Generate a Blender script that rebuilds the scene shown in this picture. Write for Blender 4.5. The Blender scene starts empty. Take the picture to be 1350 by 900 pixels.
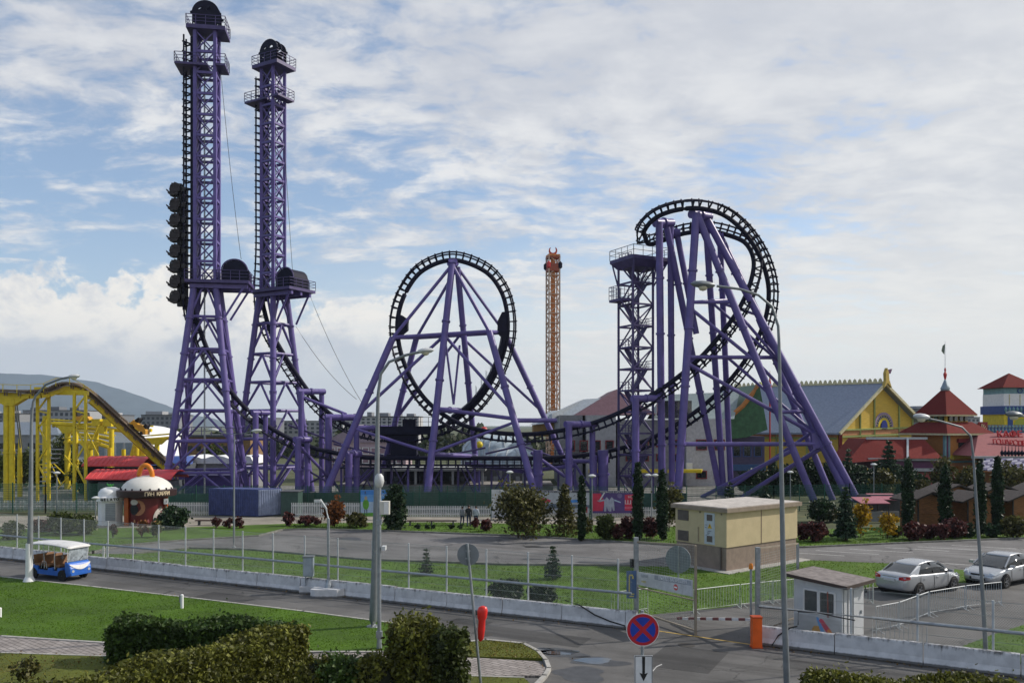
import bpy, bmesh, math, random
import numpy as np
from mathutils import Vector, Matrix
R = math.radians
random.seed(7); rng = np.random.default_rng(11)
S = bpy.context.scene
COL = S.collection
# ------------------------------------------------------------------ camera
CAMH, FPX, HZ = 8.6, 1100.0, 560.0
cam = bpy.data.cameras.new('camera'); camo = bpy.data.objects.new('camera', cam); COL.objects.link(camo)
cam.sensor_width = 36; cam.lens = FPX / 1350 * 36; cam.shift_y = (HZ - 450) / 1350
cam.clip_start = 0.5; cam.clip_end = 30000
camo.location = (0, 0, CAMH); camo.rotation_euler = (R(90), 0, 0); S.camera = camo
# ------------------------------------------------------------------ light
SUN_AZ, SUN_EL = R(74), R(36)
sd = Vector((math.cos(SUN_EL)*math.sin(SUN_AZ), math.cos(SUN_EL)*math.cos(SUN_AZ), math.sin(SUN_EL)))
sun = bpy.data.lights.new('sun', 'SUN'); sun.energy = 3.7; sun.angle = R(0.9); sun.color = (1, .93, .83)
suno = bpy.data.objects.new('sun', sun); COL.objects.link(suno); suno.rotation_euler = sd.to_track_quat('Z', 'Y').to_euler()
S.view_settings.view_transform = 'Standard'; S.view_settings.look = 'None'
S.view_settings.exposure = 0.26; S.view_settings.gamma = 1
W_ = bpy.data.worlds.new('World'); S.world = W_; W_.use_nodes = True
def mk(nt, typ, **kw):
    n = nt.nodes.new(typ)
    for k, v in kw.items():
        if k.startswith('i_'):
            key = k[2:]; key = int(key) if key.isdigit() else key.replace('_', ' ')
            n.inputs[key].default_value = v
        else: setattr(n, k, v)
    return n
class NT:
    def __init__(s, nt): s.nt = nt
    def n(s, typ, **kw): return mk(s.nt, typ, **kw)
    def l(s, a, b): s.nt.links.new(a, b)
    def m(s, op, a, b=None, c=None, clamp=False):
        n = s.nt.nodes.new('ShaderNodeMath'); n.operation = op; n.use_clamp = clamp
        for i, x in enumerate((a, b, c)):
            if x is None: continue
            if isinstance(x, (int, float)): n.inputs[i].default_value = x
            else: s.l(x, n.inputs[i])
        return n.outputs[0]
    def noise(s, vec, scale, detail=4, rough=.5, dist=0, lac=2.0):
        n = s.n('ShaderNodeTexNoise'); n.inputs['Scale'].default_value = scale; n.inputs['Detail'].default_value = detail
        n.inputs['Roughness'].default_value = rough; n.inputs['Distortion'].default_value = dist
        if vec is not None: s.l(vec, n.inputs['Vector'])
        return n.outputs['Fac']
    def rng(s, x, a, b, c=0, d=1, smooth=True):
        n = s.n('ShaderNodeMapRange'); n.interpolation_type = 'SMOOTHSTEP' if smooth else 'LINEAR'
        s.l(x, n.inputs['Value'])
        for k, v in (('From Min', a), ('From Max', b), ('To Min', c), ('To Max', d)): n.inputs[k].default_value = v
        return n.outputs['Result']
    def mix(s, f, a, b, mode='MIX'):
        n = s.n('ShaderNodeMix'); n.data_type = 'RGBA'; n.blend_type = mode
        for i, x in ((0, f), (6, a), (7, b)):
            if isinstance(x, (int, float)): n.inputs[i].default_value = x
            elif isinstance(x, tuple): n.inputs[i].default_value = (*x, 1) if len(x) == 3 else x
            else: s.l(x, n.inputs[i])
        return n.outputs[2]
    def comb(s, x, y, z):
        n = s.n('ShaderNodeCombineXYZ')
        for i, q in enumerate((x, y, z)):
            if isinstance(q, (int, float)): n.inputs[i].default_value = q
            else: s.l(q, n.inputs[i])
        return n.outputs[0]
    def vscale(s, v, sc):
        n = s.n('ShaderNodeVectorMath'); n.operation = 'MULTIPLY'; s.l(v, n.inputs[0]); n.inputs[1].default_value = sc
        return n.outputs[0]
def world():
    t = NT(W_.node_tree); t.nt.nodes.clear()
    sky = t.n('ShaderNodeTexSky'); sky.sky_type = 'NISHITA'; sky.sun_disc = False
    sky.sun_elevation = SUN_EL; sky.sun_rotation = SUN_AZ; sky.air_density = 1.0; sky.dust_density = 1.2; sky.ozone_density = 1.6
    co = t.n('ShaderNodeTexCoord').outputs['Generated']
    sp = t.n('ShaderNodeSeparateXYZ'); t.l(co, sp.inputs[0]); x, y, z = sp.outputs
    zc = t.m('MAXIMUM', z, 0.0)
    iz = t.m('DIVIDE', 1.0, t.m('ADD', zc, .16))
    p = t.comb(t.m('MULTIPLY', x, iz), t.m('MULTIPLY', y, iz), 0.0)
    # thin broken altocumulus layer
    ps = t.vscale(p, (1.0, 1.35, 1))
    wv = t.n('ShaderNodeVectorMath'); wv.operation = 'ADD'; t.l(ps, wv.inputs[0])
    wn = t.n('ShaderNodeTexNoise'); wn.inputs['Scale'].default_value = 2.2; wn.inputs['Detail'].default_value = 3; t.l(ps, wn.inputs['Vector'])
    t.l(t.vscale(wn.outputs['Color'], (.22, .22, 0)), wv.inputs[1]); pw = wv.outputs[0]
    a = t.noise(pw, 5.2, 8, .60, .15)
    b = t.noise(ps, 1.15, 3, .5, .3)
    f = t.noise(pw, 15, 6, .62, .25)
    az = t.m('DIVIDE', x, t.m('MAXIMUM', t.m('ADD', y, .2), .2))            # tan of the azimuth
    azc = t.m('MINIMUM', t.m('MAXIMUM', az, -.7), .7)
    cov = t.m('ADD', t.m('ADD', t.m('MULTIPLY', a, .62), t.m('MULTIPLY', b, .62)), t.m('MULTIPLY', f, .30))
    cov = t.m('ADD', cov, t.m('MULTIPLY', azc, .25))
    cov = t.m('ADD', cov, t.m('MULTIPLY', t.rng(z, .22, .42), .12))
    m1 = t.rng(cov, .66, .89)
    # veil towards the horizon, thicker on the sun's side
    veil = t.m('MULTIPLY', t.rng(z, .26, .03), t.rng(azc, -.5, .30, .10, .92))
    # heaped cumulus low over the mountains
    ce = t.vscale(co, (1, 1, 1.35))
    c1 = t.noise(ce, 9, 9, .60, .15)
    c2 = t.noise(ce, 3.1, 2, .5)
    top = t.m('ADD', .070, t.m('MULTIPLY', c2, .13))
    cu = t.m('ADD', t.m('SUBTRACT', top, z), t.m('MULTIPLY', t.m('SUBTRACT', c1, .5), .30))
    m2 = t.m('MULTIPLY', t.rng(cu, -.003, .014), t.rng(azc, .12, -.25))
    shade = t.rng(t.m('ADD', t.noise(ce, 13, 7, .62, .3), t.m('MULTIPLY', t.rng(cu, .10, .0), .16)), .42, .68)
    ccol = t.mix(t.rng(t.m('ADD', t.m('MULTIPLY', a, .6), t.m('MULTIPLY', t.noise(ps, 2.4, 6, .6, .2), .5)), .45, .70), (5.0, 5.2, 5.7), (7.3, 7.3, 7.3))
    ccol = t.mix(t.rng(azc, -.2, .6, 0, .45), ccol, (6.6, 6.55, 6.4))
    ccol = t.mix(t.rng(z, .30, .46, 0, .5), ccol, (4.9, 5.1, 5.6))
    skyc = t.mix(1.0, sky.outputs[0], (1.00, 1.06, 1.12), 'MULTIPLY')
    skyc = t.mix(1.0, skyc, (.75, .85, .95), 'ADD')
    c = t.mix(t.m('MULTIPLY', m1, .95), skyc, ccol)
    c = t.mix(veil, c, (8.2, 7.95, 7.3))
    cuc = t.mix(shade, (4.8, 5.1, 5.7), (8.8, 8.3, 7.5))
    cuc = t.mix(t.rng(z, .13, .03), cuc, (5.6, 5.8, 6.1))
    c = t.mix(t.m('MULTIPLY', m2, .92), c, cuc)
    bg = t.n('ShaderNodeBackground'); bg.inputs['Strength'].default_value = 0.1; t.l(c, bg.inputs['Color'])
    o = t.n('ShaderNodeOutputWorld'); t.l(bg.outputs[0], o.inputs[0])
world()
# ------------------------------------------------------------------ picture -> place
def Wp(u, v, d): return Vector(((u-675)/FPX*d, d, CAMH-(v-HZ)/FPX*d))
def G(u, v, z=0.0):
    d = FPX*(CAMH-z)/(v-HZ); return Vector(((u-675)/FPX*d, d, z))
# ------------------------------------------------------------------ materials
MATS = {}
def mat(name, col, rough=.6, metal=0, var=.12, scale=2.5, bump=0.0, bscale=40, dirt=0.0, dirtcol=(.06,.05,.045), spec=.4, island=0.0, trans=0.0, stretch=(1,1,1), emis=None):
    if name in MATS: return MATS[name]
    m = bpy.data.materials.new(name); m.use_nodes = True; t = NT(m.node_tree)
    b = t.nt.nodes['Principled BSDF']; MATS[name] = m
    b.inputs['Roughness'].default_value = rough; b.inputs['Metallic'].default_value = metal
    b.inputs['Specular IOR Level'].default_value = spec
    pos = t.n('ShaderNodeNewGeometry')
    P = t.vscale(pos.outputs['Position'], stretch)
    c = t.mix(t.rng(t.noise(P, scale, 6, .6), .3, .7), tuple(x*(1-var) for x in col), tuple(min(1, x*(1+var)) for x in col))
    if island:
        c = t.mix(pos.outputs['Random Per Island'], t.mix(1.0, c, (1-island,)*3, 'MULTIPLY'), t.mix(1.0, c, (1+island, 1+island*.9, 1+island*.6), 'MULTIPLY'))
    if dirt:
        g = t.rng(t.noise(t.vscale(P, (1.6, 1.6, .45)), 2.2, 8, .7), .52, .72)
        c = t.mix(t.m('MULTIPLY', g, dirt), c, dirtcol)
        r = t.rng(g, 0, 1, rough, min(1, rough+.25)); t.l(r, b.inputs['Roughness'])
    t.l(c, b.inputs['Base Color'])
    if bump:
        bp = t.n('ShaderNodeBump'); bp.inputs['Strength'].default_value = bump; bp.inputs['Distance'].default_value = .03
        t.l(t.noise(P, bscale, 4, .6), bp.inputs['Height']); t.l(bp.outputs[0], b.inputs['Normal'])
    if trans:
        tr = t.n('ShaderNodeBsdfTranslucent'); t.l(c, tr.inputs[0])
        ms = t.n('ShaderNodeMixShader'); ms.inputs[0].default_value = trans
        t.l(b.outputs[0], ms.inputs[1]); t.l(tr.outputs[0], ms.inputs[2])
        t.l(ms.outputs[0], t.nt.nodes['Material Output'].inputs[0])
    return m
PURPLE = mat('purple_paint', (.106, .080, .262), .42, var=.14, scale=.8, dirt=.25, dirtcol=(.05,.035,.10))
DPURP = mat('deep_purple_paint', (.062, .046, .145), .5, var=.18, scale=1.2)
NAVY = mat('navy_track_paint', (.008, .008, .024), .65, var=.25, spec=.18)
BLACK = mat('black_rubber', (.012, .012, .013), .7)
STEEL = mat('galvanised_steel', (.30, .33, .36), .45, .6, var=.15, scale=6)
LSTEEL = mat('light_grey_paint', (.42, .45, .47), .5, var=.1, scale=4)
WIRE = mat('fence_wire', (.26, .29, .28), .5, .2)
YELLOW = mat('yellow_coaster_paint', (.62, .48, .016), .5, var=.12, dirt=.10, dirtcol=(.25,.15,.02))
WHITE = mat('white_paint', (.72, .73, .74), .5, var=.06, dirt=.15, dirtcol=(.4,.38,.35))
RED = mat('red_paint', (.46, .03, .03), .45)
ORANGE = mat('orange_paint', (.75, .20, .015), .4)
GLASS = mat('dark_window_glass', (.02, .025, .03), .08, spec=.8, var=.3)
GREEN_MESH = mat('green_fence_wire', (.02, .09, .06), .6)
GREY = mat('grey_panel', (.22, .225, .235), .6, dirt=.2)
LGREY = mat('pale_grey_wall', (.36, .37, .38), .7, dirt=.25, dirtcol=(.2,.2,.2))
DGREY = mat('dark_grey_roof', (.07, .075, .085), .7, var=.25)
WOOD = mat('brown_boards', (.20, .085, .03), .7, var=.3, scale=3, stretch=(1,1,6), bump=.4, bscale=9)
DWOOD = mat('dark_shingle_roof', (.045, .036, .034), .85, var=.35, scale=5, bump=.5, bscale=12)
BARK = mat('bark', (.07, .05, .035), .9, var=.3, scale=12, bump=.6)
CONC = mat('concrete', (.34, .33, .31), .85, var=.18, scale=3, bump=.25, bscale=30, dirt=.3)
def leafmat(n, c, isl=.5, tr=.25): return mat(n, c, .55, var=.3, scale=1.3, island=isl, trans=tr, spec=.3)
L_HEDGE = leafmat('dark_hedge_leaf', (.042, .080, .016))
L_OLIVE = leafmat('olive_bronze_leaf', (.100, .110, .020), .65)
L_BUSH = leafmat('mid_green_leaf', (.050, .070, .016), .6)
L_CYP = leafmat('cypress_leaf', (.018, .040, .016), .55, .12)
L_FIR = leafmat('fir_needles', (.024, .050, .026), .5, .12)
L_PALE = leafmat('olive_tree_leaf', (.075, .075, .022), .6)
L_RED = leafmat('barberry_leaf', (.075, .024, .024), .6)
L_YEL = leafmat('forsythia_leaf', (.33, .21, .012), .6)
L_BRN = leafmat('rust_leaf', (.16, .06, .018), .6)
def roughmat(name, base, fn, rough=.9, bump=.3, bscale=60, spec=.3):
    m = bpy.data.materials.new(name); m.use_nodes = True; t = NT(m.node_tree); b = t.nt.nodes['Principled BSDF']; MATS[name] = m
    P = t.n('ShaderNodeNewGeometry').outputs['Position']
    c, r = fn(t, P, base); t.l(c, b.inputs['Base Color'])
    if r is not None: t.l(r, b.inputs['Roughness'])
    else: b.inputs['Roughness'].default_value = rough
    b.inputs['Specular IOR Level'].default_value = spec
    bp = t.n('ShaderNodeBump'); bp.inputs['Strength'].default_value = bump; bp.inputs['Distance'].default_value = .03
    t.l(t.noise(P, bscale, 4, .7), bp.inputs['Height']); t.l(bp.outputs[0], b.inputs['Normal'])
    return m
def f_grass(dry):
    def fn(t, P, base):
        c = t.mix(t.rng(t.noise(P, .35, 5, .6), .3, .7), tuple(x*.72 for x in base), tuple(x*1.22 for x in base))
        c = t.mix(t.rng(t.noise(P, 9, 5, .75), .35, .68), t.mix(1., c, (.62, .66, .6), 'MULTIPLY'), c)
        c = t.mix(t.m('MULTIPLY', t.rng(t.noise(P, 1.1, 6, .7, .6), .55, .72), dry), c, (.17, .13, .035))
        return c, None
    return fn
def f_asph(crack=1.0, wet=0.0):
    def fn(t, P, base):
        # the road runs along (.9,-.44): stretch the wear that way
        mp = t.n('ShaderNodeMapping'); mp.inputs['Rotation'].default_value = (0, 0, R(26)); t.l(P, mp.inputs['Vector'])
        Q = t.vscale(mp.outputs[0], (.12, 1.3, 1))
        c = t.mix(t.rng(t.noise(P, .22, 6, .65), .3, .7), tuple(x*.70 for x in base), tuple(x*1.25 for x in base))
        c = t.mix(t.m('MULTIPLY', t.rng(t.noise(Q, .8, 6, .65), .48, .68), .6), c, tuple(x*.45 for x in base))
        c = t.mix(t.rng(t.noise(P, 35, 3, .8), .3, .75), t.mix(1., c, (.78, .78, .78), 'MULTIPLY'), t.mix(1., c, (1.12, 1.12, 1.1), 'MULTIPLY'))
        vo = t.n('ShaderNodeTexVoronoi'); vo.feature = 'DISTANCE_TO_EDGE'; vo.inputs['Scale'].default_value = .23
        wob = t.n('ShaderNodeVectorMath'); wob.operation = 'ADD'; t.l(P, wob.inputs[0])
        nz = t.n('ShaderNodeTexNoise'); nz.inputs['Scale'].default_value = .8; nz.inputs['Detail'].default_value = 6; t.l(P, nz.inputs['Vector'])
        t.l(t.vscale(nz.outputs['Color'], (2.2, 2.2, 0)), wob.inputs[1]); t.l(wob.outputs[0], vo.inputs['Vector'])
        ck = t.m('MULTIPLY', t.rng(vo.outputs['Distance'], .010, .004), t.rng(t.noise(P, .15, 3), .45, .6))
        c = t.mix(t.m('MULTIPLY', ck, .8*crack), c, (.02, .02, .02))
        oil = t.rng(t.noise(P, 1.7, 3, .5), .70, .78); c = t.mix(t.m('MULTIPLY', oil, .45), c, (.035, .034, .034))
        st = t.rng(t.noise(P, .42, 6, .65, .8), .60, .69)
        c = t.mix(t.m('MULTIPLY', st, wet), c, (.018, .019, .022))
        r = t.rng(t.m('MULTIPLY', st, wet), 0, 1, .85, .25)
        return c, r
    return fn
GRASS = roughmat('lawn_grass', (.066, .135, .005), f_grass(.06), .9, .8, 45)
GRASS2 = roughmat('rough_grass', (.076, .150, .010), f_grass(.35), .9, .8, 30)
GRASS3 = roughmat('dry_lawn_grass', (.105, .120, .014), f_grass(.75), .9, .8, 45)
GROUND = roughmat('open_ground', (.09, .10, .05), f_grass(.6), .95, .3, 5)
ASPH = roughmat('road_asphalt', (.122, .119, .118), f_asph(1, .12), .85, .35, 90)
PARK = roughmat('parking_asphalt', (.155, .152, .154), f_asph(1, .8), .85, .35, 90)
PAVE = roughmat('beige_paving', (.30, .275, .235), f_asph(.4, .1), .85, .2, 60)
SITE = roughmat('yard_concrete', (.23, .22, .21), f_asph(.5, .2), .85, .2, 60)
def f_paver(t, P, base):
    mp = t.n('ShaderNodeMapping'); mp.inputs['Rotation'].default_value = (0, 0, R(38)); t.l(P, mp.inputs['Vector'])
    br = t.n('ShaderNodeTexBrick'); br.inputs['Scale'].default_value = 1; br.inputs['Brick Width'].default_value = .42; br.inputs['Row Height'].default_value = .21
    br.inputs['Mortar Size'].default_value = .018; br.inputs['Mortar Smooth'].default_value = .3
    br.inputs['Color1'].default_value = (.26, .235, .225, 1); br.inputs['Color2'].default_value = (.33, .30, .285, 1); br.inputs['Mortar'].default_value = (.10, .09, .085, 1)
    t.l(mp.outputs[0], br.inputs['Vector'])
    return t.mix(t.rng(t.noise(P, 1.4, 5), .3, .7), t.mix(1., br.outputs['Color'], (.75, .74, .73), 'MULTIPLY'), br.outputs['Color']), None
PAVER = roughmat('paver_blocks', (.3, .28, .26), f_paver, .85, .3, 80)
def f_barrier(t, P, base):
    sp = t.n('ShaderNodeSeparateXYZ'); t.l(P, sp.inputs[0])
    c = t.mix(t.rng(t.noise(P, 2.0, 6, .6), .3, .7), (.46, .47, .49), (.62, .63, .65))
    stz = t.noise(t.vscale(P, (3.2, 3.2, .5)), 1.6, 8, .75)
    g = t.rng(t.m('ADD', stz, t.m('MULTIPLY', t.rng(sp.outputs[2], .55, .80), .20)), .57, .80)
    c = t.mix(t.m('MULTIPLY', g, .9), c, (.050, .048, .045))
    lo = t.rng(t.m('ADD', t.rng(sp.outputs[2], .22, .0), t.m('MULTIPLY', stz, .7)), .75, 1.1)
    c = t.mix(t.m('MULTIPLY', lo, .8), c, (.07, .066, .06))
    return c, None
BARR = roughmat('weathered_white_concrete', (.5, .5, .5), f_barrier, .85, .35, 25)
PUDDLE = mat('puddle_water', (.035, .036, .038), .03, spec=1.0, var=.1); PUDDLE.node_tree.nodes['Principled BSDF'].inputs['IOR'].default_value = 1.7
# ------------------------------------------------------------------ object tree
ORG = {}
def lk(o): COL.objects.link(o); return o
def thing(name, label, cat, loc, rz=0.0, group=None):
    o = bpy.data.objects.new(name, None); lk(o); o.empty_display_size = .3
    o.location = loc; o.rotation_euler = (0, 0, rz); o['label'] = label; o['category'] = cat
    if group: o['group'] = group
    ORG[o.name] = Vector(loc); return o
def tag(o, label, cat, group=None):
    o['label'] = label; o['category'] = cat
    if group: o['group'] = group
    return o
def copy_tree(o, loc=None, rz=None, parent=None, label=None):
    c = o.copy(); lk(c)
    if parent is not None: c.parent = parent
    if loc is not None: c.location = loc
    if rz is not None: c.rotation_euler = (0, 0, rz)
    if label: c['label'] = label
    for ch in list(o.children): copy_tree(ch, parent=c)
    return c
def base_of(parent):
    p = parent
    while p.parent is not None: p = p.parent
    return ORG.get(p.name, Vector((0, 0, 0)))
class MB:
    def __init__(s): s.v = []; s.f = []; s.mi = []; s.cur = 0
    def add(s, vs, fs):
        n = len(s.v); s.v += [tuple(x) for x in vs]
        for f in fs: s.f.append(tuple(i+n for i in f)); s.mi.append(s.cur)
        return s
    def box(s, c, d, rz=0, M=None):
        x, y, z = (q/2 for q in d); vs = [Vector((a*x, b*y, e*z)) for e in (-1, 1) for b in (-1, 1) for a in (-1, 1)]
        if rz: m = Matrix.Rotation(rz, 3, 'Z'); vs = [m @ q for q in vs]
        if M is not None: vs = [M @ q for q in vs]
        c = Vector(c)
        return s.add([q+c for q in vs], [(0,2,3,1),(4,5,7,6),(0,1,5,4),(2,6,7,3),(0,4,6,2),(1,3,7,5)])
    def basis(s, d):
        d = d.normalized(); a = Vector((0, 0, 1)) if abs(d.z) < .95 else Vector((1, 0, 0))
        x = d.cross(a).normalized(); return x, x.cross(d).normalized()
    def beam(s, p, q, w, h=None):
        h = h or w; p = Vector(p); q = Vector(q); x, y = s.basis(q-p); vs = []
        for c in (p, q):
            for a, b in ((-1,-1),(1,-1),(1,1),(-1,1)): vs.append(c + x*(a*w/2) + y*(b*h/2))
        return s.add(vs, [(3,2,1,0),(4,5,6,7),(0,1,5,4),(1,2,6,5),(2,3,7,6),(3,0,4,7)])
    def cyl(s, p, q, r0, r1=None, n=8):
        r1 = r0 if r1 is None else r1; p = Vector(p); q = Vector(q); x, y = s.basis(q-p); vs = []
        for c, r in ((p, r0), (q, r1)):
            for i in range(n):
                a = 2*math.pi*i/n; vs.append(c + x*(math.cos(a)*r) + y*(math.sin(a)*r))
        fs = [(i, (i+1) % n, n+(i+1) % n, n+i) for i in range(n)] + [tuple(range(n-1, -1, -1)), tuple(range(n, 2*n))]
        return s.add(vs, fs)
    def tube(s, pts, r, n=6):
        pts = [Vector(p) for p in pts]; vs = []; fs = []; m = len(pts)
        rr = r if isinstance(r, (list, tuple)) else [r]*m
        px = None
        for i, p in enumerate(pts):
            d = (pts[min(i+1, m-1)]-pts[max(i-1, 0)]).normalized()
            if px is None: x, y = s.basis(d)
            else:
                x = (px - d*px.dot(d)).normalized(); y = d.cross(x)
            px = x
            for k in range(n):
                a = 2*math.pi*k/n; vs.append(p + x*(math.cos(a)*rr[i]) + y*(math.sin(a)*rr[i]))
        for i in range(m-1):
            for k in range(n): fs.append((i*n+k, i*n+(k+1) % n, (i+1)*n+(k+1) % n, (i+1)*n+k))
        fs += [tuple(range(n-1, -1, -1)), tuple(range((m-1)*n, m*n))]
        return s.add(vs, fs)
    def prism(s, poly, vec):
        poly = [Vector(p) for p in poly]; vec = Vector(vec); n = len(poly)
        return s.add(poly+[p+vec for p in poly], [tuple(range(n-1, -1, -1)), tuple(range(n, 2*n))] + [(i, (i+1) % n, n+(i+1) % n, n+i) for i in range(n)])
    def lathe(s, prof, c=(0,0,0), n=16, a0=0, a1=2*math.pi, axis=None):
        c = Vector(c); full = abs(a1-a0-2*math.pi) < 1e-6; m = n if full else n+1; vs = []
        for r, z in prof:
            for i in range(m):
                a = a0+(a1-a0)*i/n; q = Vector((r*math.cos(a), r*math.sin(a), z))
                if axis == 'y': q = Vector((q.x, q.z, q.y))
                vs.append(c+q)
        fs = []
        for j in range(len(prof)-1):
            for i in range(n): fs.append((j*m+i, j*m+(i+1) % m, (j+1)*m+(i+1) % m, (j+1)*m+i))
        return s.add(vs, fs)
    def quad(s, *p): return s.add(p, [tuple(range(len(p)))])
    def sheet(s, poly, z0, z1=None): # flat polygon, or a slab with side faces
        if z1 is None:
            from mathutils.geometry import tessellate_polygon
            P = [Vector((p[0], p[1], 0)) for p in poly]
            return s.add([(p[0], p[1], z0) for p in poly], [t for t in tessellate_polygon([P])])
        return s.prism([(p[0], p[1], z0) for p in poly], (0, 0, z1-z0))
    def rail(s, pts, h=1.1, step=1.2, r=.03, mids=1):
        for a, b in zip(pts[:-1], pts[1:]):
            a = Vector(a); b = Vector(b); n = max(1, round((b-a).length/step)); up = Vector((0, 0, h))
            for i in range(n+1): q = a.lerp(b, i/n); s.beam(q, q+up, r*2)
            s.beam(a+up, b+up, r*2)
            for k in range(mids): s.beam(a+up*(k+1)/(mids+1), b+up*(k+1)/(mids+1), r*1.6)
        return s
    def build(s, name, m, parent=None, smooth=None, kind=None, label=None, local=False):
        me = bpy.data.meshes.new(name); v = s.v
        if parent is not None and not local:
            o = base_of(parent); v = [(a-o.x, b-o.y, c-o.z) for a, b, c in v]
        me.from_pydata(v, [], s.f)
        for q in (m if isinstance(m, (list, tuple)) else [m]): me.materials.append(q)
        if isinstance(m, (list, tuple)): me.polygons.foreach_set('material_index', s.mi)
        bm = bmesh.new(); bm.from_mesh(me); bmesh.ops.recalc_face_normals(bm, faces=bm.faces); bm.to_mesh(me); bm.free()
        if smooth:
            me.polygons.foreach_set('use_smooth', [True]*len(me.polygons)); me.set_sharp_from_angle(angle=R(smooth))
        ob = bpy.data.objects.new(name, me); lk(ob)
        if parent is not None: ob.parent = parent
        if kind: ob['kind'] = kind
        if label: ob['label'] = label
        return ob
def strut(parent, name, p, q, r, m=None, n=8, flange=0):
    b = MB(); b.cyl(p, q, r, n=n)
    if flange:
        p = Vector(p); q = Vector(q); L = (q-p).length; k = max(1, int(L/flange)); d = (q-p).normalized()
        for i in range(1, k+1):
            c = p.lerp(q, i/(k+1)); b.cyl(c-d*.10, c+d*.10, r*1.28, n=n)
    return b.build(name, m or PURPLE, parent, smooth=40)
def struct(name, b, m): return b.build(name, m, None, kind='structure')
def text(body, size, P, rx, rz, m, parent, name='lettering', depth=.02, align='CENTER', sx=1.0, bold=0.0):
    cu = bpy.data.curves.new('txt', 'FONT'); cu.body = body; cu.size = size; cu.extrude = depth/2; cu.align_x = align; cu.align_y = 'CENTER'; cu.resolution_u = 2; cu.offset = bold
    o = bpy.data.objects.new('txt', cu); lk(o); bpy.context.view_layer.update()
    me = bpy.data.meshes.new_from_object(o.evaluated_get(bpy.context.evaluated_depsgraph_get())); bpy.data.objects.remove(o); bpy.data.curves.remove(cu)
    M = Matrix.Translation(Vector(P)-(base_of(parent) if parent else Vector())) @ Matrix.Rotation(rz, 4, 'Z') @ Matrix.Rotation(rx, 4, 'X') @ Matrix.Diagonal((sx, 1, 1, 1))
    me.transform(M); me.materials.clear(); me.materials.append(m)
    ob = bpy.data.objects.new(name, me); lk(ob); ob.parent = parent; return ob
def plate(outline, holes, depth, m, parent, name, M):
    cu = bpy.data.curves.new('pl', 'CURVE'); cu.dimensions = '2D'; cu.fill_mode = 'BOTH'; cu.extrude = depth/2
    for loop in [outline]+holes:
        sp = cu.splines.new('POLY'); sp.points.add(len(loop)-1); sp.use_cyclic_u = True
        for i, (x, y) in enumerate(loop): sp.points[i].co = (x, y, 0, 1)
    o = bpy.data.objects.new('pl', cu); lk(o); bpy.context.view_layer.update()
    me = bpy.data.meshes.new_from_object(o.evaluated_get(bpy.context.evaluated_depsgraph_get())); bpy.data.objects.remove(o); bpy.data.curves.remove(cu)
    me.transform(Matrix.Translation(-base_of(parent)) @ M); me.materials.clear(); me.materials.append(m)
    ob = bpy.data.objects.new(name, me); lk(ob); ob.parent = parent; return ob
def leaves(name, pts, size, m, parent, elong=1.5, upbias=0.0, kind='stuff', local=False):
    pts = np.asarray(pts, float)
    if not local: pts = pts - np.array(base_of(parent))
    n = len(pts); a = rng.normal(size=(n, 3)); a[:, 2] += upbias; a /= np.linalg.norm(a, axis=1)[:, None]
    b = rng.normal(size=(n, 3)); b -= a*(a*b).sum(1)[:, None]; b /= np.linalg.norm(b, axis=1)[:, None]
    s = (size*rng.uniform(.45, 1.5, n))[:, None]; a = a*s*elong*.5; b = b*s*.5
    v = np.stack([pts-a, pts+b, pts+a, pts-b], 1).reshape(-1, 3)
    me = bpy.data.meshes.new(name); me.vertices.add(4*n); me.vertices.foreach_set('co', v.ravel())
    me.loops.add(4*n); me.loops.foreach_set('vertex_index', np.arange(4*n, dtype=np.int32))
    me.polygons.add(n); me.polygons.foreach_set('loop_start', np.arange(0, 4*n, 4, dtype=np.int32)); me.polygons.foreach_set('loop_total', np.full(n, 4, dtype=np.int32))
    me.update(calc_edges=True); me.materials.append(m)
    o = bpy.data.objects.new(name, me); lk(o); o.parent = parent
    if kind: o['kind'] = kind
    return o
# ================================================================== SETTING
def rot_(x, y, a): return Vector((x*math.cos(a)-y*math.sin(a), x*math.sin(a)+y*math.cos(a), 0))
def gp(pts, z=0.0): return [G(u, v, z) for u, v in pts]
b = MB(); b.quad((-6800, -300, 0), (6800, -300, 0), (6800, 6900, 0), (-6800, 6900, 0)); struct('ground', b, GROUND)
def barrier_y(x): return 37.83 - .49*x if x < 7 else 32.9 - (x-9.7)*.553
b = MB(); b.sheet([(-75, 5), (45, 5), (45, 62), (-75, 84)], .008); struct('road', b, ASPH)
lawnA = [(-80, barrier_y(-80)+.1), (-45, barrier_y(-45)+.1), (-20, barrier_y(-20)+.1), (5.2, barrier_y(5.2)+.1)] + [tuple(p.xy) for p in gp([(859,810),(960,800),(995,793),(1150,777),(1283,771),(1290,753),(1185,743),(1060,738),(900,747),(830,746),(670,745),(480,738),(330,725),(250,723),(180,730),(117,730),(160,720),(240,713),(340,707),(372,699),(380,690),(240,695),(0,697),(-330,702)])]
b = MB(); b.sheet(lawnA, .014); struct('verge_lawn', b, GRASS2)
park = gp([(117,730),(160,720),(240,713),(340,707),(372,699),(410,698),(500,700),(690,707),(800,714),(900,720),(1060,722),(1200,716),(1350,710),(1700,703),(1700,760),(1290,753),(1185,743),(1060,738),(900,747),(830,746),(670,745),(480,738),(330,725),(250,723),(180,730)])
b = MB(); b.sheet(park, .020); struct('parking_lot', b, PARK)
KERBD = mat('mossy_kerb', (.16,.16,.145), .9, var=.3)
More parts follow.
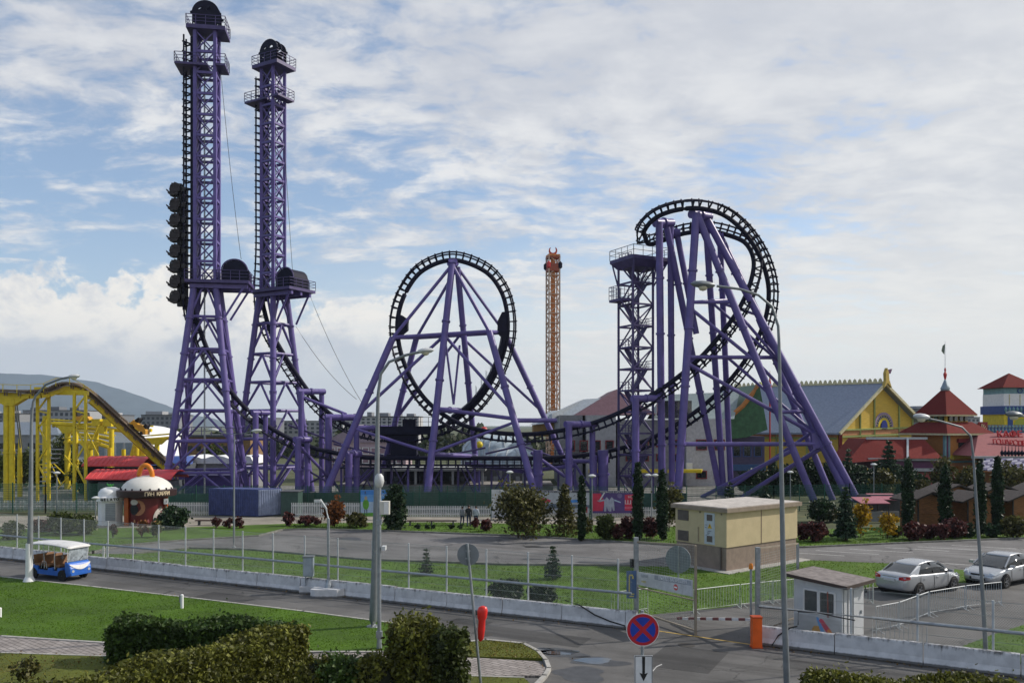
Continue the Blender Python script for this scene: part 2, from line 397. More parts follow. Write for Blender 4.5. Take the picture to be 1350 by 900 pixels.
def kerb(pts, name='kerb', w=.16, h=.13, m=CONC):
    b = MB()
    for p, q in zip(pts[:-1], pts[1:]):
        p = Vector((p[0], p[1], h/2)); q = Vector((q[0], q[1], h/2)); d = (q-p).normalized()*(w*.3); b.beam(p-d, q+d, w, h)
    b.build(name, m, None, kind='structure')
kerb(gp([(117,730),(160,720),(240,713),(340,707),(372,699),(410,698),(500,700),(690,707),(800,714),(900,720),(1060,722),(1200,716),(1350,710),(1500,707)]), m=KERBD)
kerb(gp([(180,730),(250,723),(330,725),(480,738),(670,745),(830,746)]), m=KERBD)
kerb(gp([(1052,792),(1150,777),(1283,771),(1292,752)]), m=KERBD)
strip = gp([(380,690),(560,688),(900,694),(1060,699),(1200,693),(1350,688),(1700,684),(1700,702),(1350,709.4),(1200,715.4),(1060,721.4),(900,719.4),(800,713.4),(690,706.4),(500,699.4),(410,697.4),(374,698)])
b = MB(); b.sheet(strip, .016); struct('planting_strip', b, GRASS2)
b = MB(); b.sheet(gp([(-330,684),(0,680),(240,680),(900,682),(1000,684),(1050,690),(1050,698),(900,694),(560,688),(380,690),(240,695),(0,697),(-330,702)]), .012); struct('promenade', b, PAVE)
b = MB(); b.sheet(gp([(380,676.5),(900,677),(1000,676),(1000,640),(-200,640),(-200,668),(200,668)]), .010); struct('coaster_yard', b, SITE)
lawn_near = gp([(-220,740),(0,762),(120,775),(250,790),(400,808),(528,825),(552,836),(556,846),(530,861),(400,861),(260,857),(140,849),(0,840),(-220,834)])
b = MB(); b.sheet(lawn_near, .0, .10); struct('front_lawn', b, GRASS)
kerb(gp([(-220,740),(0,762),(120,775),(250,790),(400,808),(528,825),(552,836),(556,846),(530,862),(400,862),(260,858),(140,850),(0,841),(-220,835)]), w=.14, h=.12)
b = MB(); b.sheet(gp([(-220,835),(0,841),(140,850),(400,862),(530,863),(560,867),(640,870),(705,874),(722,884),(716,893),(620,893),(400,885),(150,867),(0,862),(-220,858)]), .0, .085); struct('paved_path', b, PAVER)
b = MB(); b.sheet(gp([(-220,859),(0,863),(150,868),(400,886),(620,894),(690,896),(704,908),(690,960),(560,1150),(-700,1150),(-500,870)]), .0, .095); struct('lower_lawn', b, GRASS3)
b = MB(); b.sheet(gp([(560,866),(600,851),(640,846),(690,851),(709,861),(718,871),(640,869)]), .0, .11); struct('corner_lawn', b, GRASS3)
kerb(gp([(560,866),(600,851),(640,846),(690,851),(709,861),(720,873),(724,884),(718,894),(706,906),(690,960)]), w=.15, h=.13)
kerb(gp([(-220,859),(0,863),(150,868),(400,886),(620,894),(690,896)]), w=.10, h=.11)
b = MB(); b.sheet([G(1254,859.5).xy[:], G(1306,839).xy[:], G(1350,825).xy[:], G(1500,800).xy[:], (34, 24), (22.5, barrier_y(22.5)+.25)], .0, .07); struct('corner_lawn', b, GRASS2)
def blob(u, v, a, c, z, name, m, seed, n=26):
    r = random.Random(seed); o = G(u, v); b = MB(); ph = [r.uniform(0, 6.28) for _ in range(4)]
    pts = []
    for i in range(n):
        t = 2*math.pi*i/n; k = 1 + .16*math.sin(2*t+ph[0]) + .13*math.sin(3*t+ph[1]) + .09*math.sin(5*t+ph[2])
        x = a*k*math.cos(t); y = c*k*math.sin(t); pts.append((o.x+x*.93+y*.3, o.y-x*.18+y))
    b.sheet(pts, z); return b.build(name, m, None, kind='structure')
WETA = mat('damp_asphalt', (.040, .041, .044), .42, var=.3, scale=3, spec=.5)
for k, (u, v, a, c) in enumerate([(783,870.5,.75,.36),(737,859.5,.7,.36),(712,857,.5,.3)]):
    blob(u, v, a, c, .016, 'puddle', PUDDLE, k); blob(u+4, v+1, a*1.5, c*1.5, .012, 'damp_patch', WETA, k+9)
blob(765, 888, 1.0, .8, .012, 'damp_patch', WETA, 5)
for k, (u, v, a, c) in enumerate([(706,721,1.0,.45),(786,741.5,1.4,.35),(702,737,.7,.3),(460,710,1.2,.7),(640,716,1.5,.5)]): blob(u, v, a, c, .0245, 'damp_patch', WETA, k+30)
WLINE = mat('worn_road_marking', (.42, .42, .41), .8, var=.3, scale=8)
for k, (u, v) in enumerate([(1075,730),(1120,728),(1165,726),(1212,724),(1255,723),(1300,721),(1240,742),(1330,740)]):
    p = G(u, v); b = MB(); b.sheet([(p.x-2.0, p.y+.75), (p.x-2.0, p.y+.9), (p.x+1.6, p.y-.8), (p.x+1.6, p.y-.95)], .026); struct('bay_marking', b, WLINE)
YLINE = mat('worn_yellow_marking', (.42, .28, .07), .8, var=.35, scale=6)
p, q = G(862, 831), G(994, 850.5); b = MB(); b.sheet([p.xy, q.xy, (q.x+.02, q.y+.13), (p.x+.02, p.y+.13)], .014); struct('gate_line', b, YLINE)
b = MB(); pts = [G(u, v) for u, v in [(861,885),(866,879),(873,876)]]
for p, q in zip(pts[:-1], pts[1:]): b.sheet([(p.x,p.y),(q.x,q.y),(q.x,q.y+.10),(p.x,p.y+.10)], .014)
struct('road_marking', b, WLINE)
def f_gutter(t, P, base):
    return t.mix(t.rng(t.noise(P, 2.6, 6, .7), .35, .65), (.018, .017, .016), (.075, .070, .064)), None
GUT = roughmat('mottled_edge_strip', (.03,.03,.03), f_gutter, .9, .5, 40)  # mottled dark strip with an uneven edge along the barrier foot
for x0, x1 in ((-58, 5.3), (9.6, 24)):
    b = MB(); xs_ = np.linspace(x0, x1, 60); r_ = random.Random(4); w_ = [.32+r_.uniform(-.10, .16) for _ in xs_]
    b.sheet([(x+.25*.44, barrier_y(x)+.22) for x in xs_]+[(x-(w+.1)*.44, barrier_y(x)-(w+.1)*.9) for x, w in zip(xs_[::-1], w_)], .0135); struct('barrier_edge_strip', b, GUT)
PATCH = roughmat('asphalt_repair', (.070, .069, .070), f_asph(.6, .1), .9, .35, 90)
for k, (u, v, a, c, rz) in enumerate([(300,787,1.6,.7,-26),(700,838,2.4,.8,-28),(905,868,1.2,1.6,-28),(620,820,.9,.5,-26),(1120,885,2.2,.6,-29),(1010,780,1.8,.9,10)]):
    o = G(u, v); b = MB(); b.sheet([tuple((o+rot_(x*a, y*c, R(rz))).xy) for x, y in ((-1,-1),(1,-.92),(.97,1),(-1.02,.95))], .0125); struct('road_patch', b, PATCH)
o = G(640, 845); 
for k, (u, v) in enumerate([(640,836),(905,850)]):
    o = G(u, v); b = MB(); b.cyl((o.x,o.y,.004), (o.x,o.y,.018), .33, n=20); m_ = b.build('manhole_cover', mat('cast_iron', (.06,.055,.05), .7, .3), None, kind='structure')
# far mountains
def ridge(pts, d, name, m, depth):
    b = MB(); n = len(pts); rows = 7; vs = []; r = random.Random(int(d))
    for j in range(rows):
        for i in range(n):
            u, v = pts[i]; top = Wp(u, v, d); k = 1-j/(rows-1)
            vs.append((top.x + r.uniform(-30, 30)*k*(1-k)*4, d-depth*(1-k)+r.uniform(-60, 60)*k*(1-k)*4, max(-2, top.z*k**1.15)))
    b.add(vs, [(j*n+i, j*n+i+1, (j+1)*n+i+1, (j+1)*n+i) for j in range(rows-1) for i in range(n-1)])
    o = b.build(name, m, None, smooth=80, kind='structure'); return o
HILL = mat('forested_hill', (.030, .046, .052), .95, var=.35, scale=.012)  # distance haze partly painted in as a bluish hill colour
def dense(pts, n=70, jit=1.2, seed=3):
    r = random.Random(seed); us = np.linspace(pts[0][0], pts[-1][0], n)
    vs = np.interp(us, [p[0] for p in pts], [p[1] for p in pts])
    return [(u, v+r.uniform(-jit, jit)) for u, v in zip(us, vs)]
ridge(dense([(-700,505),(-300,480),(-120,486),(0,492),(60,493),(110,500),(160,512),(205,529),(250,546),(300,556),(340,559.5)]), 6400, 'hills', HILL, 900)
ridge(dense([(-700,530),(-200,522),(0,528),(60,520),(110,524),(150,537),(190,548),(230,556)], seed=8), 5300, 'hills', HILL, 600)
# ================================================================== COASTER
ORGN = Vector((0, 0, 0))
def rot2(x, y, a): return Vector((x*math.cos(a)-y*math.sin(a), x*math.sin(a)+y*math.cos(a), 0))
def tower(label, u, d, yaw, zmid, ztop, hs, fb, flare):
    cx = (u-675)/FPX*d; C = Vector((cx, d, 0)); T = thing('coaster_tower', label, 'roller coaster tower', C, 0, 'twin spike towers of the coaster')
    cor = [(-1,-1),(1,-1),(1,1),(-1,1)]
    def pt(i, h, z): return C + rot2(cor[i][0]*h, cor[i][1]*h, yaw) + Vector((0, 0, z))
    # shaft
    nb = 12; zs = [zmid + (ztop-zmid)*i/nb for i in range(nb+1)]
    for i in range(4): b = MB(); b.beam(pt(i, hs, zmid-.3), pt(i, hs, ztop), .36); b.build('leg', PURPLE, T)
    for k in range(nb):
        for i in range(4):
            j = (i+1) % 4
            b = MB(); b.beam(pt(i, hs, zs[k]), pt(j, hs, zs[k]), .28); b.build('beam', PURPLE, T)
            b = MB(); b.beam(pt(i, hs, zs[k]), pt(j, hs, zs[k+1]), .13); b.build('brace', PURPLE, T)
            b = MB(); b.beam(pt(j, hs-.02, zs[k]), pt(i, hs-.02, zs[k+1]), .13); b.build('brace', PURPLE, T)
    # flared base
    lev = [0, .13, .27, .41, .55, .69, .84, 1.0]; zb = lambda t: zmid*t
    hh = lambda t: flare + (fb-flare)*t
    for i in range(4): strut(T, 'leg', pt(i, hh(0), 0), pt(i, hh(1), zmid), .37, n=12, flange=4.5)
    for k in range(7):
        for i in range(4):
            j = (i+1) % 4; z0, z1 = zb(lev[k]), zb(lev[k+1])
            strut(T, 'beam', pt(i, hh(lev[k+1]), z1), pt(j, hh(lev[k+1]), z1), .17)
            mid = pt(i, hh(lev[k+1]), z1).lerp(pt(j, hh(lev[k+1]), z1), .5)
            strut(T, 'brace', pt(i, hh(lev[k]), z0), mid, .13); strut(T, 'brace', pt(j, hh(lev[k]), z0), mid, .13)
    out = rot2(-1, 0, yaw); side = rot2(0, -1, yaw); up = Vector((0, 0, 1))
    def deck(name, ctr, a, c, z, th, rails, under=True):   # a along -out, c along side
        o = C + (-out)*ctr[0] + side*ctr[1]
        P = [o + (-out)*x*a/2 + side*y*c/2 + up*z for x, y in cor]
        b = MB(); b.prism(P, up*th); D = b.build(name, DPURP, T)
        b = MB(); Q = [p+up*th for p in P]
        for i in rails: b.rail([Q[i], Q[(i+1) % 4]], 1.1, 1.05, .028, 2)
        b.build('railing', DPURP, D, kind='stuff')
        return P
    # mid platform with winch housing
    deck('platform', (1.5, 0), 7.0, 4.6, zmid-.2, .35, (0, 1, 2))
    b = MB(); oo = C + (-out)*1.6
    for y in (-1.6, 0, 1.6): b.beam(oo+(-out)*(-3.2)+side*y+up*(zmid-.5), oo+(-out)*3.2+side*y+up*(zmid-.5), .3, .45)
    b.build('platform_joist', PURPLE, T, kind='stuff')
    for y in (-1.7, 1.7): strut(T, 'bracket', C+(-out)*4.4+side*y+up*(zmid-.5), C+(-out)*2.3+side*y+up*(zmid-4), .13)
    hb = MB(); hc = C + (-out)*3.3 + up*(zmid+.15)
    prof = [hc+(-out)*(-1.5)]+[hc+(-out)*(-1.5)+up*1.2]+[hc + (-out)*(-1.38*math.cos(t))+up*(1.2+1.25*math.sin(t)) for t in np.linspace(0.15, math.pi-.15, 12)]+[hc+(-out)*1.5+up*1.2, hc+(-out)*1.5]
    hb.prism([p+side*1.3 for p in prof], side*-2.6); H = hb.build('winch_housing', NAVY, T, smooth=30)
    b = MB(); b.tube([hc+(-out)*(-1.46*math.cos(t))+up*(1.2+1.33*math.sin(t))+side*1.35 for t in np.linspace(0, math.pi, 14)], .09); b.build('housing_rim', DPURP, H)
    # upper catwalk and head
    deck('platform', (-1.45, 0), 3.6, 3.4, ztop-4.2, .25, (0, 2, 3)); deck('platform', (1.7, 0), 1.1, 2.8, ztop-4.0, .25, (0, 1, 2))
    deck('platform', (0.15, 0), 4.3, 3.3, ztop, .45, (0, 1, 2, 3))
    M0 = Matrix(((-out.x, 0, side.x, 0), (-out.y, 0, side.y, 0), (0, 1, 0, 0), (0, 0, 0, 1)))
    arc = lambda r, a0, a1, n, cy: [(r*math.cos(t), cy+r*math.sin(t)) for t in np.linspace(a0, a1, n)]
    outl = [(-1.5, 0), (1.5, 0), (1.5, 1.45), (1.72, 1.5), (1.72, 1.72)] + arc(1.55, .15, math.pi-.15, 14, 1.55) + [(-1.72, 1.72), (-1.72, 1.5), (-1.5, 1.45)]
    holes = [arc(.33, 0, math.pi, 7, 1.95)]
    hs_ = [[(x+.42, y) for x, y in holes[0]], [(x-.5, y*.85+.3) for x, y in holes[0]], [(.65, 1.3), (1.2, 1.3), (1.0, .85)], [(-1.15, .95), (-.95, 1.25), (-.85, .9)], [(1.1, .12), (1.35, .12), (1.35, .5)], [(-1.1, .12), (-1.35, .12), (-1.35, .5)]]
    hd = None
    for k, sy in enumerate((-.75, .75)):
        M = Matrix.Translation(C+up*(ztop+.55)+side*sy) @ M0
        plate(outl, hs_, .14, NAVY, T, 'sheave_plate', M)
    b = MB(); cc = C+up*(ztop+2.1); b.cyl(cc+side*-.7, cc+side*.7, .32, n=12)
    b.tube([cc+(-out)*(1.5*math.cos(t))+up*(1.5*math.sin(t)) for t in np.linspace(0.1, math.pi-.1, 14)], .13)
    b.build('sheave_wheel', NAVY, T, smooth=40)
    b = MB(); b.prism([C+out*1.02+side*-.4+up*(zmid-1), C+out*1.62+side*-.4+up*(zmid-1), C+out*1.62+side*.4+up*(zmid-1), C+out*1.02+side*.4+up*(zmid-1)], up*(ztop-zmid+.5)); b.build('track_mount', NAVY, T)
    # service ladder between the legs
    b = MB(); o = C + (-out)*(-.4)+side*(-.6)
    for x in (-.25, .25): b.beam(o+side*x, o+side*x+up*ztop, .07)
    for k in range(int(ztop/1.2)): b.beam(o+side*-.25+up*(k*1.2+.6), o+side*.25+up*(k*1.2+.6), .05)
    b.build('ladder', STEEL, T, kind='stuff')
    return T, C, out, side
T1, C1, out1, side1 = tower('taller-looking purple coaster tower, the one the train hangs on', 273, 97, R(9), 25.0, 53.9, 1.10, 1.15, 3.9)
T2, C2, out2, side2 = tower('purple coaster tower standing behind and right of the one with the train', 360, 106, R(-29), 25.4, 53.6, 1.0, 1.15, 3.4)
# ---------------- track
def catmull(P, H, step):
    P = [Vector(p) for p in P]; out = []; n = len(P)
    for i in range(n-1):
        p0, p1, p2, p3 = P[max(i-1, 0)], P[i], P[i+1], P[min(i+2, n-1)]
        k = max(1, round((p2-p1).length/step))
        for j in range(k):
            t = j/k; a = p1*2 + (p2-p0)*t + (p0*2-p1*5+p2*4-p3)*t*t + (-p0+p1*3-p2*3+p3)*t*t*t
            out.append((a*.5, H[i].lerp(H[i+1], t)))
    out.append((P[-1], H[-1])); return out
UPZ = Vector((0, 0, 1))
def world_pts(L): return [Wp(u, v, d) for u, v, d in L]
cL = Wp(597, 449, 99); cS = Wp(938, 385, 96.5)
pathA = []; hint = []
r2 = C2 + out2*2.35
for z in (53.0, 45, 37, 31): pathA.append(r2+UPZ*z); hint.append(-out2)
for q, h in [((340,392,107.0), -out2), ((344,418,106.7), -out2*.95+UPZ*.1), ((352,442,106.3), -out2*.9+UPZ*.4), ((364,464,105.8), -out2*.7+UPZ*.7), ((381,492,105.2), -out2*.5+UPZ*.8), ((405,526,104.4), -out2*.5+UPZ*.85), ((435,556,103.6), -out2*.3+UPZ), ((470,574,103.0), UPZ), ((505,581,102.5), UPZ), ((545,581,102), UPZ)]:
    pathA.append(Wp(*q)); hint.append(h)
def addc(L, c):
    for q in L: p = Wp(*q); pathA.append(p); hint.append((c-p).normalized())
addc([(592,568,101.5),(632,540,101),(660,500,100.6),(676,455,100.3),(678,415,100),(668,378,99.8),(643,349,99.6),(597,333.5,99.2),(553,348,98.8),(527,380,98.5),(515,418,98.3),(517,458,98.1),(531,498,97.9),(556,535,97.5),(592,562,97)], cL)
for q in [(635,577,96.5),(690,582,96),(740,577,95.5)]: pathA.append(Wp(*q)); hint.append(UPZ)
for q in [(790,565,95),(840,543,94.5)]: pathA.append(Wp(*q)); hint.append(Vector((-.35, 0, 1)))
addc([(885,515,94),(926,482,94),(960,444,94.3),(986,406,94.8),(1001,368,95.5),(1003,338,96.2),(990,314,97),(965,302,97.6),(935,296,98),(900,299,98.2),(870,309,98),(850,315,97)], cS)
cT = Wp(900, 300, 95.6)
addc([(839,308,95.4)], cT)
addc([(847,290,93.9),(866,275,93.3),(895,266,93),(928,265,93),(962,276,93.6),(992,303,94.5),(1014,341,95.6),(1023,383,97),(1016,428,98.5),(993,474,99.8),(962,514,100.5)], cS)
for q, h in [((929,545,101), Vector((-.4,0,1))), ((890,571,101.3), Vector((-.3,0,1))), ((855,589,101.3), UPZ), ((810,602,101), UPZ), ((760,610,100.7), UPZ), ((700,613,100.4), UPZ), ((620,613,100.2), UPZ), ((540,613,100), UPZ), ((480,612,99.8), UPZ), ((430,604,99.4), UPZ), ((395,594,99), UPZ+(-out1)*.3), ((360,577,98.6), UPZ*.8+(-out1)*.5), ((330,556,98.2), UPZ*.7+(-out1)*.7), ((303,530,97.8), UPZ*.6+(-out1)*.8), ((280,497,97.4), UPZ*.5+(-out1)*.9), ((264,464,97.1), UPZ*.3+(-out1)), ((252,432,96.8), UPZ*.1+(-out1))]:
    pathA.append(Wp(*q)); hint.append(h)
r1 = C1 + out1*2.45
for z in (22, 30, 38, 46, 53.5): pathA.append(r1+UPZ*z); hint.append(-out1)
smp = catmull(pathA, hint, .42)
TR = thing('coaster_track', 'dark navy roller coaster track with one vertical loop and a high overbanked turn', 'coaster track', (r2.x, r2.y, 0))
fr = []
for i, (p, h) in enumerate(smp):
    t = (smp[min(i+1, len(smp)-1)][0]-smp[max(i-1, 0)][0]).normalized(); u = (h - t*h.dot(t)).normalized(); fr.append((p, t, u, t.cross(u)))
SP = .85; GA = .62
N = len(fr); cuts = [0, int(N*.16), int(N*.30), int(N*.44), int(N*.58), int(N*.72), int(N*.86), N-1]
acc = 0; nxt = 0; ties = []
for i in range(1, N):
    acc += (fr[i][0]-fr[i-1][0]).length
    if acc >= nxt: ties.append(i); nxt = acc + .80
for a, c in zip(cuts[:-1], cuts[1:]):
    seg = fr[a:c+1]
    b = MB(); b.tube([p+u*SP for p, t, u, s in seg], .27, 8); SPN = b.build('spine', NAVY, TR, smooth=60)
    for sg in (-1, 1): b = MB(); b.tube([p+s*(GA*sg) for p, t, u, s in seg], .105, 6); b.build('rail', NAVY, SPN, smooth=60)
    b = MB()
    for i in ties:
        if a <= i < c:
            p, t, u, s = fr[i]
            for sg in (-1, 1): b.beam(p+u*(SP-.1), p+s*(GA*sg), .17, .12); b.beam(p+s*(GA*sg)-u*.02, p+s*((GA+.10)*sg)-u*.15, .12)
            b.beam(p-s*GA, p+s*GA, .12)
    b.build('tie', NAVY, SPN, kind='stuff')
# catwalk along the lower right of the loop, evacuation panels on both sides
def near(u, v, d):
    q = Wp(u, v, d); return min(range(N), key=lambda i: (fr[i][0]-q).length)
def catwalk(i0, i1, off, w, hgt=.5, side=1.0):
    b = MB()
    for i in range(i0, i1, 2):
        p, t, u, s = fr[i]; p2, t2, u2, s2 = fr[min(i+2, i1)]
        b.prism([p+u*(SP+off)-s*w, p+u*(SP+off)+s*w, p+u*(SP+off+hgt)+s*w, p+u*(SP+off+hgt)-s*w], (p2+u2*(SP+off))-(p+u*(SP+off)))
    return b.build('catwalk', NAVY, TR)
ia, ib = near(604,563,101.4), near(674,440,100.2); catwalk(ia, ib, .25, .55, .45)
b = MB()
for i in range(near(640,530,101), near(668,470,100.4), 3):
    p, t, u, s = fr[i]; q = p+u*(SP+.7); b.beam(q-s*.5, q-s*.5+UPZ*1.0, .05); b.beam(q+s*.5, q+s*.5+UPZ*1.0, .05)
b.build('stair_rail', STEEL, TR, kind='stuff')
for (u0, v0, u1, v1, d, sg) in [(527,412,530,446,98.3,1),(664,405,660,450,100.2,-1)]:
    i0, i1 = sorted((near(515,412,98.3) if sg > 0 else near(678,412,100), near(516,446,98.2) if sg > 0 else near(677,452,100.2)))
    b = MB(); P = []
    for i in np.linspace(i0, i1, 5).astype(int):
        p, t, u, s = fr[i]; P.append(p+u*(SP+.1))
    k = 1.25
    Q = [fr[i][0]+fr[i][2]*(SP+x) for i, x in zip(np.linspace(i0, i1, 5).astype(int), (.5, k, k, k, .3) if sg > 0 else (.3, k, k, k, .6))]
    b.prism([p-UPZ*0+Vector((0,-.6,0)) for p in P+Q[::-1]], (0, 1.2, 0)); b.build('evacuation_panel', NAVY, TR)
# transfer platform over the station
b = MB(); o = Wp(540, 567, 102.5); b.box(o, (7.0, 2.4, 1.0)); b.box(o+Vector((0, 0, .9)), (1.6, 1.2, .9)); PLT = b.build('transfer_platform', NAVY, TR)
b = MB(); b.rail([o+Vector((-3.4, -1.1, .5)), o+Vector((3.4, -1.1, .5))], 1.1, 1, .03, 1); b.build('railing', NAVY, PLT, kind='stuff')
b = MB(); o2 = Wp(533, 588, 102.5); b.box(o2, (3.2, 1.8, 2.7)); b.build('drive_housing', NAVY, PLT)
for x in (-1.9, 1.6): b = MB(); b.beam((o2.x+x, 102.5, 0), (o2.x+x, 102.5, o2.z-1), .5); b.build('post', NAVY, PLT)
# ---------------- train, hung nose up on the first tower
TN = thing('coaster_train', 'dark inverted train of eight rows hanging on the side of the taller tower', 'coaster train', r1+UPZ*23)
SEAT = mat('seat_shell', (.016, .011, .014), .5, var=.4); CHAS = mat('train_chassis', (.014, .013, .018), .5)
for k in range(8):
    z = 35.6 - k*1.76; o = C1 + out1*2.45 + UPZ*z
    b = MB(); b.box((0,0,0), (.01,.01,.01)) if False else None
    b.beam(o+out1*.05+side1*-.75, o+out1*.05+side1*.75, .35); b.beam(o+UPZ*.4+out1*-.05, o-UPZ*1.36+out1*-.05, .5); b.box(o+UPZ*.05+out1*.1, (.5,.9,.7)); b.cyl(o+side1*-.78+UPZ*.15, o+side1*-.62+UPZ*.15, .22); b.cyl(o+side1*.62+UPZ*.15, o+side1*.78+UPZ*.15, .22)
    b.beam(o, o+out1*.8, .32, .4); b.beam(o+out1*.55+UPZ*.85, o+out1*.55-UPZ*1.0, .5)
    car = b.build('car', CHAS, TN)
    for sg in (-1, 1):
        c = o + out1*.88 + side1*(.5*sg)
        b = MB()
        w_ = side1*.46
        for q in ([(-.45,.30),(-.40,.62),(.05,.78),(.22,.60),(.10,.20)], [(-.5,-.18),(-.5,.34),(.42,.30),(.62,.05),(.55,-.30),(-.1,-.36)], [(-.30,-.30),(.74,-.22),(.80,-.46),(.45,-.60),(-.28,-.52)], [(.05,.56),(.34,.70),(.44,.50),(.30,.28)]):
            b.prism([c+UPZ*(z*1.05)+out1*(o_*1.02) for o_, z in q], w_)
        b.prism([c+side1*.08+UPZ*z+out1*o_ for o_, z in [(.70,-.20),(.98,.05),(1.04,-.06),(.82,-.34)]], side1*.12); b.prism([c+side1*.28+UPZ*z+out1*o_ for o_, z in [(.70,-.20),(.94,-.02),(1.0,-.14),(.80,-.36)]], side1*.12)
        b.build('seat', SEAT, car)
        b = MB(); b.tube([c+side1*.1+UPZ*.6+out1*.0, c+side1*.1+UPZ*.45+out1*.5, c+side1*.1-UPZ*.1+out1*.62], .07); b.tube([c+side1*.34+UPZ*.6+out1*.0, c+side1*.34+UPZ*.45+out1*.5, c+side1*.34-UPZ*.1+out1*.62], .07); b.build('shoulder_bar', BLACK, car)
# ---------------- supports
def support(label, foot, L, name='coaster_support', group='purple coaster supports', cat='coaster support'):
    T = thing(name, label, cat, foot, 0, group)
    for q in L:
        n, p0, p1, r = q[:4]; strut(T, n, p0, p1, r, n=12 if r > .3 else 8, flange=7.5 if r > .3 else 0)
    return T
A = Wp(596, 349, 98.2); B_ = Wp(603, 352, 99.9)
fl, fc, fr_, bl, bc, br = Wp(518,445,96.5), Wp(586,442,96.8), Wp(645,437,96.5), Wp(549,445,102), Wp(606,442,102), Wp(665,438,102)
FL, FC, FR, BL, BC, BR = G(424,660.5), G(562,663), G(709,664), G(497,651), G(631,651), G(765,651)
L = [('leg', A, FC, .40), ('leg', fl, FL, .40), ('leg', fr_, FR, .40), ('leg', B_, BC, .36), ('leg', bl, BL, .36), ('leg', br, BR, .36),
     ('beam', fl, fr_, .24), ('beam', bl, br, .24), ('beam', fl, bl, .2), ('beam', fr_, br, .2),
     ('brace', A, fl, .19), ('brace', A, fr_, .22), ('brace', B_, bl, .19), ('brace', B_, br, .19)]
ml = lambda a, c, t: a.lerp(c, t)
lc = ml(A, FC, .62); L += [('brace', fc, ml(fl, FL, .47), .19), ('brace', fc, ml(fr_, FR, .47), .19), ('brace', bc, ml(bl, BL, .52), .17), ('brace', bc, ml(br, BR, .48), .17),
     ('beam', lc, ml(fr_, FR, .52), .22), ('beam', Wp(580,540,95.8), Wp(606,541,99), .33), ('brace', ml(fl, FL, .56), ml(A, FC, .80), .17), ('brace', ml(fr_, FR, .54), ml(A, FC, .80), .17),
     ('beam', ml(A, FC, .805), Wp(628,601,101.5), .26), ('brace', Wp(588,455,97), Wp(598,533,97), .13), ('brace', Wp(606,455,97), Wp(598,533,97), .13),
     ('beam', ml(fr_, FR, .53), Wp(733,554,95.8), .26), ('brace', ml(bl, BL, .5), Wp(560,500,101.5), .13), ('beam', Wp(597,343,98.7), Wp(597,352,99.3), .55)]
support('tall spidery purple frame that carries the vertical loop', (Wp(600,655,98).x, 98, 0), L, 'loop_support')
A = Wp(918, 281, 93.6); A2 = Wp(930, 285, 95.4); D2 = Wp(949, 311, 98)
E, F, Gq, Hq, K = G(893, 662), G(1074, 662), G(1132, 662), G(1121, 662), G(1098, 659)
L = [('leg', A, E, .45), ('leg', A, F, .42), ('leg', A2, Gq, .42), ('leg', D2, Hq, .40), ('leg', A2, G(954,652), .38), ('leg', D2, G(964,652), .36), ('leg', Wp(1000,420,99.5), K, .36),
     ('leg', Wp(869,293,95), G(873,659), .42), ('leg', Wp(884,296,97), G(886,655), .38), ('leg', Wp(879,300,96), G(950,652), .38), ('leg', Wp(892,306,98), Wp(918,440,98.5), .36),
     ('beam', Wp(864,294,95), Wp(886,294,97), .5), ('beam', Wp(886,307,98), Wp(897,307,97.8), .5), ('beam', Wp(911,282,93.6), Wp(936,286,95.6), .5), ('beam', Wp(945,312,98), Wp(954,310,97.8), .5)]
e = lambda t: A.lerp(E, t); f = lambda t: A.lerp(F, t); g = lambda t: A2.lerp(Gq, t); h = lambda t: D2.lerp(Hq, t)
L += [('beam', e(.31), f(.31), .2), ('beam', e(.31), Wp(961,395,99), .17), ('beam', e(.50), h(.47), .22), ('beam', e(.50), f(.5), .2), ('beam', e(.80), h(.79), .24), ('beam', f(.69), h(.67), .22),
      ('brace', e(.33), f(.52), .2), ('brace', e(.52), h(.76), .22), ('brace', f(.34), h(.50), .18), ('brace', f(.52), h(.68), .2), ('brace', Wp(958,470,99), h(.76), .18),
      ('brace', G(925,655), f(.82), .24), ('brace', G(978,655), h(.80), .26), ('brace', G(950,652), h(.74), .2), ('beam', Wp(937,395,97), h(.31), .16), ('brace', Wp(940,400,97), h(.5), .16)]
CS = support('forest of leaning purple legs under the high turn at the right', (Wp(990,655,96).x, 96, 0), L, 'turn_support')
b = MB(); q = h(.78); b.prism([q+Vector((-1.1,-.3,.9)), q+Vector((.3,-.3,1.0)), q+Vector((.5,-.3,-.6)), q+Vector((-.9,-.3,-.9))], (0, .6, 0)); b.build('gusset_plate', PURPLE, CS)
def portal(label, u0, u1, v, d, r, two=True, ext=0.4, depth=0.0, braces=()):
    a, c = Wp(u0, v, d), Wp(u1, v, d+depth); fa = Vector((a.x, a.y, 0)); L = [('post', fa, a, r), ('arm', a-Vector((ext, 0, 0)), c+Vector((ext, 0, 0)), r*.95)]
    if two: L.append(('post', Vector((c.x, c.y, 0)), c, r*.9))
    for q in braces: L.append(('brace', a-UPZ*.6, q, r*.5))
    support(label, fa, L, 'track_column')
portal('twin-post purple portal highest up the drop beside the rear tower', 397, 424, 516, 101.5, .36, depth=2.5, braces=[Wp(457,546,103)])
portal('stout purple post and crossbar left of the loop frame, second down the drop', 433, 470, 550, 100.5, .42, two=False, depth=2)
portal('short-armed purple post beside the front tower foot', 337, 350, 544, 96.5, .33, depth=1.8)
portal('purple post with two slanting stays beside the blue container', 393, 405, 579, 95.5, .36, depth=2, braces=[G(352,655), G(455,652)])
portal('purple post just left of the green figure billboard', 460, 470, 598, 96.5, .42, depth=2.2)
portal('purple portal with wide round crossbar right of the loop', 750, 781, 559, 93.2, .38, depth=2.5)
portal('purple post and crossbar in front of the stair tower', 838, 866, 525, 92.6, .40, two=False, depth=1.6)
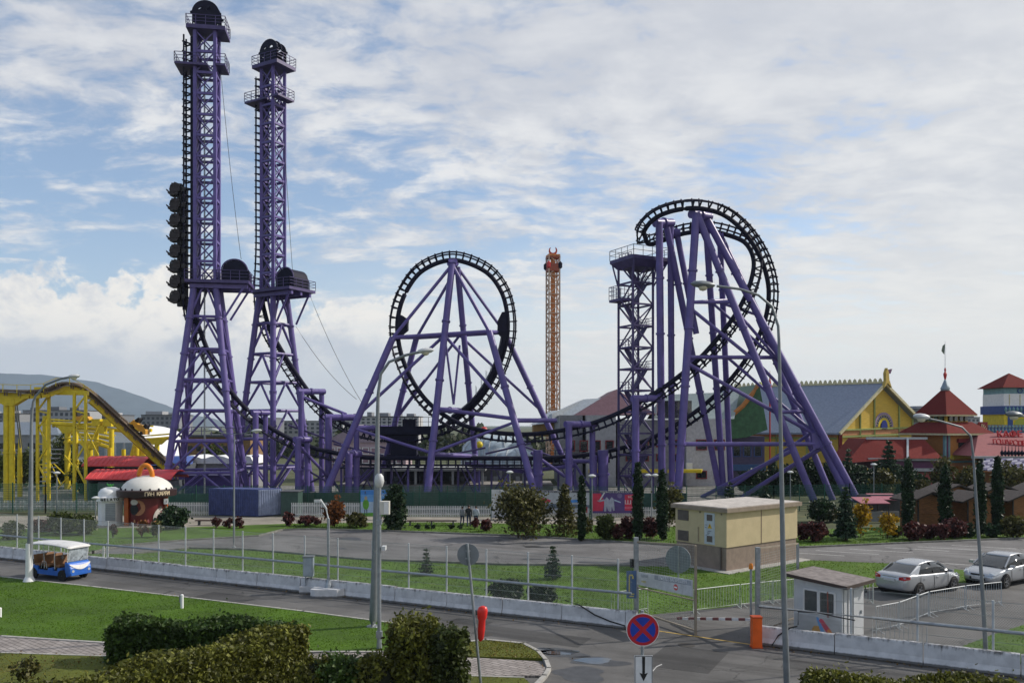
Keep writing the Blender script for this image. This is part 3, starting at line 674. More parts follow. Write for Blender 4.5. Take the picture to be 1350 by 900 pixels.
portal('purple arm reaching in behind the loop frame left foot', 470, 512, 564, 101, .33, two=False, depth=1)
for u, v, r, lab in [(709,593,.55,'short thick purple stub column beside the station'), (795,593,.62,'fat purple stub column right of the station'), (783,600,.4,'slim purple stub column between the two station beams')]:
    a = Wp(u, v, 98); support(lab, (a.x, 98, 0), [('post', Vector((a.x, 98, 0)), a, r)], 'track_column')
# ---------------- stair tower
ST = thing('stair_tower', 'purple lattice stair tower with a flat lookout deck on top', 'stair tower', (Wp(838,600,99).x, 99.5, 0))
sc = Vector((Wp(838,600,99.5).x, 99.5, 0)); ya = R(28); zt = 27.9; hs = 1.45
def sp_(x, y, z): return sc + rot2(x, y, ya) + UPZ*z
cor = [(-1,-1),(1,-1),(1,1),(-1,1)]
for x, y in cor: b = MB(); b.beam(sp_(x*hs, y*hs, 0), sp_(x*hs, y*hs, zt), .26); b.build('leg', DPURP, ST)
nl = 11
for k in range(nl):
    z0 = k*zt/nl; z1 = (k+1)*zt/nl
    for i in range(4):
        (x0, y0), (x1, y1) = cor[i], cor[(i+1) % 4]
        b = MB(); b.beam(sp_(x0*hs, y0*hs, z1), sp_(x1*hs, y1*hs, z1), .2); b.build('beam', DPURP, ST)
        if (k+i) % 2: x0, x1, y0, y1 = x1, x0, y1, y0
        b = MB(); b.beam(sp_(x0*hs, y0*hs, z0), sp_(x1*hs, y1*hs, z1), .13); b.build('brace', DPURP, ST)
    sg = 1 if k % 2 else -1; yy = -.6 if k % 2 else .6
    b = MB(); b.prism([sp_(-sg*.9, yy-.45, z0), sp_(-sg*.9, yy+.45, z0), sp_(-sg*.9, yy+.45, z0-.25), sp_(-sg*.9, yy-.45, z0-.25)], rot2(sg*1.8, 0, ya)+UPZ*(z1-z0)); fl_ = b.build('stair_flight', DPURP, ST)
    b = MB(); b.prism([sp_(sg*.9, -1.2, z1-.12), sp_(sg*1.5, -1.2, z1-.12), sp_(sg*1.5, 1.2, z1-.12), sp_(sg*.9, 1.2, z1-.12)], UPZ*.12); ld = b.build('landing', DPURP, ST)
    b = MB(); b.rail([sp_(sg*1.5, -1.2, z1), sp_(sg*1.5, 1.2, z1)], 1.0, .6, .03, 2); b.rail([sp_(-sg*.9, yy-.45, z0), sp_(sg*.9, yy-.45, z1)], 1.0, .6, .03, 1); b.build('railing', DPURP, ld, kind='stuff')
b = MB(); b.prism([sp_(-2.2, -2.6, zt), sp_(3.2, -2.6, zt), sp_(3.2, 2.2, zt), sp_(-2.2, 2.2, zt)], UPZ*.4); dk = b.build('top_deck', DPURP, ST)
b = MB(); b.add([sp_(-2.15,-2.55,zt-.01), sp_(3.15,-2.55,zt-.01), sp_(3.15,2.15,zt-.01), sp_(-2.15,2.15,zt-.01), sp_(-1.5,-1.9,zt-.75), sp_(2.4,-1.9,zt-.75), sp_(2.4,1.6,zt-.75), sp_(-1.5,1.6,zt-.75)], [(0,1,5,4),(1,2,6,5),(2,3,7,6),(3,0,4,7),(4,5,6,7),(0,1,2,3)]); b.build('deck_underframe', DPURP, ST)
b = MB(); q = [sp_(-2.2, -2.6, zt+.4), sp_(3.2, -2.6, zt+.4), sp_(3.2, 2.2, zt+.4), sp_(-2.2, 2.2, zt+.4)]; b.rail(q+q[:1], 1.15, 1.3, .035, 1); b.build('railing', LSTEEL, dk, kind='stuff')
for (x, y), (X, Y) in [((1,-1),(3,-2.3)),((1,1),(3,2)),((-1,-1),(-2,-2.4)),((-1,1),(-2,2)),((1,-1),(1.2,-2.5)),((1,1),(3,-.2))]: strut(ST, 'bracket', sp_(x*hs, y*hs, zt-3), sp_(X, Y, zt), .1, DPURP)
b = MB(); b.prism([sp_(-3.0, -1.2, 23.1), sp_(-1.4, -1.2, 23.1), sp_(-1.4, 1.2, 23.1), sp_(-3.0, 1.2, 23.1)], UPZ*.3); sdk = b.build('side_landing', DPURP, ST)
b = MB(); b.rail([sp_(-1.4, -1.2, 23.4), sp_(-3.0, -1.2, 23.4), sp_(-3.0, 1.2, 23.4), sp_(-1.4, 1.2, 23.4)], 1.5, .5, .03, 2); b.build('railing', DPURP, sdk, kind='stuff')
strut(ST, 'bracket', sp_(-2.9, -1.1, 23.1), sp_(-1.4, -1.4, 20.8), .1, DPURP)
# ---------------- cables
def cable(label, p, q, sag=0.0, r=.03):
    b = MB(); p = Vector(p); q = Vector(q); b.tube([p.lerp(q, t)-UPZ*(sag*4*t*(1-t)) for t in np.linspace(0, 1, 9)], r, 5)
    o = b.build('steel_cable', mat('steel_rope', (.05,.055,.065), .6)); tag(o, label, 'cable', 'steel cables on the towers')
cable('thin cable hanging from the head of the front tower to its winch housing', Wp(289,72,97), Wp(318,342,97), 1.2)
cable('thin cable hanging from the head of the rear tower to its winch housing', Wp(375,190,106), Wp(386,362,106), .3)
cable('upper slanting cable running from the rear tower platform towards the loop', Wp(408,388,106), Wp(478,532,103), .8)
cable('lower slanting cable running from the rear tower legs towards the loop', Wp(390,430,106), Wp(470,526,103.5), .8)
# ================================================================== BUILDINGS
def boxb(parent, name, u0, u1, vt, d, depth, m, vb=None, label=None, bev=0):
    x0, x1 = (u0-675)/FPX*d, (u1-675)/FPX*d; z1 = CAMH-(vt-HZ)/FPX*d; z0 = 0 if vb is None else CAMH-(vb-HZ)/FPX*d
    b = MB(); b.box(((x0+x1)/2, d+depth/2, (z0+z1)/2), (x1-x0, depth, z1-z0)); return b.build(name, m, parent, label=label)
def bthing(name, label, u, d, cat='building', group=None): return thing(name, label, cat, ((u-675)/FPX*d, d, 0), 0, group)
def windows(parent, u0, u1, v0, v1, d, nu, nv, m=GLASS, fr=None, fill=.6, name='window'):
    for i in range(nu):
        for j in range(nv):
            a = u0+(u1-u0)*(i+.5-fill/2)/nu; c = u0+(u1-u0)*(i+.5+fill/2)/nu; e = v0+(v1-v0)*(j+.5-fill/2)/nv; f = v0+(v1-v0)*(j+.5+fill/2)/nv
            b = MB(); p0, p1 = Wp(a, e, d), Wp(c, f, d); b.box(((p0.x+p1.x)/2, d-.02, (p0.z+p1.z)/2), (p1.x-p0.x, .12, p0.z-p1.z)); w = b.build(name, m, parent)
            if fr:
                b = MB(); x0, x1, z0, z1 = p0.x, p1.x, p1.z, p0.z
                for q, s in [(((x0+x1)/2, d-.06, z1+.06), (x1-x0+.3, .14, .12)), (((x0+x1)/2, d-.06, z0-.06), (x1-x0+.3, .2, .12)), ((x0-.07, d-.06, (z0+z1)/2), (.12, .14, z1-z0)), ((x1+.07, d-.06, (z0+z1)/2), (.12, .14, z1-z0))]: b.box(q, s)
                b.build('frame', fr, w)
# --- distant town
FARW = [mat('far_wall_a', (.20, .21, .23), .8), mat('far_wall_b', (.30, .31, .33), .8), mat('far_wall_c', (.14, .15, .17), .8), mat('far_wall_d', (.40, .40, .41), .8)]
FWIN = mat('far_window', (.05, .06, .075), .3)
def far_block(label, u0, u1, v, d, m, nw, nf, steps=()):
    T = bthing('apartment_block', label, (u0+u1)/2, d, 'building', 'distant town buildings')
    boxb(T, 'wall', u0, u1, v, d, 14, FARW[m]); boxb(T, 'roof', u0-.3, u1+.3, v-.7, d-.4, 14.8, DGREY, vb=v)
    for (a, c, t) in steps: boxb(T, 'penthouse', a, c, t, d+3, 6, FARW[(m+1) % 4], vb=v-.7)
    windows(T, u0+.5, u1-.5, v+1.2, 572, d, nw, nf, FWIN, None, .55)
far_block('long low grey block at the far left behind the yellow coaster', -60, 26, 545, 330, 0, 12, 4, [(-20,-10,542),(8,16,541)])
far_block('grey block with dark roof huts behind the yellow coaster posts', 30, 112, 541, 340, 1, 12, 4, [(40,50,537),(66,78,536),(92,104,537)])
far_block('dark grey block between yellow coaster and hill slope', 115, 158, 547, 360, 2, 7, 4, [(120,140,543),(145,153,544)])
far_block('grey block seen just left of the front coaster tower', 186, 236, 547, 330, 0, 8, 4, [(192,214,542),(222,230,544)])
far_block('low grey block seen between the feet of the two coaster towers', 300, 362, 551, 330, 2, 9, 3, [(315,330,548)])
far_block('low grey block seen right of the rear tower feet', 372, 452, 555, 350, 1, 11, 3, [(390,400,552),(420,436,551)])
far_block('pale grey block with roof chimneys seen left of the loop', 454, 552, 549, 300, 3, 14, 5, [(466,474,545),(484,490,543),(500,512,544),(522,528,543),(536,546,545)])
far_block('grey hotel block seen between yellow hall and red turret', 1200, 1232, 539, 300, 0, 6, 6, [(1208,1224,535)])
far_block('pale block seen right of the red turret roof', 1264, 1292, 550, 310, 3, 5, 4, [(1272,1284,545)])
far_block('low grey block behind the blue balustrade', 1292, 1345, 560, 320, 0, 8, 2, [(1298,1306,556),(1314,1322,557)])
# --- striped ochre building behind the front tower
T = bthing('ochre_building', 'ochre building with brown band seen through the front tower legs', 275, 140)
boxb(T, 'wall', 238, 330, 576, 140, 10, mat('ochre_wall', (.22,.13,.06), .8, var=.2)); boxb(T, 'roof', 236, 332, 573, 139.5, 11, DGREY, vb=576); windows(T, 245, 325, 584, 612, 140, 7, 2, GLASS, None, .5)
b = MB(); b.rail([Wp(240,573,139.6), Wp(330,573,139.6)], 1.3, 1.6, .05, 1); b.build('railing', DPURP, T, kind='stuff')
T = bthing('tented_pavilion', 'low white tented pavilion behind the two tower feet', 290, 112)
b = MB(); x0, x1 = Wp(232,0,112).x, Wp(335,0,112).x
b.prism([(x0, 112, 3.4), (x0+.5, 112, 4.2)]+[(x0+(x1-x0)*t, 112, 4.0+.5*abs(math.sin(t*9))) for t in np.linspace(.1, .95, 16)]+[(x1, 112, 3.4)], (0, 6, 0)); b.build('roof', WHITE, T)
boxb(T, 'wall', 236, 332, 612, 112.4, 5, GREY); windows(T, 238, 330, 616, 640, 112.3, 7, 1, GLASS, WHITE, .6)
b = MB(); b.box((Wp(268,0,104).x, 104, 1.15), (10.5, 4, 2.3)); TB = thing('purple_shed', 'low blue purple shed at the foot of the front tower', 'shed', (Wp(275,0,104).x, 104, 0)); b.build('wall', mat('indigo_panel', (.085,.060,.23), .6), TB); b = MB(); b.box((Wp(268,0,104).x, 104, 2.4), (11, 4.6, .2)); b.build('roof', DPURP, TB)
# --- pink building behind, left of the loop
T = bthing('pink_building', 'pale pink building seen behind the station left of the loop', 470, 128)
PK = mat('pale_pink_wall', (.42,.32,.35), .8, var=.08)
boxb(T, 'wall', 428, 535, 582, 128, 8, PK)
b = MB(); b.prism([Wp(425,583,127.8), Wp(470,560,127.8), Wp(476,562,127.8), Wp(538,583,127.8)], (0, 8.4, 0)); b.build('roof', mat('mauve_roof', (.30,.24,.29), .7), T)
windows(T, 432, 532, 588, 612, 128, 9, 2, mat('rose_panel', (.30,.20,.24), .5), WHITE, .6)
# --- ice coloured tent domes behind the loop
ICE = mat('pale_ice_membrane', (.34, .41, .46), .5, var=.3, scale=1.2, bump=.3, bscale=3)
for lab, u0, u1, vt, d in [('large ice blue membrane dome behind the right foot of the loop', 604, 706, 571, 128), ('low ice blue rounded roof right of the loop foot', 634, 716, 590, 118)]:
    T = bthing('membrane_dome', lab, (u0+u1)/2, d, 'dome', 'ice blue domes')
    c = Vector(((u0+u1)/2-675, 0, 0))*(d/FPX); r = (u1-u0)/2/FPX*d; h = CAMH-(vt-HZ)/FPX*d
    b = MB(); b.lathe([(r, 0), (r, h*.45), (r*.93, h*.7), (r*.75, h*.86), (r*.45, h*.96), (.15, h)], (c.x, d+r, 0), 24); b.build('roof', ICE, T, smooth=50)
    b = MB()
    for k in range(8):
        a = math.pi+math.pi*k/7; b.tube([(c.x+q*math.cos(a)*1.01, d+r+q*math.sin(a)*1.01, z+.04) for q, z in [(r, h*.45), (r*.93, h*.7), (r*.75, h*.86), (r*.45, h*.96)]], .07, 5)
    b.build('rib', LSTEEL, T, kind='stuff')
for lab, u, v, m in [('red ball on a mast behind the loop foot', 638, 567, RED), ('yellow ball on a mast behind the loop foot', 632, 586, YELLOW)]:
    T = bthing('ball_lamp', lab, u, 121, 'ball lamp', 'coloured balls behind the loop'); p = Wp(u, v, 121); b = MB(); b.lathe([(.01, -.55), (.4, -.4), (.55, 0), (.4, .4), (.01, .55)], p, 12); b.build('ball', m, T, smooth=80); strut(T, 'mast', (p.x, 121, 0), p, .06, STEEL)
# --- station
T = bthing('coaster_station', 'low loading station with flat pale roof edge under the loop', 600, 101, 'station')
TEAL = mat('teal_grey_panel', (.07,.11,.12), .6, var=.2, dirt=.3)
b = MB(); b.box((Wp(600,0,103).x-1, 104.5, .7), (26, 7, 1.4)); b.build('platform', SITE, T)
b = MB(); p0, p1 = Wp(503,621,101), Wp(640,621,101); b.box(((p0.x+p1.x)/2, 104.5, 3.15), (p1.x-p0.x, 7, .28)); b.build('roof', LGREY, T)
for u in (505, 548, 597, 636, 660, 690): p = Wp(u, 0, 101.4); b = MB(); b.box((p.x, 101.4, 1.5), (.28, .28, 3.0)); b.build('post', LGREY, T)
for u0, u1, m in [(505,546,TEAL),(549,588,TEAL),(590,600,DGREY),(602,622,mat('sage_panel',(.16,.20,.18),.6)),(624,655,TEAL)]: boxb(T, 'wall_panel', u0, u1, 652, 100.9, .12, m)
b = MB(); b.box((Wp(575,0,107).x, 107.6, 2.0), (24, .2, 2.4)); b.build('back_wall', DGREY, T)
windows(T, 515, 690, 622, 640, 107.4, 12, 1, mat('pale_hall_window', (.20,.22,.25), .2), None, .4)  # plain pale blue-grey panes
b = MB(); b.rail([Wp(506,652,101.0), Wp(640,652,101.0)], 1.0, 1.2, .03, 2); b.build('railing', STEEL, T, kind='stuff')
for q, p2, r in [((613,611,100.5),(690,621,100),.30),((690,621,100),(760,613,100),.26),((632,620,100),(632,655,100),.13),((614,614,100),(636,660,99.5),.13),((672,622,100),(655,650,100),.12),((700,596,99),(745,628,99),.2),((742,607,99),(782,608,99),.24),((745,590,99),(785,655,99),.16),((690,600,99),(700,640,99),.16),((470,640,100),(500,612,100),.14),((455,650,100),(490,615,100),.14)]:
    strut(T, 'beam', Wp(*q), Wp(*p2), r)
for k, u in enumerate(range(450, 800, 22)):
    p = Wp(u, 0, 100.2+(k % 2)*.4); b = MB(); b.beam((p.x, p.y, 0), (p.x, p.y, 3.7), .24); b.build('trestle_post', DPURP if k % 2 else PURPLE, T)
    q = Wp(u+22, 0, 100.4); b = MB(); b.beam((p.x, p.y, .2), (q.x, q.y, 3.4) if k % 2 else (p.x-1.6, p.y, 3.4), .15); b.build('trestle_brace', DPURP, T)
b = MB(); p, q = Wp(440,0,99.0), Wp(700,0,99.2); b.box(((p.x+q.x)/2, 99.1, 3.5), (q.x-p.x, .8, .14)); WK = b.build('catwalk', NAVY, T)
b = MB(); b.rail([Vector((p.x, 98.75, 3.55)), Vector((q.x, 98.75, 3.55))], 1.05, 1.1, .028, 2); b.build('railing', NAVY, WK, kind='stuff')
for u0, v0, u1, v1, d in [(372,600,440,640,99),(400,640,470,606,101),(380,560,450,585,103.5),(440,585,505,600,103),(500,588,560,606,103.5),(560,606,640,590,102.5),(690,588,740,606,101.5),(640,598,700,584,101),(480,560,540,590,104)]:
    strut(T, 'brace', Wp(u0,v0,d), Wp(u1,v1,d), .12, DPURP)
b = MB(); b.box((Wp(760,0,103).x, 103.5, 4.2), (8, 3, .4)); b.build('maintenance_deck', NAVY, T)
b = MB(); q = [Wp(722,0,101.8), Wp(795,0,101.8)]; b.rail([Vector((q[0].x, 101.8, 4.4)), Vector((q[1].x, 101.8, 4.4))], 1.1, 1, .03, 2); b.build('railing', NAVY, T, kind='stuff')
# --- grey hall behind the turn
T = bthing('grey_hall', 'large grey hall with mauve gable roof behind the stair tower', 840, 118)
boxb(T, 'wall', 738, 768, 547, 118, 16, GREY); boxb(T, 'wall', 773, 812, 547, 117, 16, LGREY); boxb(T, 'wall', 816, 905, 553, 119, 14, GREY); boxb(T, 'wall', 905, 960, 552, 118, 14, mat('off_white_wall', (.46,.46,.47), .75, dirt=.2))
b = MB(); z = Wp(0,547,118).z
b.prism([Wp(757,547.5,119), Wp(813,513,124), Wp(866,546,119)], (0, 12, 0)); b.build('roof', mat('mauve_gable', (.125,.065,.085), .75, var=.15), T)
b = MB(); b.prism([Wp(728,556,122), Wp(728,545,122), Wp(770,526,126), Wp(800,524,126), Wp(812,547,122), Wp(812,556,122)], (0, 12, 0)); b.build('roof', mat('pale_blue_roof', (.33,.37,.41), .6), T)
b = MB(); b.prism([Wp(860,552,119), Wp(880,520,124), Wp(975,516,124), Wp(968,552,119)], (0, 5, 0)); b.build('roof', mat('slate_green_roof', (.20,.25,.26), .6), T)
DRED = mat('dark_red_frame', (.20,.02,.025), .5)
windows(T, 913, 960, 574, 598, 118, 2, 1, GLASS, DRED, .5); windows(T, 913, 960, 617, 634, 118, 2, 1, GLASS, DRED, .5); windows(T, 744, 812, 575, 600, 117, 4, 1, GLASS, DRED, .5); windows(T, 820, 900, 575, 612, 119, 4, 2, GLASS, DRED, .4)
boxb(T, 'air_unit', 905, 913, 610, 117.2, .6, WHITE, vb=618); boxb(T, 'balcony', 868, 912, 528, 117, 1.4, GLASS, vb=551)
for a, c in [(845,868),(880,925),(776,790)]:
    b = MB(); p, q = Wp(a,619,115.6), Wp(c,619,115.6); b.prism([p, Wp(a,623,115.6), Wp(a+2,618,117)], (q.x-p.x, 0, 0)); b.build('awning', YELLOW, T)
b = MB(); b.prism([Wp(703,575,133), Wp(703,560,133), Wp(790,550,133), Wp(790,575,133)], (0, 8, 0)); TT = bthing('ochre_shed', 'ochre walled shed with pale roof right of the loop foot', 720, 133); b.build('wall', mat('ochre_wall2', (.27,.16,.05), .75), TT)
b = MB(); b.prism([Wp(700,560,132.6), Wp(728,541,136), Wp(772,540,136), Wp(795,551,132.6)], (0, 9, 0)); b.build('roof', mat('pale_blue_roof', (.33,.37,.41)), TT)
# --- green swooping roof
T = bthing('green_roofed_house', 'house with a swooping green roof and orange gable trim behind the purple legs', 985, 122)
boxb(T, 'wall', 962, 1008, 575, 122, 9, mat('violet_wall', (.07,.06,.12), .7)); boxb(T, 'base_wall', 960, 1010, 612, 121.4, .6, mat('blue_band', (.03,.08,.20), .6), vb=620)
GRN = mat('green_glazed_roof', (.030,.105,.045), .5, var=.25, scale=2, bump=.4, bscale=6)
cv = [(1001,506),(992,520),(980,535),(965,548),(945,562),(935,570)]
b = MB(); b.prism([Wp(u,v,120.8) for u,v in cv]+[Wp(950,580,120.8), Wp(985,576,120.8), Wp(1012,566,120.8)], (0, 10, 0)); b.build('roof', GRN, T)
b = MB(); b.tube([Wp(u-1,v,120.5) for u,v in cv], .35, 6); b.build('gable_trim', mat('orange_trim', (.42,.17,.04), .6), T)
b = MB(); b.tube([Wp(1001,506,120.5), Wp(1008,510,121.5), Wp(1017,520,124)], .35, 6); b.build('ridge_trim', mat('lime_trim', (.35,.40,.05), .6), T)
windows(T, 964, 1006, 580, 606, 122, 3, 1, GLASS, mat('blue_frame', (.03,.06,.2), .5), .6)
T = bthing('red_spire', 'thin red wooden spire rising beyond the green roof', 1015, 128, 'spire'); p = Wp(1015,488,128); b = MB(); b.lathe([(.12, 0), (.12, p.z-5), (.12, p.z-3.5), (.34, p.z-2.6), (.12, p.z-1.5), (.02, p.z)], (p.x, 128, 0), 8); b.build('shaft', RED, T)
# --- yellow timber hall
YW = mat('yellow_clapboard', (.62,.42,.060), .65, var=.15, scale=4, stretch=(.3,.3,5), bump=.5, bscale=3.5)
LIME = mat('sage_timber', (.30,.36,.12), .6); PEACH = mat('peach_band', (.48,.22,.10), .65); SLATE = mat('blue_slate_roof', (.205,.240,.315), .6, var=.18, scale=3, stretch=(1,1,4), bump=.35, bscale=5); CREAM = mat('cream_barge_board', (.55,.50,.30), .6)
T = bthing('timber_hall', 'yellow timber gabled hall with blue slate roof and dragon ridge finial', 1150, 130)
PL, PR = Wp(1106,564,130), Wp(1203,546,139); AP = Wp(1163,505,134.6); PR.z = 10.3
gd = Vector((PR.x-PL.x, PR.y-PL.y, 0)); gl = gd.length; gd.normalize(); ld = Vector((-gd.y, gd.x, 0)); ld = Vector((-.77, .64, 0)); LEN = 27
nrm = Vector((gd.y, -gd.x, 0))                                    # gable faces the camera and right
def gpnt(s, z, o=0.0): return Vector((PL.x, PL.y, 0)) + gd*s + UPZ*z + nrm*o
sA = (Vector((AP.x, AP.y, 0))-Vector((PL.x, PL.y, 0))).dot(gd); zA = AP.z
wall = [gpnt(0, 0), gpnt(gl, 0), gpnt(gl, PR.z), gpnt(sA, zA-.35), gpnt(0, PL.z)]
b = MB(); b.prism(wall, ld*LEN); b.build('wall', YW, T)
b = MB()
l0, a0, r0 = gpnt(-1.0, PL.z-.75, .9), gpnt(sA, zA, .9), gpnt(gl+1.1, PR.z-1.0, .9)
b.prism([l0, a0, a0-UPZ*.28, l0-UPZ*.28], ld*(LEN+2)); b.prism([a0, r0, r0-UPZ*.28, a0-UPZ*.28], ld*(LEN+2)); RF = b.build('roof', SLATE, T)
for p, q in ((l0, a0), (a0, r0)):
    b = MB(); b.beam(p+nrm*.08-UPZ*.12, q+nrm*.08-UPZ*.12, .3, .42); b.build('barge_board', CREAM, RF)
b = MB(); b.beam(a0+UPZ*.1, a0+ld*(LEN+2)+UPZ*.1, .35, .3); b.build('ridge_cap', CREAM, RF)
fin = None
for k in range(34):
    q = a0+ld*(.8*k+.8)+UPZ*.22
    if fin is None:
        b = MB(); b.prism([q-ld*.28, q+ld*.28, q+ld*.2+UPZ*.35, q+UPZ*.6, q-ld*.2+UPZ*.35], nrm*.15); fin = b.build('ridge_finial', CREAM, RF); q0 = q
    else:
        c = fin.copy(); lk(c); c.location = q-q0
b = MB(); q = a0+UPZ*.1; b.prism([q-gd*.9-UPZ*.9, q-gd*.45+UPZ*.3, q-gd*.5+UPZ*1.5, q-gd*.1+UPZ*2.3, q+gd*.25+UPZ*1.6, q+gd*.4+UPZ*.4, q+gd*1.0-UPZ*.8, q+UPZ*-.1], nrm*.5); DR = b.build('dragon_finial', mat('ochre_finial', (.45,.32,.06), .6), T)
b = MB(); b.prism([q+gd*.15+UPZ*1.5, q+gd*.3+UPZ*2.0, q+gd*1.25+UPZ*2.2, q+gd*.8+UPZ*1.4], nrm*.4); b.build('beak', mat('plum_paint', (.10,.04,.10), .6), DR)
zo = lambda v: CAMH-(v-HZ)/FPX*132
for s in (.12, gl*.27, gl*.46, gl*.80, gl-.12):
    zt_ = (PL.z+(zA-PL.z)*s/sA if s < sA else zA+(PR.z-zA)*(s-sA)/(gl-sA))-.7
    b = MB(); b.beam(gpnt(s, 0, .08), gpnt(s, zt_, .08), .3, .22); b.build('timber_post', LIME, T)
for z in (7.35, 8.4): b = MB(); b.beam(gpnt(0, z-.6, .1), gpnt(gl, z-.2, .1), .3, .24); b.build('timber_rail', LIME, T)
b = MB(); b.prism([gpnt(.3, 6.95, .03), gpnt(gl-.3, 7.3, .03), gpnt(gl-.3, 8.0, .03), gpnt(.3, 7.6, .03)], nrm*.05); b.build('peach_panel', PEACH, T)
cx, cz = gl*.585, 8.3; CI = [gpnt(cx, cz, .12)]
def arcring(r0, r1, n, m, name, o, a0=0, a1=math.pi, gap=0):
    b = MB()
    for k in range(n):
        t0 = a0+(a1-a0)*(k+gap/2)/n; t1 = a0+(a1-a0)*(k+1-gap/2)/n
        b.prism([gpnt(cx+r*math.cos(t), cz+r*math.sin(t), o) for r, t in ((r0,t0),(r1,t0),(r1,t1),(r0,t1))], nrm*.1)
    return b.build(name, m, T, kind='stuff' if gap else None)
arcring(2.0, 2.35, 20, mat('lilac_trim', (.30,.22,.33), .6), 'arch_ring', .06); arcring(1.45, 1.98, 20, mat('cream_panel', (.48,.40,.22), .6), 'arch_ring', .05); arcring(1.5, 1.92, 13, mat('navy_block', (.03,.04,.12), .6), 'arch_blocks', .09, gap=.4); arcring(.95, 1.43, 16, YELLOW, 'arch_ring', .07)
b = MB(); b.prism([gpnt(cx+.75*math.cos(t), cz+.2+.9*math.sin(t), .1) for t in np.linspace(0, math.pi, 10)]+[gpnt(cx-.75, cz-.4, .1), gpnt(cx+.75, cz-.4, .1)], nrm*.15); b.build('arched_door', mat('cobalt_door', (.015,.03,.22), .4), T)
b = MB(); b.beam(gpnt(.1, 0, .15), gpnt(.1, PL.z-.8, .15), .5); b.build('red_corner_post', DRED, T)
lw = lambda t, z, o=.06: Vector((PL.x, PL.y, 0))+ld*t+UPZ*z+Vector((-.64,-.77,0))*o
b = MB(); b.prism([lw(.3, 6.6), lw(LEN, 6.6), lw(LEN, 7.6), lw(.3, 7.6)], Vector((-.64,-.77,0))*.08); b.build('peach_panel', PEACH, T)
for t in (5, 10, 15, 20): b = MB(); b.beam(lw(t, 0), lw(t, 7.6), .3, .2); b.build('timber_post', LIME, T)
b = MB(); b.beam(lw(.3, 6.5), lw(LEN, 6.5), .2, .3); b.build('timber_rail', LIME, T)
# --- turret house
TR_ = mat('red_tile_roof', (.135,.021,.018), .9, spec=.12, var=.2, scale=4, stretch=(1,1,3), bump=.4, bscale=6); ORW = mat('orange_wall', (.47,.20,.05), .7, var=.1); PLUM = mat('plum_band', (.11,.03,.09), .6); CORAL = mat('coral_wall', (.36,.085,.075), .75, var=.1); AQUA = mat('aqua_column', (.16,.30,.33), .6)
T = bthing('turret_house', 'orange turret house with two tier red pyramid roof and flagpole', 1245, 112)
yt = R(20); tc = Vector((Wp(1246,0,115).x, 115, 0))
def tp(x, y, z): return tc + rot2(x, y, yt) + UPZ*z
def pyr(name, h0, h1, z0, z1, m, par):
    b = MB(); b.add([tp(x*h0, y*h0, z0) for x, y in cor]+[tp(x*h1, y*h1, z1) for x, y in cor], [(0,1,5,4),(1,2,6,5),(2,3,7,6),(3,0,4,7),(3,2,1,0),(4,5,6,7)]); return b.build(name, m, par)
zv = lambda v, d=115: CAMH-(v-HZ)/FPX*d
pyr('wall', 2.9, 2.9, 0, zv(573), ORW, T); pyr('eave_board', 4.15, 4.15, zv(573), zv(570.5), CREAM, T); pyr('roof', 4.2, 2.3, zv(570.5), zv(556), TR_, T)
pyr('lantern_wall', 1.95, 1.95, zv(557), zv(548), YW, T); pyr('eave_board', 2.75, 2.75, zv(548.5), zv(546.5), CREAM, T); pyr('roof', 2.8, .35, zv(546.5), zv(514), TR_, T)
for i in range(4):
    (x0, y0), (x1, y1) = cor[i], cor[(i+1) % 4]
    for t in (.15, .38, .62, .85):
        b = MB(); q = tp((x0+(x1-x0)*t)*1.97, (y0+(y1-y0)*t)*1.97, 0); b.box((q.x, q.y, zv(552)), (.55, .55, .62), rz=yt); b.build('lantern_window', GLASS, T)
b = MB(); b.lathe([(.5, zv(515)), (.62, zv(512)), (.42, zv(508)), (.22, zv(503)), (.1, zv(500))], tc, 12); b.build('finial_bell', mat('zinc', (.25,.30,.34), .4, .5), T, smooth=50)
b = MB(); b.lathe([(.08, zv(501)), (.2, zv(496)), (.26, zv(493)), (.1, zv(490)), (.14, zv(487)), (.03, zv(484))], tc, 8); b.build('finial_spike', RED, T)
b = MB(); b.cyl(tc+UPZ*zv(486), tc+UPZ*zv(450), .045, .03); b.build('flagpole', WHITE, T)
b = MB(); q = tc+UPZ*zv(453); b.prism([q, q+Vector((-.35,0,-.3)), q+Vector((-.5,0,-1.0)), q+Vector((-.1,0,-1.5))], (0, .03, 0)); b.build('flag', mat('grey_green_cloth', (.15,.19,.15), .8), T)
for x, y in cor[:3]:
    for k, m in enumerate((AQUA, PLUM, AQUA)):
        q = tp(x*2.92+(.32*(k-1) if y < 0 and x < 0 else 0), y*2.92-(.0 if y < 0 else 0)+(.32*(k-1) if x > 0 else 0), 0); b = MB(); b.box((q.x, q.y, zv(573)/2), (.3, .3, zv(573)-.02*k-.05), rz=yt); b.build('column', m, T)
q = tp(.5, -2.95, 0); b = MB(); b.box((q.x, q.y, zv(589)), (2.7, .3, 1.5), rz=yt); w = b.build('window', GLASS, T)
b = MB(); b.box((q.x, q.y-.05, zv(580)), (3.2, .5, .5), rz=yt); b.build('window_hood', DRED, w)
q = tp(0, -2.95, 0)
for v, m, h in [(601,YELLOW,.5),(607,AQUA,.3),(614,PEACH,.9),(624,DRED,.9),(634,PLUM,1.2)]: b = MB(); b.box((q.x, q.y, zv(v)), (4.9, .22, h), rz=yt); b.build('wall_band', m, T)
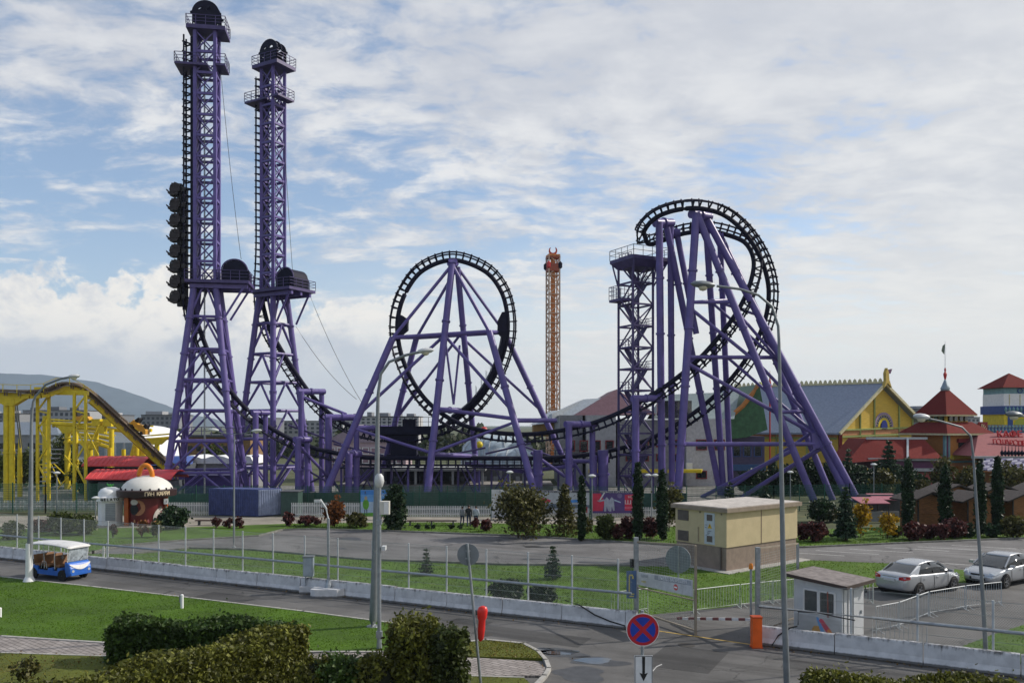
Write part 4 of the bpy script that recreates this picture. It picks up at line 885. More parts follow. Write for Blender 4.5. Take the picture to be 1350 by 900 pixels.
# low red-roofed wings beside the turret
T = bthing('red_roofed_wing', 'low coral wing with plain red tiled roof left of the turret', 1180, 108)
boxb(T, 'wall', 1150, 1240, 622, 109, 6, CORAL); boxb(T, 'wall_band', 1148, 1241, 608, 108.8, 6.2, PLUM, vb=617); boxb(T, 'gutter_board', 1145, 1243, 603.5, 108.3, .3, LGREY, vb=607); boxb(T, 'gutter_board', 1147, 1242, 617, 108.5, .4, LGREY, vb=621)
b = MB(); b.prism([Wp(1116,610,108), Wp(1142,578,112), Wp(1196,578,112), Wp(1196,604,108)], (0, 6, 0)); b.build('roof', TR_, T)
b = MB(); b.prism([Wp(1197.5,604,108), Wp(1197.5,578,112), Wp(1218,578,112), Wp(1243,604,108)], (0, 6, 0)); b.build('roof', mat('red_tile_roof_b', (.16,.027,.023), .9, spec=.12, var=.2, scale=4, stretch=(1,1,3), bump=.4, bscale=6), T)
b = MB(); b.beam(Wp(1142,577.5,111.9), Wp(1222,577.5,111.9), .3); b.beam(Wp(1196.7,578,111.6), Wp(1196.7,604,107.8), .25); b.build('roof_flashing', LSTEEL, T)
T = bthing('pink_roofed_house', 'long house with a pink roof carrying red letters, right of the turret', 1330, 108)
PKR = mat('pink_metal_roof', (.25,.075,.080), .8, var=.1)
b = MB(); P0 = [Wp(1284,601,106), Wp(1290,571,112), Wp(1470,571,112), Wp(1470,601,106)]; b.prism(P0, (0, 5, 0)); b.build('roof', PKR, T)
boxb(T, 'wall', 1286, 1470, 616, 107, 8, ORW); boxb(T, 'eave_board', 1283, 1470, 601, 105.6, .5, LGREY, vb=604)
windows(T, 1290, 1460, 622, 640, 107, 8, 1, GLASS, DRED, .5)
rx_ = math.atan2(P0[1].z-P0[0].z, P0[1].y-P0[0].y)
LET = mat('red_letter', (.52,.025,.03), .4)
def onroof(u, v): 
    t = (601-v)/30.0; d = 106+6*t; p = Wp(u, v, d); return p+Vector((0,-.35,.1))
text('КАФЕ', 1.25, onroof(1329,573.5), R(75), 0, LET, T, depth=.25, sx=1.0)
for k, ch in enumerate('ГОШАРОДЕО'): text(ch, .85+.15*(k % 2), onroof(1309+k*5.6, 583+.35*k), R(75), R(-6), LET, T, depth=.2)
b = MB()
for k in range(14): q = Wp(1321+k*4.4, 598, 105.4); b.lathe([(.02, -.3), (.2, -.1), (.24, .2), (.05, .45), (.03, 1.0)], q, 6)
b.build('finial_row', NAVY, T, kind='stuff')
# chequered zigzag canopy
T = bthing('zigzag_canopy', 'violet and white zigzag tiled canopy under the pink roof', 1320, 100, 'canopy')
V1 = mat('violet_tile', (.10,.09,.17), .5); V2 = mat('pale_lilac_tile', (.32,.31,.38), .5)
for r_ in range(6):
    for k in range(16):
        t0 = r_/6; t1 = (r_+.92)/6; d0 = 100+3.2*t0; d1 = 100+3.2*t1; u = 1284+k*9+r_*3.2
        b = MB(); v0 = 621-15*t0; v1 = 621-15*t1
        b.prism([Wp(u,v0,d0), Wp(u+8.6,v0-1.2,d0), Wp(u+8.6,v1-1.2,d1), Wp(u,v1,d1)], (0, .03, .16)); b.build('tile', V1 if (k+r_) % 2 else V2, T)
for u in (1288, 1330, 1372): b = MB(); q = Wp(u,0,100.5); b.box((q.x, 100.5, 1.4), (.2, .2, 2.8)); b.build('post', WOOD, T)
b = MB(); b.box((Wp(1340,0,103.4).x, 103.4, 1.4), (11, .2, 2.8)); b.build('back_wall', WOOD, T)
T = bthing('blue_balustrade', 'blue and white wooden balustrade with a dark red fan panel behind the pink roof', 1320, 118, 'balustrade')
BLU = mat('royal_blue_paint', (.03,.07,.24), .5)
boxb(T, 'rail', 1302, 1470, 569.5, 118, .4, BLU, vb=571); boxb(T, 'rail', 1302, 1470, 560, 118, .4, BLU, vb=561)
b = MB()
for k in range(28): q = Wp(1304+k*4.5, 565, 118); b.lathe([(.12, -.5), (.2, -.25), (.1, 0), (.2, .25), (.12, .5)], q, 6)
b.build('baluster', AQUA, T, kind='stuff')
boxb(T, 'fan_panel', 1291, 1302, 556, 117.8, .4, DRED, vb=572)
b = MB()
for k in range(5): a = R(15+16*k); q = Wp(1293,571,117.6); b.beam(q+Vector((.25*math.cos(a),0,.25*math.sin(a))), q+Vector((1.0*math.cos(a),0,1.4*math.sin(a))), .1)
b.build('fan_ray', CREAM, T, kind='stuff')
T = bthing('painted_tower', 'square white, blue and yellow painted tower with red pyramid roof at the right edge', 1335, 130, 'tower')
tc = Vector((Wp(1330,0,132).x, 132, 0)); yt = R(4); zz = lambda v: zv(v, 130)
pyr('roof', 3.2, .05, zz(511), zz(491), TR_, T); 
for va, vb_, h, m in [(519,511.3,2.55,AQUA),(535,519,2.6,WHITE),(546,535,2.85,BLU),(562,546,2.6,YELLOW)]: pyr('storey', h, h, zz(va), zz(vb_), m, T)
pyr('base_wall', 2.5, 2.5, 0, zz(562), BLU, T)
for x in (-.75, 0, .75):
    b = MB(); q = tp(x*2.3, -2.62, zz(527)); b.box(q, (.12, .1, 1.7), rz=yt); b.build('panel_strip', CREAM, T)
b = MB()
for k in range(9): q = tp(-2.5+k*.62, -2.9, zz(540)); b.lathe([(.1, -.45), (.24, 0), (.1, .45)], q, 6)
b.build('diamond_trim', AQUA, T, kind='stuff')
b = MB(); q = tp(0, -2.6, zz(515)); b.lathe([(.28,-.08),(.42,-.08),(.42,.08),(.28,.08)], q, 14, axis='y'); b.build('round_motif', BLU, T)
b = MB(); q = tp(.2, -2.63, zz(561)); b.prism([q+Vector((1.2*math.cos(t),0,1.1*math.sin(t))) for t in np.linspace(0, math.pi, 12)], (0, -.1, 0)); b.build('arch_panel', mat('lime_panel', (.35,.38,.05), .6), T)
b = MB(); q = tp(-1.6, -2.63, zz(556)); b.box(q, (.8, .1, 1.6)); b.build('blue_door', BLU, T)
# --- chalets
def chalet(label, u, v, w, h, rl=2.6, dp=2.4):
    p = G(u, v); T = thing('wooden_chalet', label, 'market hut', p, R(8), 'row of brown market huts')
    b = MB(); b.prism([(-w/2, 0, 0), (w/2, 0, 0), (w/2, 0, h), (0, 0, h+.55), (-w/2, 0, h)], (0, dp, 0)); b.build('wall', WOOD, T, local=True)
    for s in (-1, 1):
        b = MB(); b.prism([(0, -.45, h+.72), (s*(w/2+.75), -.45, h-.02), (s*(w/2+.75), -.45, h-.14), (0, -.45, h+.58)], (0, dp+.8, 0)); b.build('roof', DWOOD, T, local=True)
        b = MB(); b.box((s*(w/2-.04), -.03, h/2), (.12, .08, h)); b.build('corner_board', DWOOD, T, local=True)
    b = MB(); b.box((0, -.03, h*.55), (w*.62, .07, .06)); b.box((0, -.02, .45), (w*.8, .06, .07)); b.build('ledge', WOOD, T, local=True)
chalet('brown market hut left of the two others, half behind a tall cypress', 1226, 698, 2.2, 2.45)
chalet('middle brown market hut between two cypresses', 1292, 698, 2.3, 2.4)
chalet('brown market hut cut off by the right edge of the photo', 1352, 697, 2.4, 2.4)
for lab, u in [('brown market hut roof in the back row behind the left hut', 1262), ('brown market hut roof in the back row behind the middle hut', 1318), ('brown market hut roof farthest right in the back row', 1380)]: chalet(lab, u, 684, 2.6, 2.5)
T = bthing('cafe_terrace', 'small cafe terrace with two flat pink canopies behind the yellow bushes', 1165, 74, 'cafe terrace')
MAG = mat('faded_magenta_cloth', (.30,.10,.13), .7)
for u0, u1, v, d in [(1136,1174,663,73),(1156,1192,658,75.5)]:
    b = MB(); p, q = Wp(u0,v,d), Wp(u1,v,d); b.prism([p, p+Vector((0,2.4,.35)), p+Vector((0,2.4,.28)), p-UPZ*.08], (q.x-p.x, 0, 0)); b.build('canopy', MAG, T)
    for x in (p.x+.1, q.x-.1):
        for y in (d+.1, d+2.2): b = MB(); b.cyl((x, y, 0), (x, y, p.z), .04, n=6); b.build('post', DWOOD, T)
b = MB(); b.box((Wp(1158,0,73.2).x, 73.4, .55), (3.8, .12, .9)); b.build('parapet', mat('grey_counter', (.28,.28,.27), .7), T)
b = MB(); b.box((Wp(1165,0,76).x, 77, 1.1), (4.0, .2, 2.2)); b.build('back_wall', DGREY, T)
# --- left: red-roofed sheds, blue roof, white arched hall
RR = mat('red_sheet_roof', (.58,.055,.058), .5, var=.1)
SW = mat('slate_wall', (.075,.085,.10), .7, var=.15)
for lab, u0, u1, v0, v1, d in [('red vaulted shed roof farther from the road', 122, 184, 602, 617, 100), ('red vaulted shed roof nearer the round kiosk', 128, 222, 620, 634, 90)]:
    T = bthing('red_roofed_shed', lab, (u0+u1)/2, d, 'shed', 'red roofed sheds'); w = (u1-u0)/FPX*d; x0 = (u0-675)/FPX*d; zt_ = CAMH-(v0-HZ)/FPX*d; zb_ = CAMH-(v1-HZ)/FPX*d
    boxb(T, 'wall', u0+1, u1, v1+1, d+.3, 4.5, SW)
    prof = [(0, d-.3+5*t, zb_+(zt_-zb_)*math.sin(math.pi*(.08+.84*t))) for t in np.linspace(0, 1, 9)]
    b = MB(); b.prism([(x0-1.2, y, z) for _, y, z in prof]+[(x0-1.2, y, z-.12) for _, y, z in prof[::-1]], (w+1.6, 0, 0)); RF = b.build('roof', RR, T, smooth=30)
    for k in range(int(w/.55)):
        b = MB(); b.tube([(x0-1.1+k*.56, y, z+.02) for _, y, z in prof], .04, 4); b.build('roof_seam', RR, RF)
    b = MB(); gx = x0-1.0; b.prism([(gx, d, 0), (gx, d+4.4, 0)]+[(gx, y, z-.15) for _, y, z in prof[::-1]], (.15, 0, 0)); b.build('end_wall', SW, T)
    windows(T, u0+4, u1-4, v1+6, v1+20, d+.3, 4, 1, GLASS, LSTEEL, .45)
T = bthing('blue_roofed_shed', 'long low shed with a bright blue sheet roof behind the red roofs', 195, 106, 'shed'); boxb(T, 'wall', 160, 236, 612, 106, 6, SW)
b = MB(); b.prism([Wp(158,613,105.6), Wp(168,602,108), Wp(240,602,108), Wp(238,613,105.6)], (0, 4, 0)); b.build('roof', mat('cobalt_sheet_roof', (.03,.07,.27), .5), T)
T = bthing('arched_hall', 'big white arched hall behind the yellow coaster', 130, 170, 'hall')
b = MB(); c = Wp(128,0,170).x; rr = 11.5; prof = [(c+rr*math.cos(t), 170, .5+8.0*math.sin(t)) for t in np.linspace(0, math.pi, 20)]; b.prism(prof, (0, 25, 0)); b.build('vault', WHITE, T, smooth=30)
b = MB(); b.tube([(x, 169.8, z) for x, y, z in prof], .3, 6); b.build('arch_rim', LSTEEL, T)
windows(T, 80, 176, 580, 605, 169.9, 8, 1, mat('pale_glazing', (.20,.24,.28), .15), LSTEEL, .7)
T = bthing('grey_warehouse', 'wide grey warehouse with bluish roof behind the yellow coaster at the left edge', 30, 190, 'warehouse'); boxb(T, 'wall', -140, 75, 572, 190, 20, GREY); b = MB(); b.prism([Wp(-145,573,189.5), Wp(-140,556,196), Wp(72,556,196), Wp(78,573,189.5)], (0, 14, 0)); b.build('roof', mat('blue_grey_sheet', (.16,.19,.23), .5), T)
windows(T, -100, 70, 580, 595, 190, 9, 1, GLASS, None, .5)
# --- drop tower
T = bthing('drop_tower', 'tall slim orange lattice drop tower with a crescent on top', 729, 175, 'drop tower')
RUST = mat('orange_lattice_paint', (.55,.20,.06), .55, var=.2); PALEL = mat('pale_lattice_paint', (.46,.33,.25), .6)
d = 175; c = Vector((Wp(729,0,d).x, d, 0)); ztp = Wp(0,338,d).z; h_ = 1.15
yt = R(12); P4 = lambda i, z, h=h_: c+rot2(cor[i][0]*h, cor[i][1]*h, yt)+UPZ*z
for i in range(4): b = MB(); b.beam(P4(i, 0), P4(i, ztp), .30); b.build('leg', PALEL, T)
b = MB(); b.beam(c, c+UPZ*ztp, .95); b.build('core_mast', RUST, T)
nb = 22
for k in range(nb):
    for i in range(4):
        j = (i+1) % 4; z0, z1 = ztp*k/nb, ztp*(k+1)/nb
        if k % 2: i, j = j, i
        b = MB(); b.beam(P4(i, z0), P4(j, z1), .16); b.beam(P4(i, z1), P4(j, z1), .16); b.build('brace', PALEL, T)
b = MB(); z = Wp(0,350,d).z; b.box(c+UPZ*(z-.5), (2.5, 2.5, 1.6), rz=yt); b.box(c+UPZ*(z+1.6), (2.6, 2.6, .3), rz=yt); gn = b.build('gondola', mat('burnt_orange', (.28,.06,.03), .5), T)
for i in range(4):
    b = MB(); q = P4(i, z, 1.25); b.lathe([(.05,-.9),(.42,-.6),(.45,.3),(.1,.7)], q, 8); b.build('seat_pod', NAVY if i % 2 else RED, gn)
b = MB(); b.box(c+UPZ*(ztp+.1), (2.5, 2.5, .35), rz=yt); b.build('cap', RUST, T)
q = c+UPZ*(ztp+1.15); outer = [(.9*math.cos(t), .9*math.sin(t)) for t in np.linspace(R(125), R(415), 24)]; inner = [(.6*math.cos(t), .18+.64*math.sin(t)) for t in np.linspace(R(415-22), R(125+22), 20)]
plate(outer+inner, [], .5, mat('crescent_red', (.42,.06,.03), .5), T, 'crescent', Matrix.Translation(q) @ Matrix.Rotation(R(90), 4, 'X'))
# --- yellow coaster
YT = thing('yellow_coaster', 'yellow steel family roller coaster with a brown ribbed drop at the left edge', 'roller coaster', (Wp(60,0,96).x, 96, 0))
BRN = mat('brown_track_ties', (.17,.13,.095), .7)
def ybox(p, q, w, h, name='track_beam'): b = MB(); b.beam(p, q, w, h); return b.build(name, YELLOW, YT)
def ypost(u, vt, d, r, name='column', double=False):
    t = Wp(u, vt, d)
    for s in ((-1, 1) if double else (0,)): strut(YT, name, (t.x+s*r*1.0, d, 0), (t.x+s*r*1.0, d, t.z), r, YELLOW, 12, flange=6)
    return t
def ycap(u, v, d, w, hh=.9):
    t = Wp(u, v, d); b = MB(); b.prism([t+Vector((-w,-.4,0)), t+Vector((w,-.4,0)), t+Vector((.5,-.4,-hh)), t+Vector((-.5,-.4,-hh))], (0, .8, 0)); b.build('column_head', YELLOW, YT)
ypost(12, 530, 92, .30, double=True); ycap(14, 519, 92, 2.6, 1.3)
b = MB(); b.box(Wp(12,525,92), (1.7,.9,1.2)); b.build('column_head', YELLOW, YT)
ypost(26, 600, 100, .27); b = MB(); q = Wp(26,600,100); b.cyl(q, q+UPZ*3.6, .25, .05, 10); b.build('column_tip', YELLOW, YT)
trk = [(-80,512,92),(-30,513.5,92),(0,514,92),(40,515,92),(64,513,93),(80,506,94),(92,504.5,94.6),(104,507,95.2),(116,514,95.8),(135,530,96.8),(160,553,98),(188,579,99.4),(215,604,100.8),(240,622,102)]
P = catmull([Wp(*q) for q in trk], [UPZ]*len(trk), .5); P = [p for p, _ in P]
b = MB(); 
for k in range(0, len(P)-1, 2):
    p, q = P[k], P[min(k+2, len(P)-1)]; b.beam(p-UPZ*(.6 if p.x < Wp(110,0,95).x else .8), q-UPZ*(.6 if p.x < Wp(110,0,95).x else .8), .8, .52 if p.x < Wp(110,0,95).x else .9)
b.build('track_beam', YELLOW, YT)
for s in (-.55, .55): b = MB(); b.tube([p+Vector((.15*s, s, .0)) for p in P], .11, 6); b.build('rail', BRN, YT)
b = MB()
PD = [p for i, p in enumerate(P[:-1])]+[p.lerp(P[i+1], .5) for i, p in enumerate(P[:-1])]
for k in range(0, len(PD)):
    p = PD[k]; b.beam(p+Vector((-.1,-.95,-.08)), p+Vector((.1,.95,-.08)), .16)
    if k % 3 == 0: b.beam(p+Vector((0,-.7,-.1)), p+Vector((0,-.7,-.6)), .1)
b.build('tie', BRN, YT, kind='stuff')
b = MB()
for k in range(0, len(P)-1): b.beam(P[k]-UPZ*.25, P[k+1]-UPZ*.25, 2.0, .06)
b.build('track_deck', BRN, YT)
b = MB(); 
for k in range(0, len(P)-2, 3):
    if P[k].x < Wp(112,0,95).x: b.beam(P[k]+Vector((0,-1.0,-.3)), P[k]+Vector((0,-1.0,.6)), .06); b.beam(P[k]+Vector((0,-1.0,.6)), P[min(k+3, len(P)-1)]+Vector((0,-1.0,.6)), .06)
b.build('walkway_rail', YELLOW, YT, kind='stuff')
ybox(Wp(46,517,94), Wp(116,518,94), .5, .5, 'portal_beam'); ybox(Wp(46,513,95), Wp(112,513,95), .4, .5, 'portal_beam')
for u, dd in [(49.5,93.5),(64.5,93.5),(98,93.5),(113,93.5),]:
    t = Wp(u, 518, dd); b = MB(); b.beam((t.x, dd, 0), t, .27); b.build('portal_post', YELLOW, YT)
for u0, u1 in [(49.5,64.5),(98,113)]:
    for k, (va, vb_) in enumerate([(521,541),(541,541),(545,566),(560,585),(585,610),(610,635)]):
        a, c = (u0, u1) if k % 2 else (u1, u0); b = MB(); b.beam(Wp(a,va,93.5), Wp(c,vb_+(4 if k%2 else 0),93.5), .16); b.build('portal_brace', YELLOW, YT)
for v in (560, 585, 612): b = MB(); b.beam(Wp(49.5,v,93.5), Wp(64.5,v,93.5), .14); b.build('portal_brace', YELLOW, YT)
for pts in [[(64,558,112),(100,560,112),(140,559,112),(180,566,112),(200,567,112)], [(70,561,116),(120,565,115),(165,568,114),(185,575,114)], [(95,572,118),(130,575,117),(150,579,117)], [(190,580,112),(226,577,112)], [(85,583,112),(120,583,112),(145,590,112)]]:
    q = [p for p, _ in catmull([Wp(*x) for x in pts], [UPZ]*len(pts), 1.0)]
    for a, c in zip(q[:-1], q[1:]): pass
    b = MB(); b.tube(q, .27, 6); b.build('track_beam', YELLOW, YT)
    for s in (-.5, .5): b = MB(); b.tube([x+Vector((0,s,.55)) for x in q], .1, 5); b.build('rail', YELLOW, YT)
for u, v, dd, r in [(61,548,104,.75),(89,566,112,.62),(100,568,108,.5),(119,585,108,.6),(127,570,112,.5),(147,566,110,.55),(145,590,106,.5),(163,592,110,.45),(180,588,108,.75),(207,582,112,.55)]: ypost(u, v, dd, r*.58)
for u, v, dd, w in [(207,577,112,1.5),(119,582,108,1.4),(182,600,108,1.5),(89,562,112,1.2)]: ycap(u, v, dd, w)
b = MB(); q = Wp(180,598,108); b.prism([q+Vector((-2.2,0,-1.2)), q+Vector((-1.0,0,-.6)), q+Vector((-.4,0,1.6)), q+Vector((.6,0,1.6)), q+Vector((1.2,0,-.6)), q+Vector((2.3,0,-1.2))], (0, .7, 0)); b.build('cross_bracket', YELLOW, YT)
for u, v in [(128,557),(134,566),(143,557)]: b = MB(); b.box(Wp(u,v,111), (1.1,.8,1.0)); b.build('motor_box', YELLOW, YT)
for u0, v0, u1, v1 in [(70,610,105,645),(105,610,75,645),(85,600,118,640),(118,605,90,645),(62,600,80,640),(110,560,130,600),(130,560,112,598)]: b = MB(); b.beam(Wp(u0,v0,106), Wp(u1,v1,106), .11); b.build('brace', YELLOW, YT)
b = MB(); b.beam(Wp(19,524,93), Wp(27,590,97), .12); b.beam(Wp(21.5,524,93), Wp(29.5,590,97), .12); b.build('ladder', STEEL, YT, kind='stuff')
b = MB()
for k in range(9): b.box(Wp(63+k*.0-6+k*2.2, 640-k*6, 98), (.9, 1.2, .1))
b.build('stair_tread', STEEL, YT, kind='stuff')
def ycar(label, u, v, d, tilt):
    p = Wp(u, v, d); T = thing('coaster_car', label, 'coaster car', p, 0, 'yellow coaster cars'); M = Matrix.Rotation(tilt, 3, 'Y'); b = MB()
    f = lambda L: [M @ Vector(q) for q in L]
    b.prism([p+q for q in f([(-1.1,-.6,.25),(-1.0,-.6,.8),(-.2,-.6,.7),(.2,-.6,.95),(.9,-.6,.7),(1.2,-.6,.3),(1.0,-.6,.15)])], (0, 1.2, 0)); b.build('body', mat('amber_car_paint', (.55,.28,.02), .4), T)
    b = MB(); b.prism([p+q for q in f([(-.9,-.5,.8),(-.75,-.5,1.35),(-.5,-.5,1.35),(-.45,-.5,.75)])], (0, 1.0, 0)); b.prism([p+q for q in f([(.3,-.5,.9),(.4,-.5,1.3),(.65,-.5,1.25),(.75,-.5,.75)])], (0, 1.0, 0)); b.build('seat_back', BLACK, T)
    b = MB()
    for x in (-.7, .7):
        q = p+M @ Vector((x, 0, .12)); b.cyl(q+Vector((0,-.62,0)), q+Vector((0,.62,0)), .2, n=10)
    b.build('wheel', BLACK, T, kind='stuff')
ycar('amber car running down the brown ribbed drop of the yellow coaster', 182, 567, 99.2, R(38)); ycar('amber car standing on the upper flat rails of the yellow coaster', 109, 556, 112, 0)
# ================================================================== STREET FURNITURE
LDIR = Vector((.898, -.44, 0)); LNR = Vector((.44, .898, 0))
def lp(x, off=0.0): return Vector((x, barrier_y(x), 0)) + LNR*off
BH = .74
def barrier_run(label, x0, x1):
    T = thing('barrier_wall', label, 'barrier wall', lp(x0), 0, 'white concrete roadside barriers')
    x = x0; r = random.Random(int(x0*7)); 
    while x < x1-.3:
        w = min(2.62, x1-x); a, c = lp(x), lp(x+w-.03); h = BH+r.uniform(-.03, .03); o = LNR*r.uniform(-.025, .025)
        n = (c-a).normalized(); t = Vector((-n.y, n.x, 0))
        sec = [(-.22, 0), (-.22, .10), (-.15, .28), (-.13, h-.04), (-.10, h), (.10, h), (.13, h-.04), (.15, .28), (.22, .10), (.22, 0)]
        b = MB(); b.prism([a+o+t*s+UPZ*z for s, z in sec], c-a); b.build('concrete_block', BARR, T); x += w
barrier_run('long run of weathered white concrete blocks left of the gate', -58, 5.3); barrier_run('weathered white concrete blocks right of the orange boom box', 9.6, 27)
def mesh_fence(label, xs, x0, x1, ztop, m=WIRE, rail=True):
    T = thing('wire_fence', label, 'wire fence', lp(x0), 0, 'wire fences behind the barriers')
    for x in xs:
        p = lp(x, .30); b = MB(); b.cyl(p, p+UPZ*ztop, .042, n=7); P_ = b.build('post', LSTEEL, T, smooth=50)
        b = MB(); b.beam(p+UPZ*(BH-.25)-LNR*.32, p+UPZ*(BH-.25), .12, .09); b.build('clamp', STEEL, P_)
    b = MB(); a, c = lp(x0, .22), lp(x1, .22)
    if x0 < 7: b.tube([lp(x, .22)+UPZ*1.42 for x in np.linspace(x0, x1, 5)], .062, 8)
    else: b.tube([lp(x, .22)+UPZ*1.42 for x in np.linspace(x0, x1, 4)], .068, 8)
    b.build('pipe_rail', STEEL, T, smooth=50)
    # chain link: two families of thin slanted wires
    a, c = lp(x0, .30), lp(x1, .30); Ld = (c-a).length; d = (c-a)/Ld; H = ztop-.45-.05; z0 = .45; vs = []; fs = []; w = .0038
    st = .085
    for sg in (1, -1):
        k = -H/.9
        while k < Ld:
            s0, s1 = (k, k+H*.9); za, zb = (z0, z0+H) if sg > 0 else (z0+H, z0)
            if s0 < 0: f = -s0/(s1-s0); za = za+(zb-za)*f; s0 = 0
            if s1 > Ld: f = (Ld-s0)/(s1-s0); zb = za+(zb-za)*f; s1 = Ld
            if s1-s0 > .02:
                p, q = a+d*s0+UPZ*za, a+d*s1+UPZ*zb; n = len(vs)
                vs += [p-UPZ*w, p+UPZ*w, p+LNR*w*1.6, q-UPZ*w, q+UPZ*w, q+LNR*w*1.6]; fs += [(n, n+1, n+4, n+3), (n+1, n+2, n+5, n+4), (n+2, n, n+3, n+5)]
            k += st
    b = MB(); b.add(vs, fs); b.build('chain_link', m, T, kind='stuff')
    b = MB(); 
    for z in (ztop-.04, 1.9, 1.0): b.tube([lp(x, .30)+UPZ*z for x in np.linspace(x0, x1, 6)], .008, 4)
    b.build('tension_wire', WIRE, T, kind='stuff'); return T
mesh_fence('chain link fence with many thin posts and one pipe rail left of the gate', [ -57+1.92*k for k in range(33)], -57.5, 5.0, 2.85)
mesh_fence('chain link fence with few posts and one pipe rail in front of the guard booth', [12.68, 14.66, 16.75, 18.9, 21], 9.7, 24, 2.45)
# black cable drooping on the barrier
b = MB(); q = [(748,780),(765,786),(785,798),(800,805),(822,813)]; b.tube([lp(2.4+.62*k, -.2)+UPZ*z for k, z in enumerate([.95,.8,.45,.25,.12])], .03, 6); tag(b.build('loose_cable', BLACK), 'black cable drooping over the barrier left of the gate', 'cable', 'cables on the barriers')
b = MB(); b.tube([lp(10.2,-.22)+UPZ*.05, lp(10.4,-.2)+UPZ*.45, lp(10.8,-.15)+UPZ*.8, lp(11.0,0)+UPZ*.85], .03, 6); tag(b.build('loose_cable', BLACK), 'black cable curling over the barrier beside the orange boom box', 'cable', 'cables on the barriers')
b = MB(); p = G(1052,836); b.tube([lp(11.0,.25)+UPZ*.85, lp(11.0,.28)+UPZ*1.35, lp(11.6,.28)+UPZ*1.4, lp(12.3,.28)+UPZ*1.3, lp(12.8,.28)+UPZ*1.25], .022, 6); tag(b.build('loose_cable', BLACK), 'thin black cable looped along the pipe rail before the booth', 'cable', 'cables on the barriers')
# ---------------- gate
d0 = 36.5
T = thing('sliding_gate', 'open steel mesh gate frame with a white notice panel', 'gate', G(917,838))
gA, gB = Vector((5.55, 37.3, 0)), G(917, 838)
for q, r, h, n in [(gA, .09, 5.05-.2, 'gate_post')]:
    b = MB(); b.beam(q, q+UPZ*(CAMH-(708-HZ)/FPX*37.3), .2, .2); b.build(n, STEEL, T)
ztA, ztB = CAMH-(715-HZ)/FPX*37.2, CAMH-(719-HZ)/FPX*gB.y
TAN = mat('tan_painted_steel', (.26,.22,.17), .6, dirt=.3)
for p, q, w in [(gB, gB+UPZ*ztB, .10), (gA+UPZ*3.38, gB+UPZ*ztB, .07), (gA+LDIR*.2+UPZ*.25, gB+UPZ*.22, .07), (gA+UPZ*1.36, gB+UPZ*1.45, .05)]: b = MB(); b.beam(p, q, w); b.build('frame', TAN, T)
b = MB()
L_ = (gB-gA).length; gdir = (gB-gA)/L_
for k in range(24): s = L_*k/24; b.beam(gA+gdir*s+UPZ*.3, gA+gdir*s+UPZ*ztB, .006)
for k in range(30): z = .3+(ztB-.3)*k/30; b.beam(gA+UPZ*z*.97, gB+UPZ*z, .006)
b.build('wire_mesh', WIRE, T, kind='stuff')
fn = Vector((gdir.y, -gdir.x, 0)); zc = 2.15
p0 = gA+gdir*.15+fn*.06; p1 = gB-gdir*.08+fn*.06
b = MB(); b.prism([p0+UPZ*1.52, p1+UPZ*1.60, p1+UPZ*2.28, p0+UPZ*2.09], fn*.03); PN = b.build('notice_panel', mat('grey_white_board', (.50,.51,.52), .6, dirt=.25), T)
sl = math.atan2(-.35, (p1-p0).length); ga = math.atan2(gdir.y, gdir.x)
GT = mat('pale_print', (.75,.76,.77), .6); 
b = MB(); q0, q1 = p0.lerp(p1, .34)+fn*.035, p0.lerp(p1, .98)+fn*.035; b.prism([q0+UPZ*1.93, q1+UPZ*2.04, q1+UPZ*2.23, q0+UPZ*2.11], fn*.004); b.build('print_band', mat('grey_print_band', (.30,.32,.35), .6), PN)
def ontext(body, s, t, z, m, bold=.0, sx=1.0):
    p = p0.lerp(p1, t)+fn*.045+UPZ*(z+.18*t); te = text(body, s, (0,0,0), 0, 0, m, PN, depth=.006, sx=sx, bold=bold)
    M = Matrix(((gdir.x, 0, fn.x, 0), (gdir.y, 0, fn.y, 0), (.06, 1, 0, 0), (0, 0, 0, 1))); te.data.transform(Matrix.Translation(base_of(PN))); te.data.transform(Matrix.Translation(p-base_of(PN)) @ M); return te
ontext('ВЪЕЗД ЗАПРЕЩЁН', .19, .66, 1.97, GT); RP = mat('faded_red_print', (.5,.10,.09), .6)
ontext('СОЧИ', .16, .15, 1.94, mat('faded_grey_print', (.32,.34,.38), .6)); ontext('парк', .14, .14, 1.70, mat('faded_yellow_print', (.55,.48,.12), .6))
b = MB(); q = p0.lerp(p1, .72)+fn*.038+UPZ*1.82
b.prism([q+gdir*(.13*math.cos(t))+UPZ*(.13*math.sin(t)) for t in np.linspace(0, 2*math.pi, 18)[:-1]], fn*.006); b.build('no_entry_print', RP, PN)
b = MB(); b.prism([q+fn*.008+gdir*x+UPZ*z for x, z in ((-.09,-.025),(.09,-.035),(.09,.02),(-.09,.03))], fn*.004); b.build('no_entry_bar', GT, PN)
T = thing('info_sign', 'blue rectangular notice on the left gate post', 'sign', (4.9, 37.4, 0)); q = Wp(832.5, 770, 37.2)
b = MB(); b.box(q, (.44, .05, 1.22)); b.build('board', mat('dull_blue_board', (.07,.13,.26), .5, dirt=.3), T)
b = MB(); 
for x, z, w, h in [(-.10,.0,.05,.8),(-.02,.42,.16,.06),(.06,.32,.06,.12),(.0,-.42,.24,.05),(.0,-.52,.2,.04)]: b.box(q+Vector((x,-.03,z)), (w,.012,h))
b.build('print', mat('faded_yellow_print', (.55,.48,.12), .6), T, kind='stuff'); b = MB(); b.beam(q+Vector((.2,.04,.2)), q+Vector((.3,.04,.2)), .04); b.build('clamp', STEEL, T)
T = thing('round_sign', 'grey back of a round traffic sign beyond the gate', 'sign', G(895,772)); q = Wp(894,737,44.5)
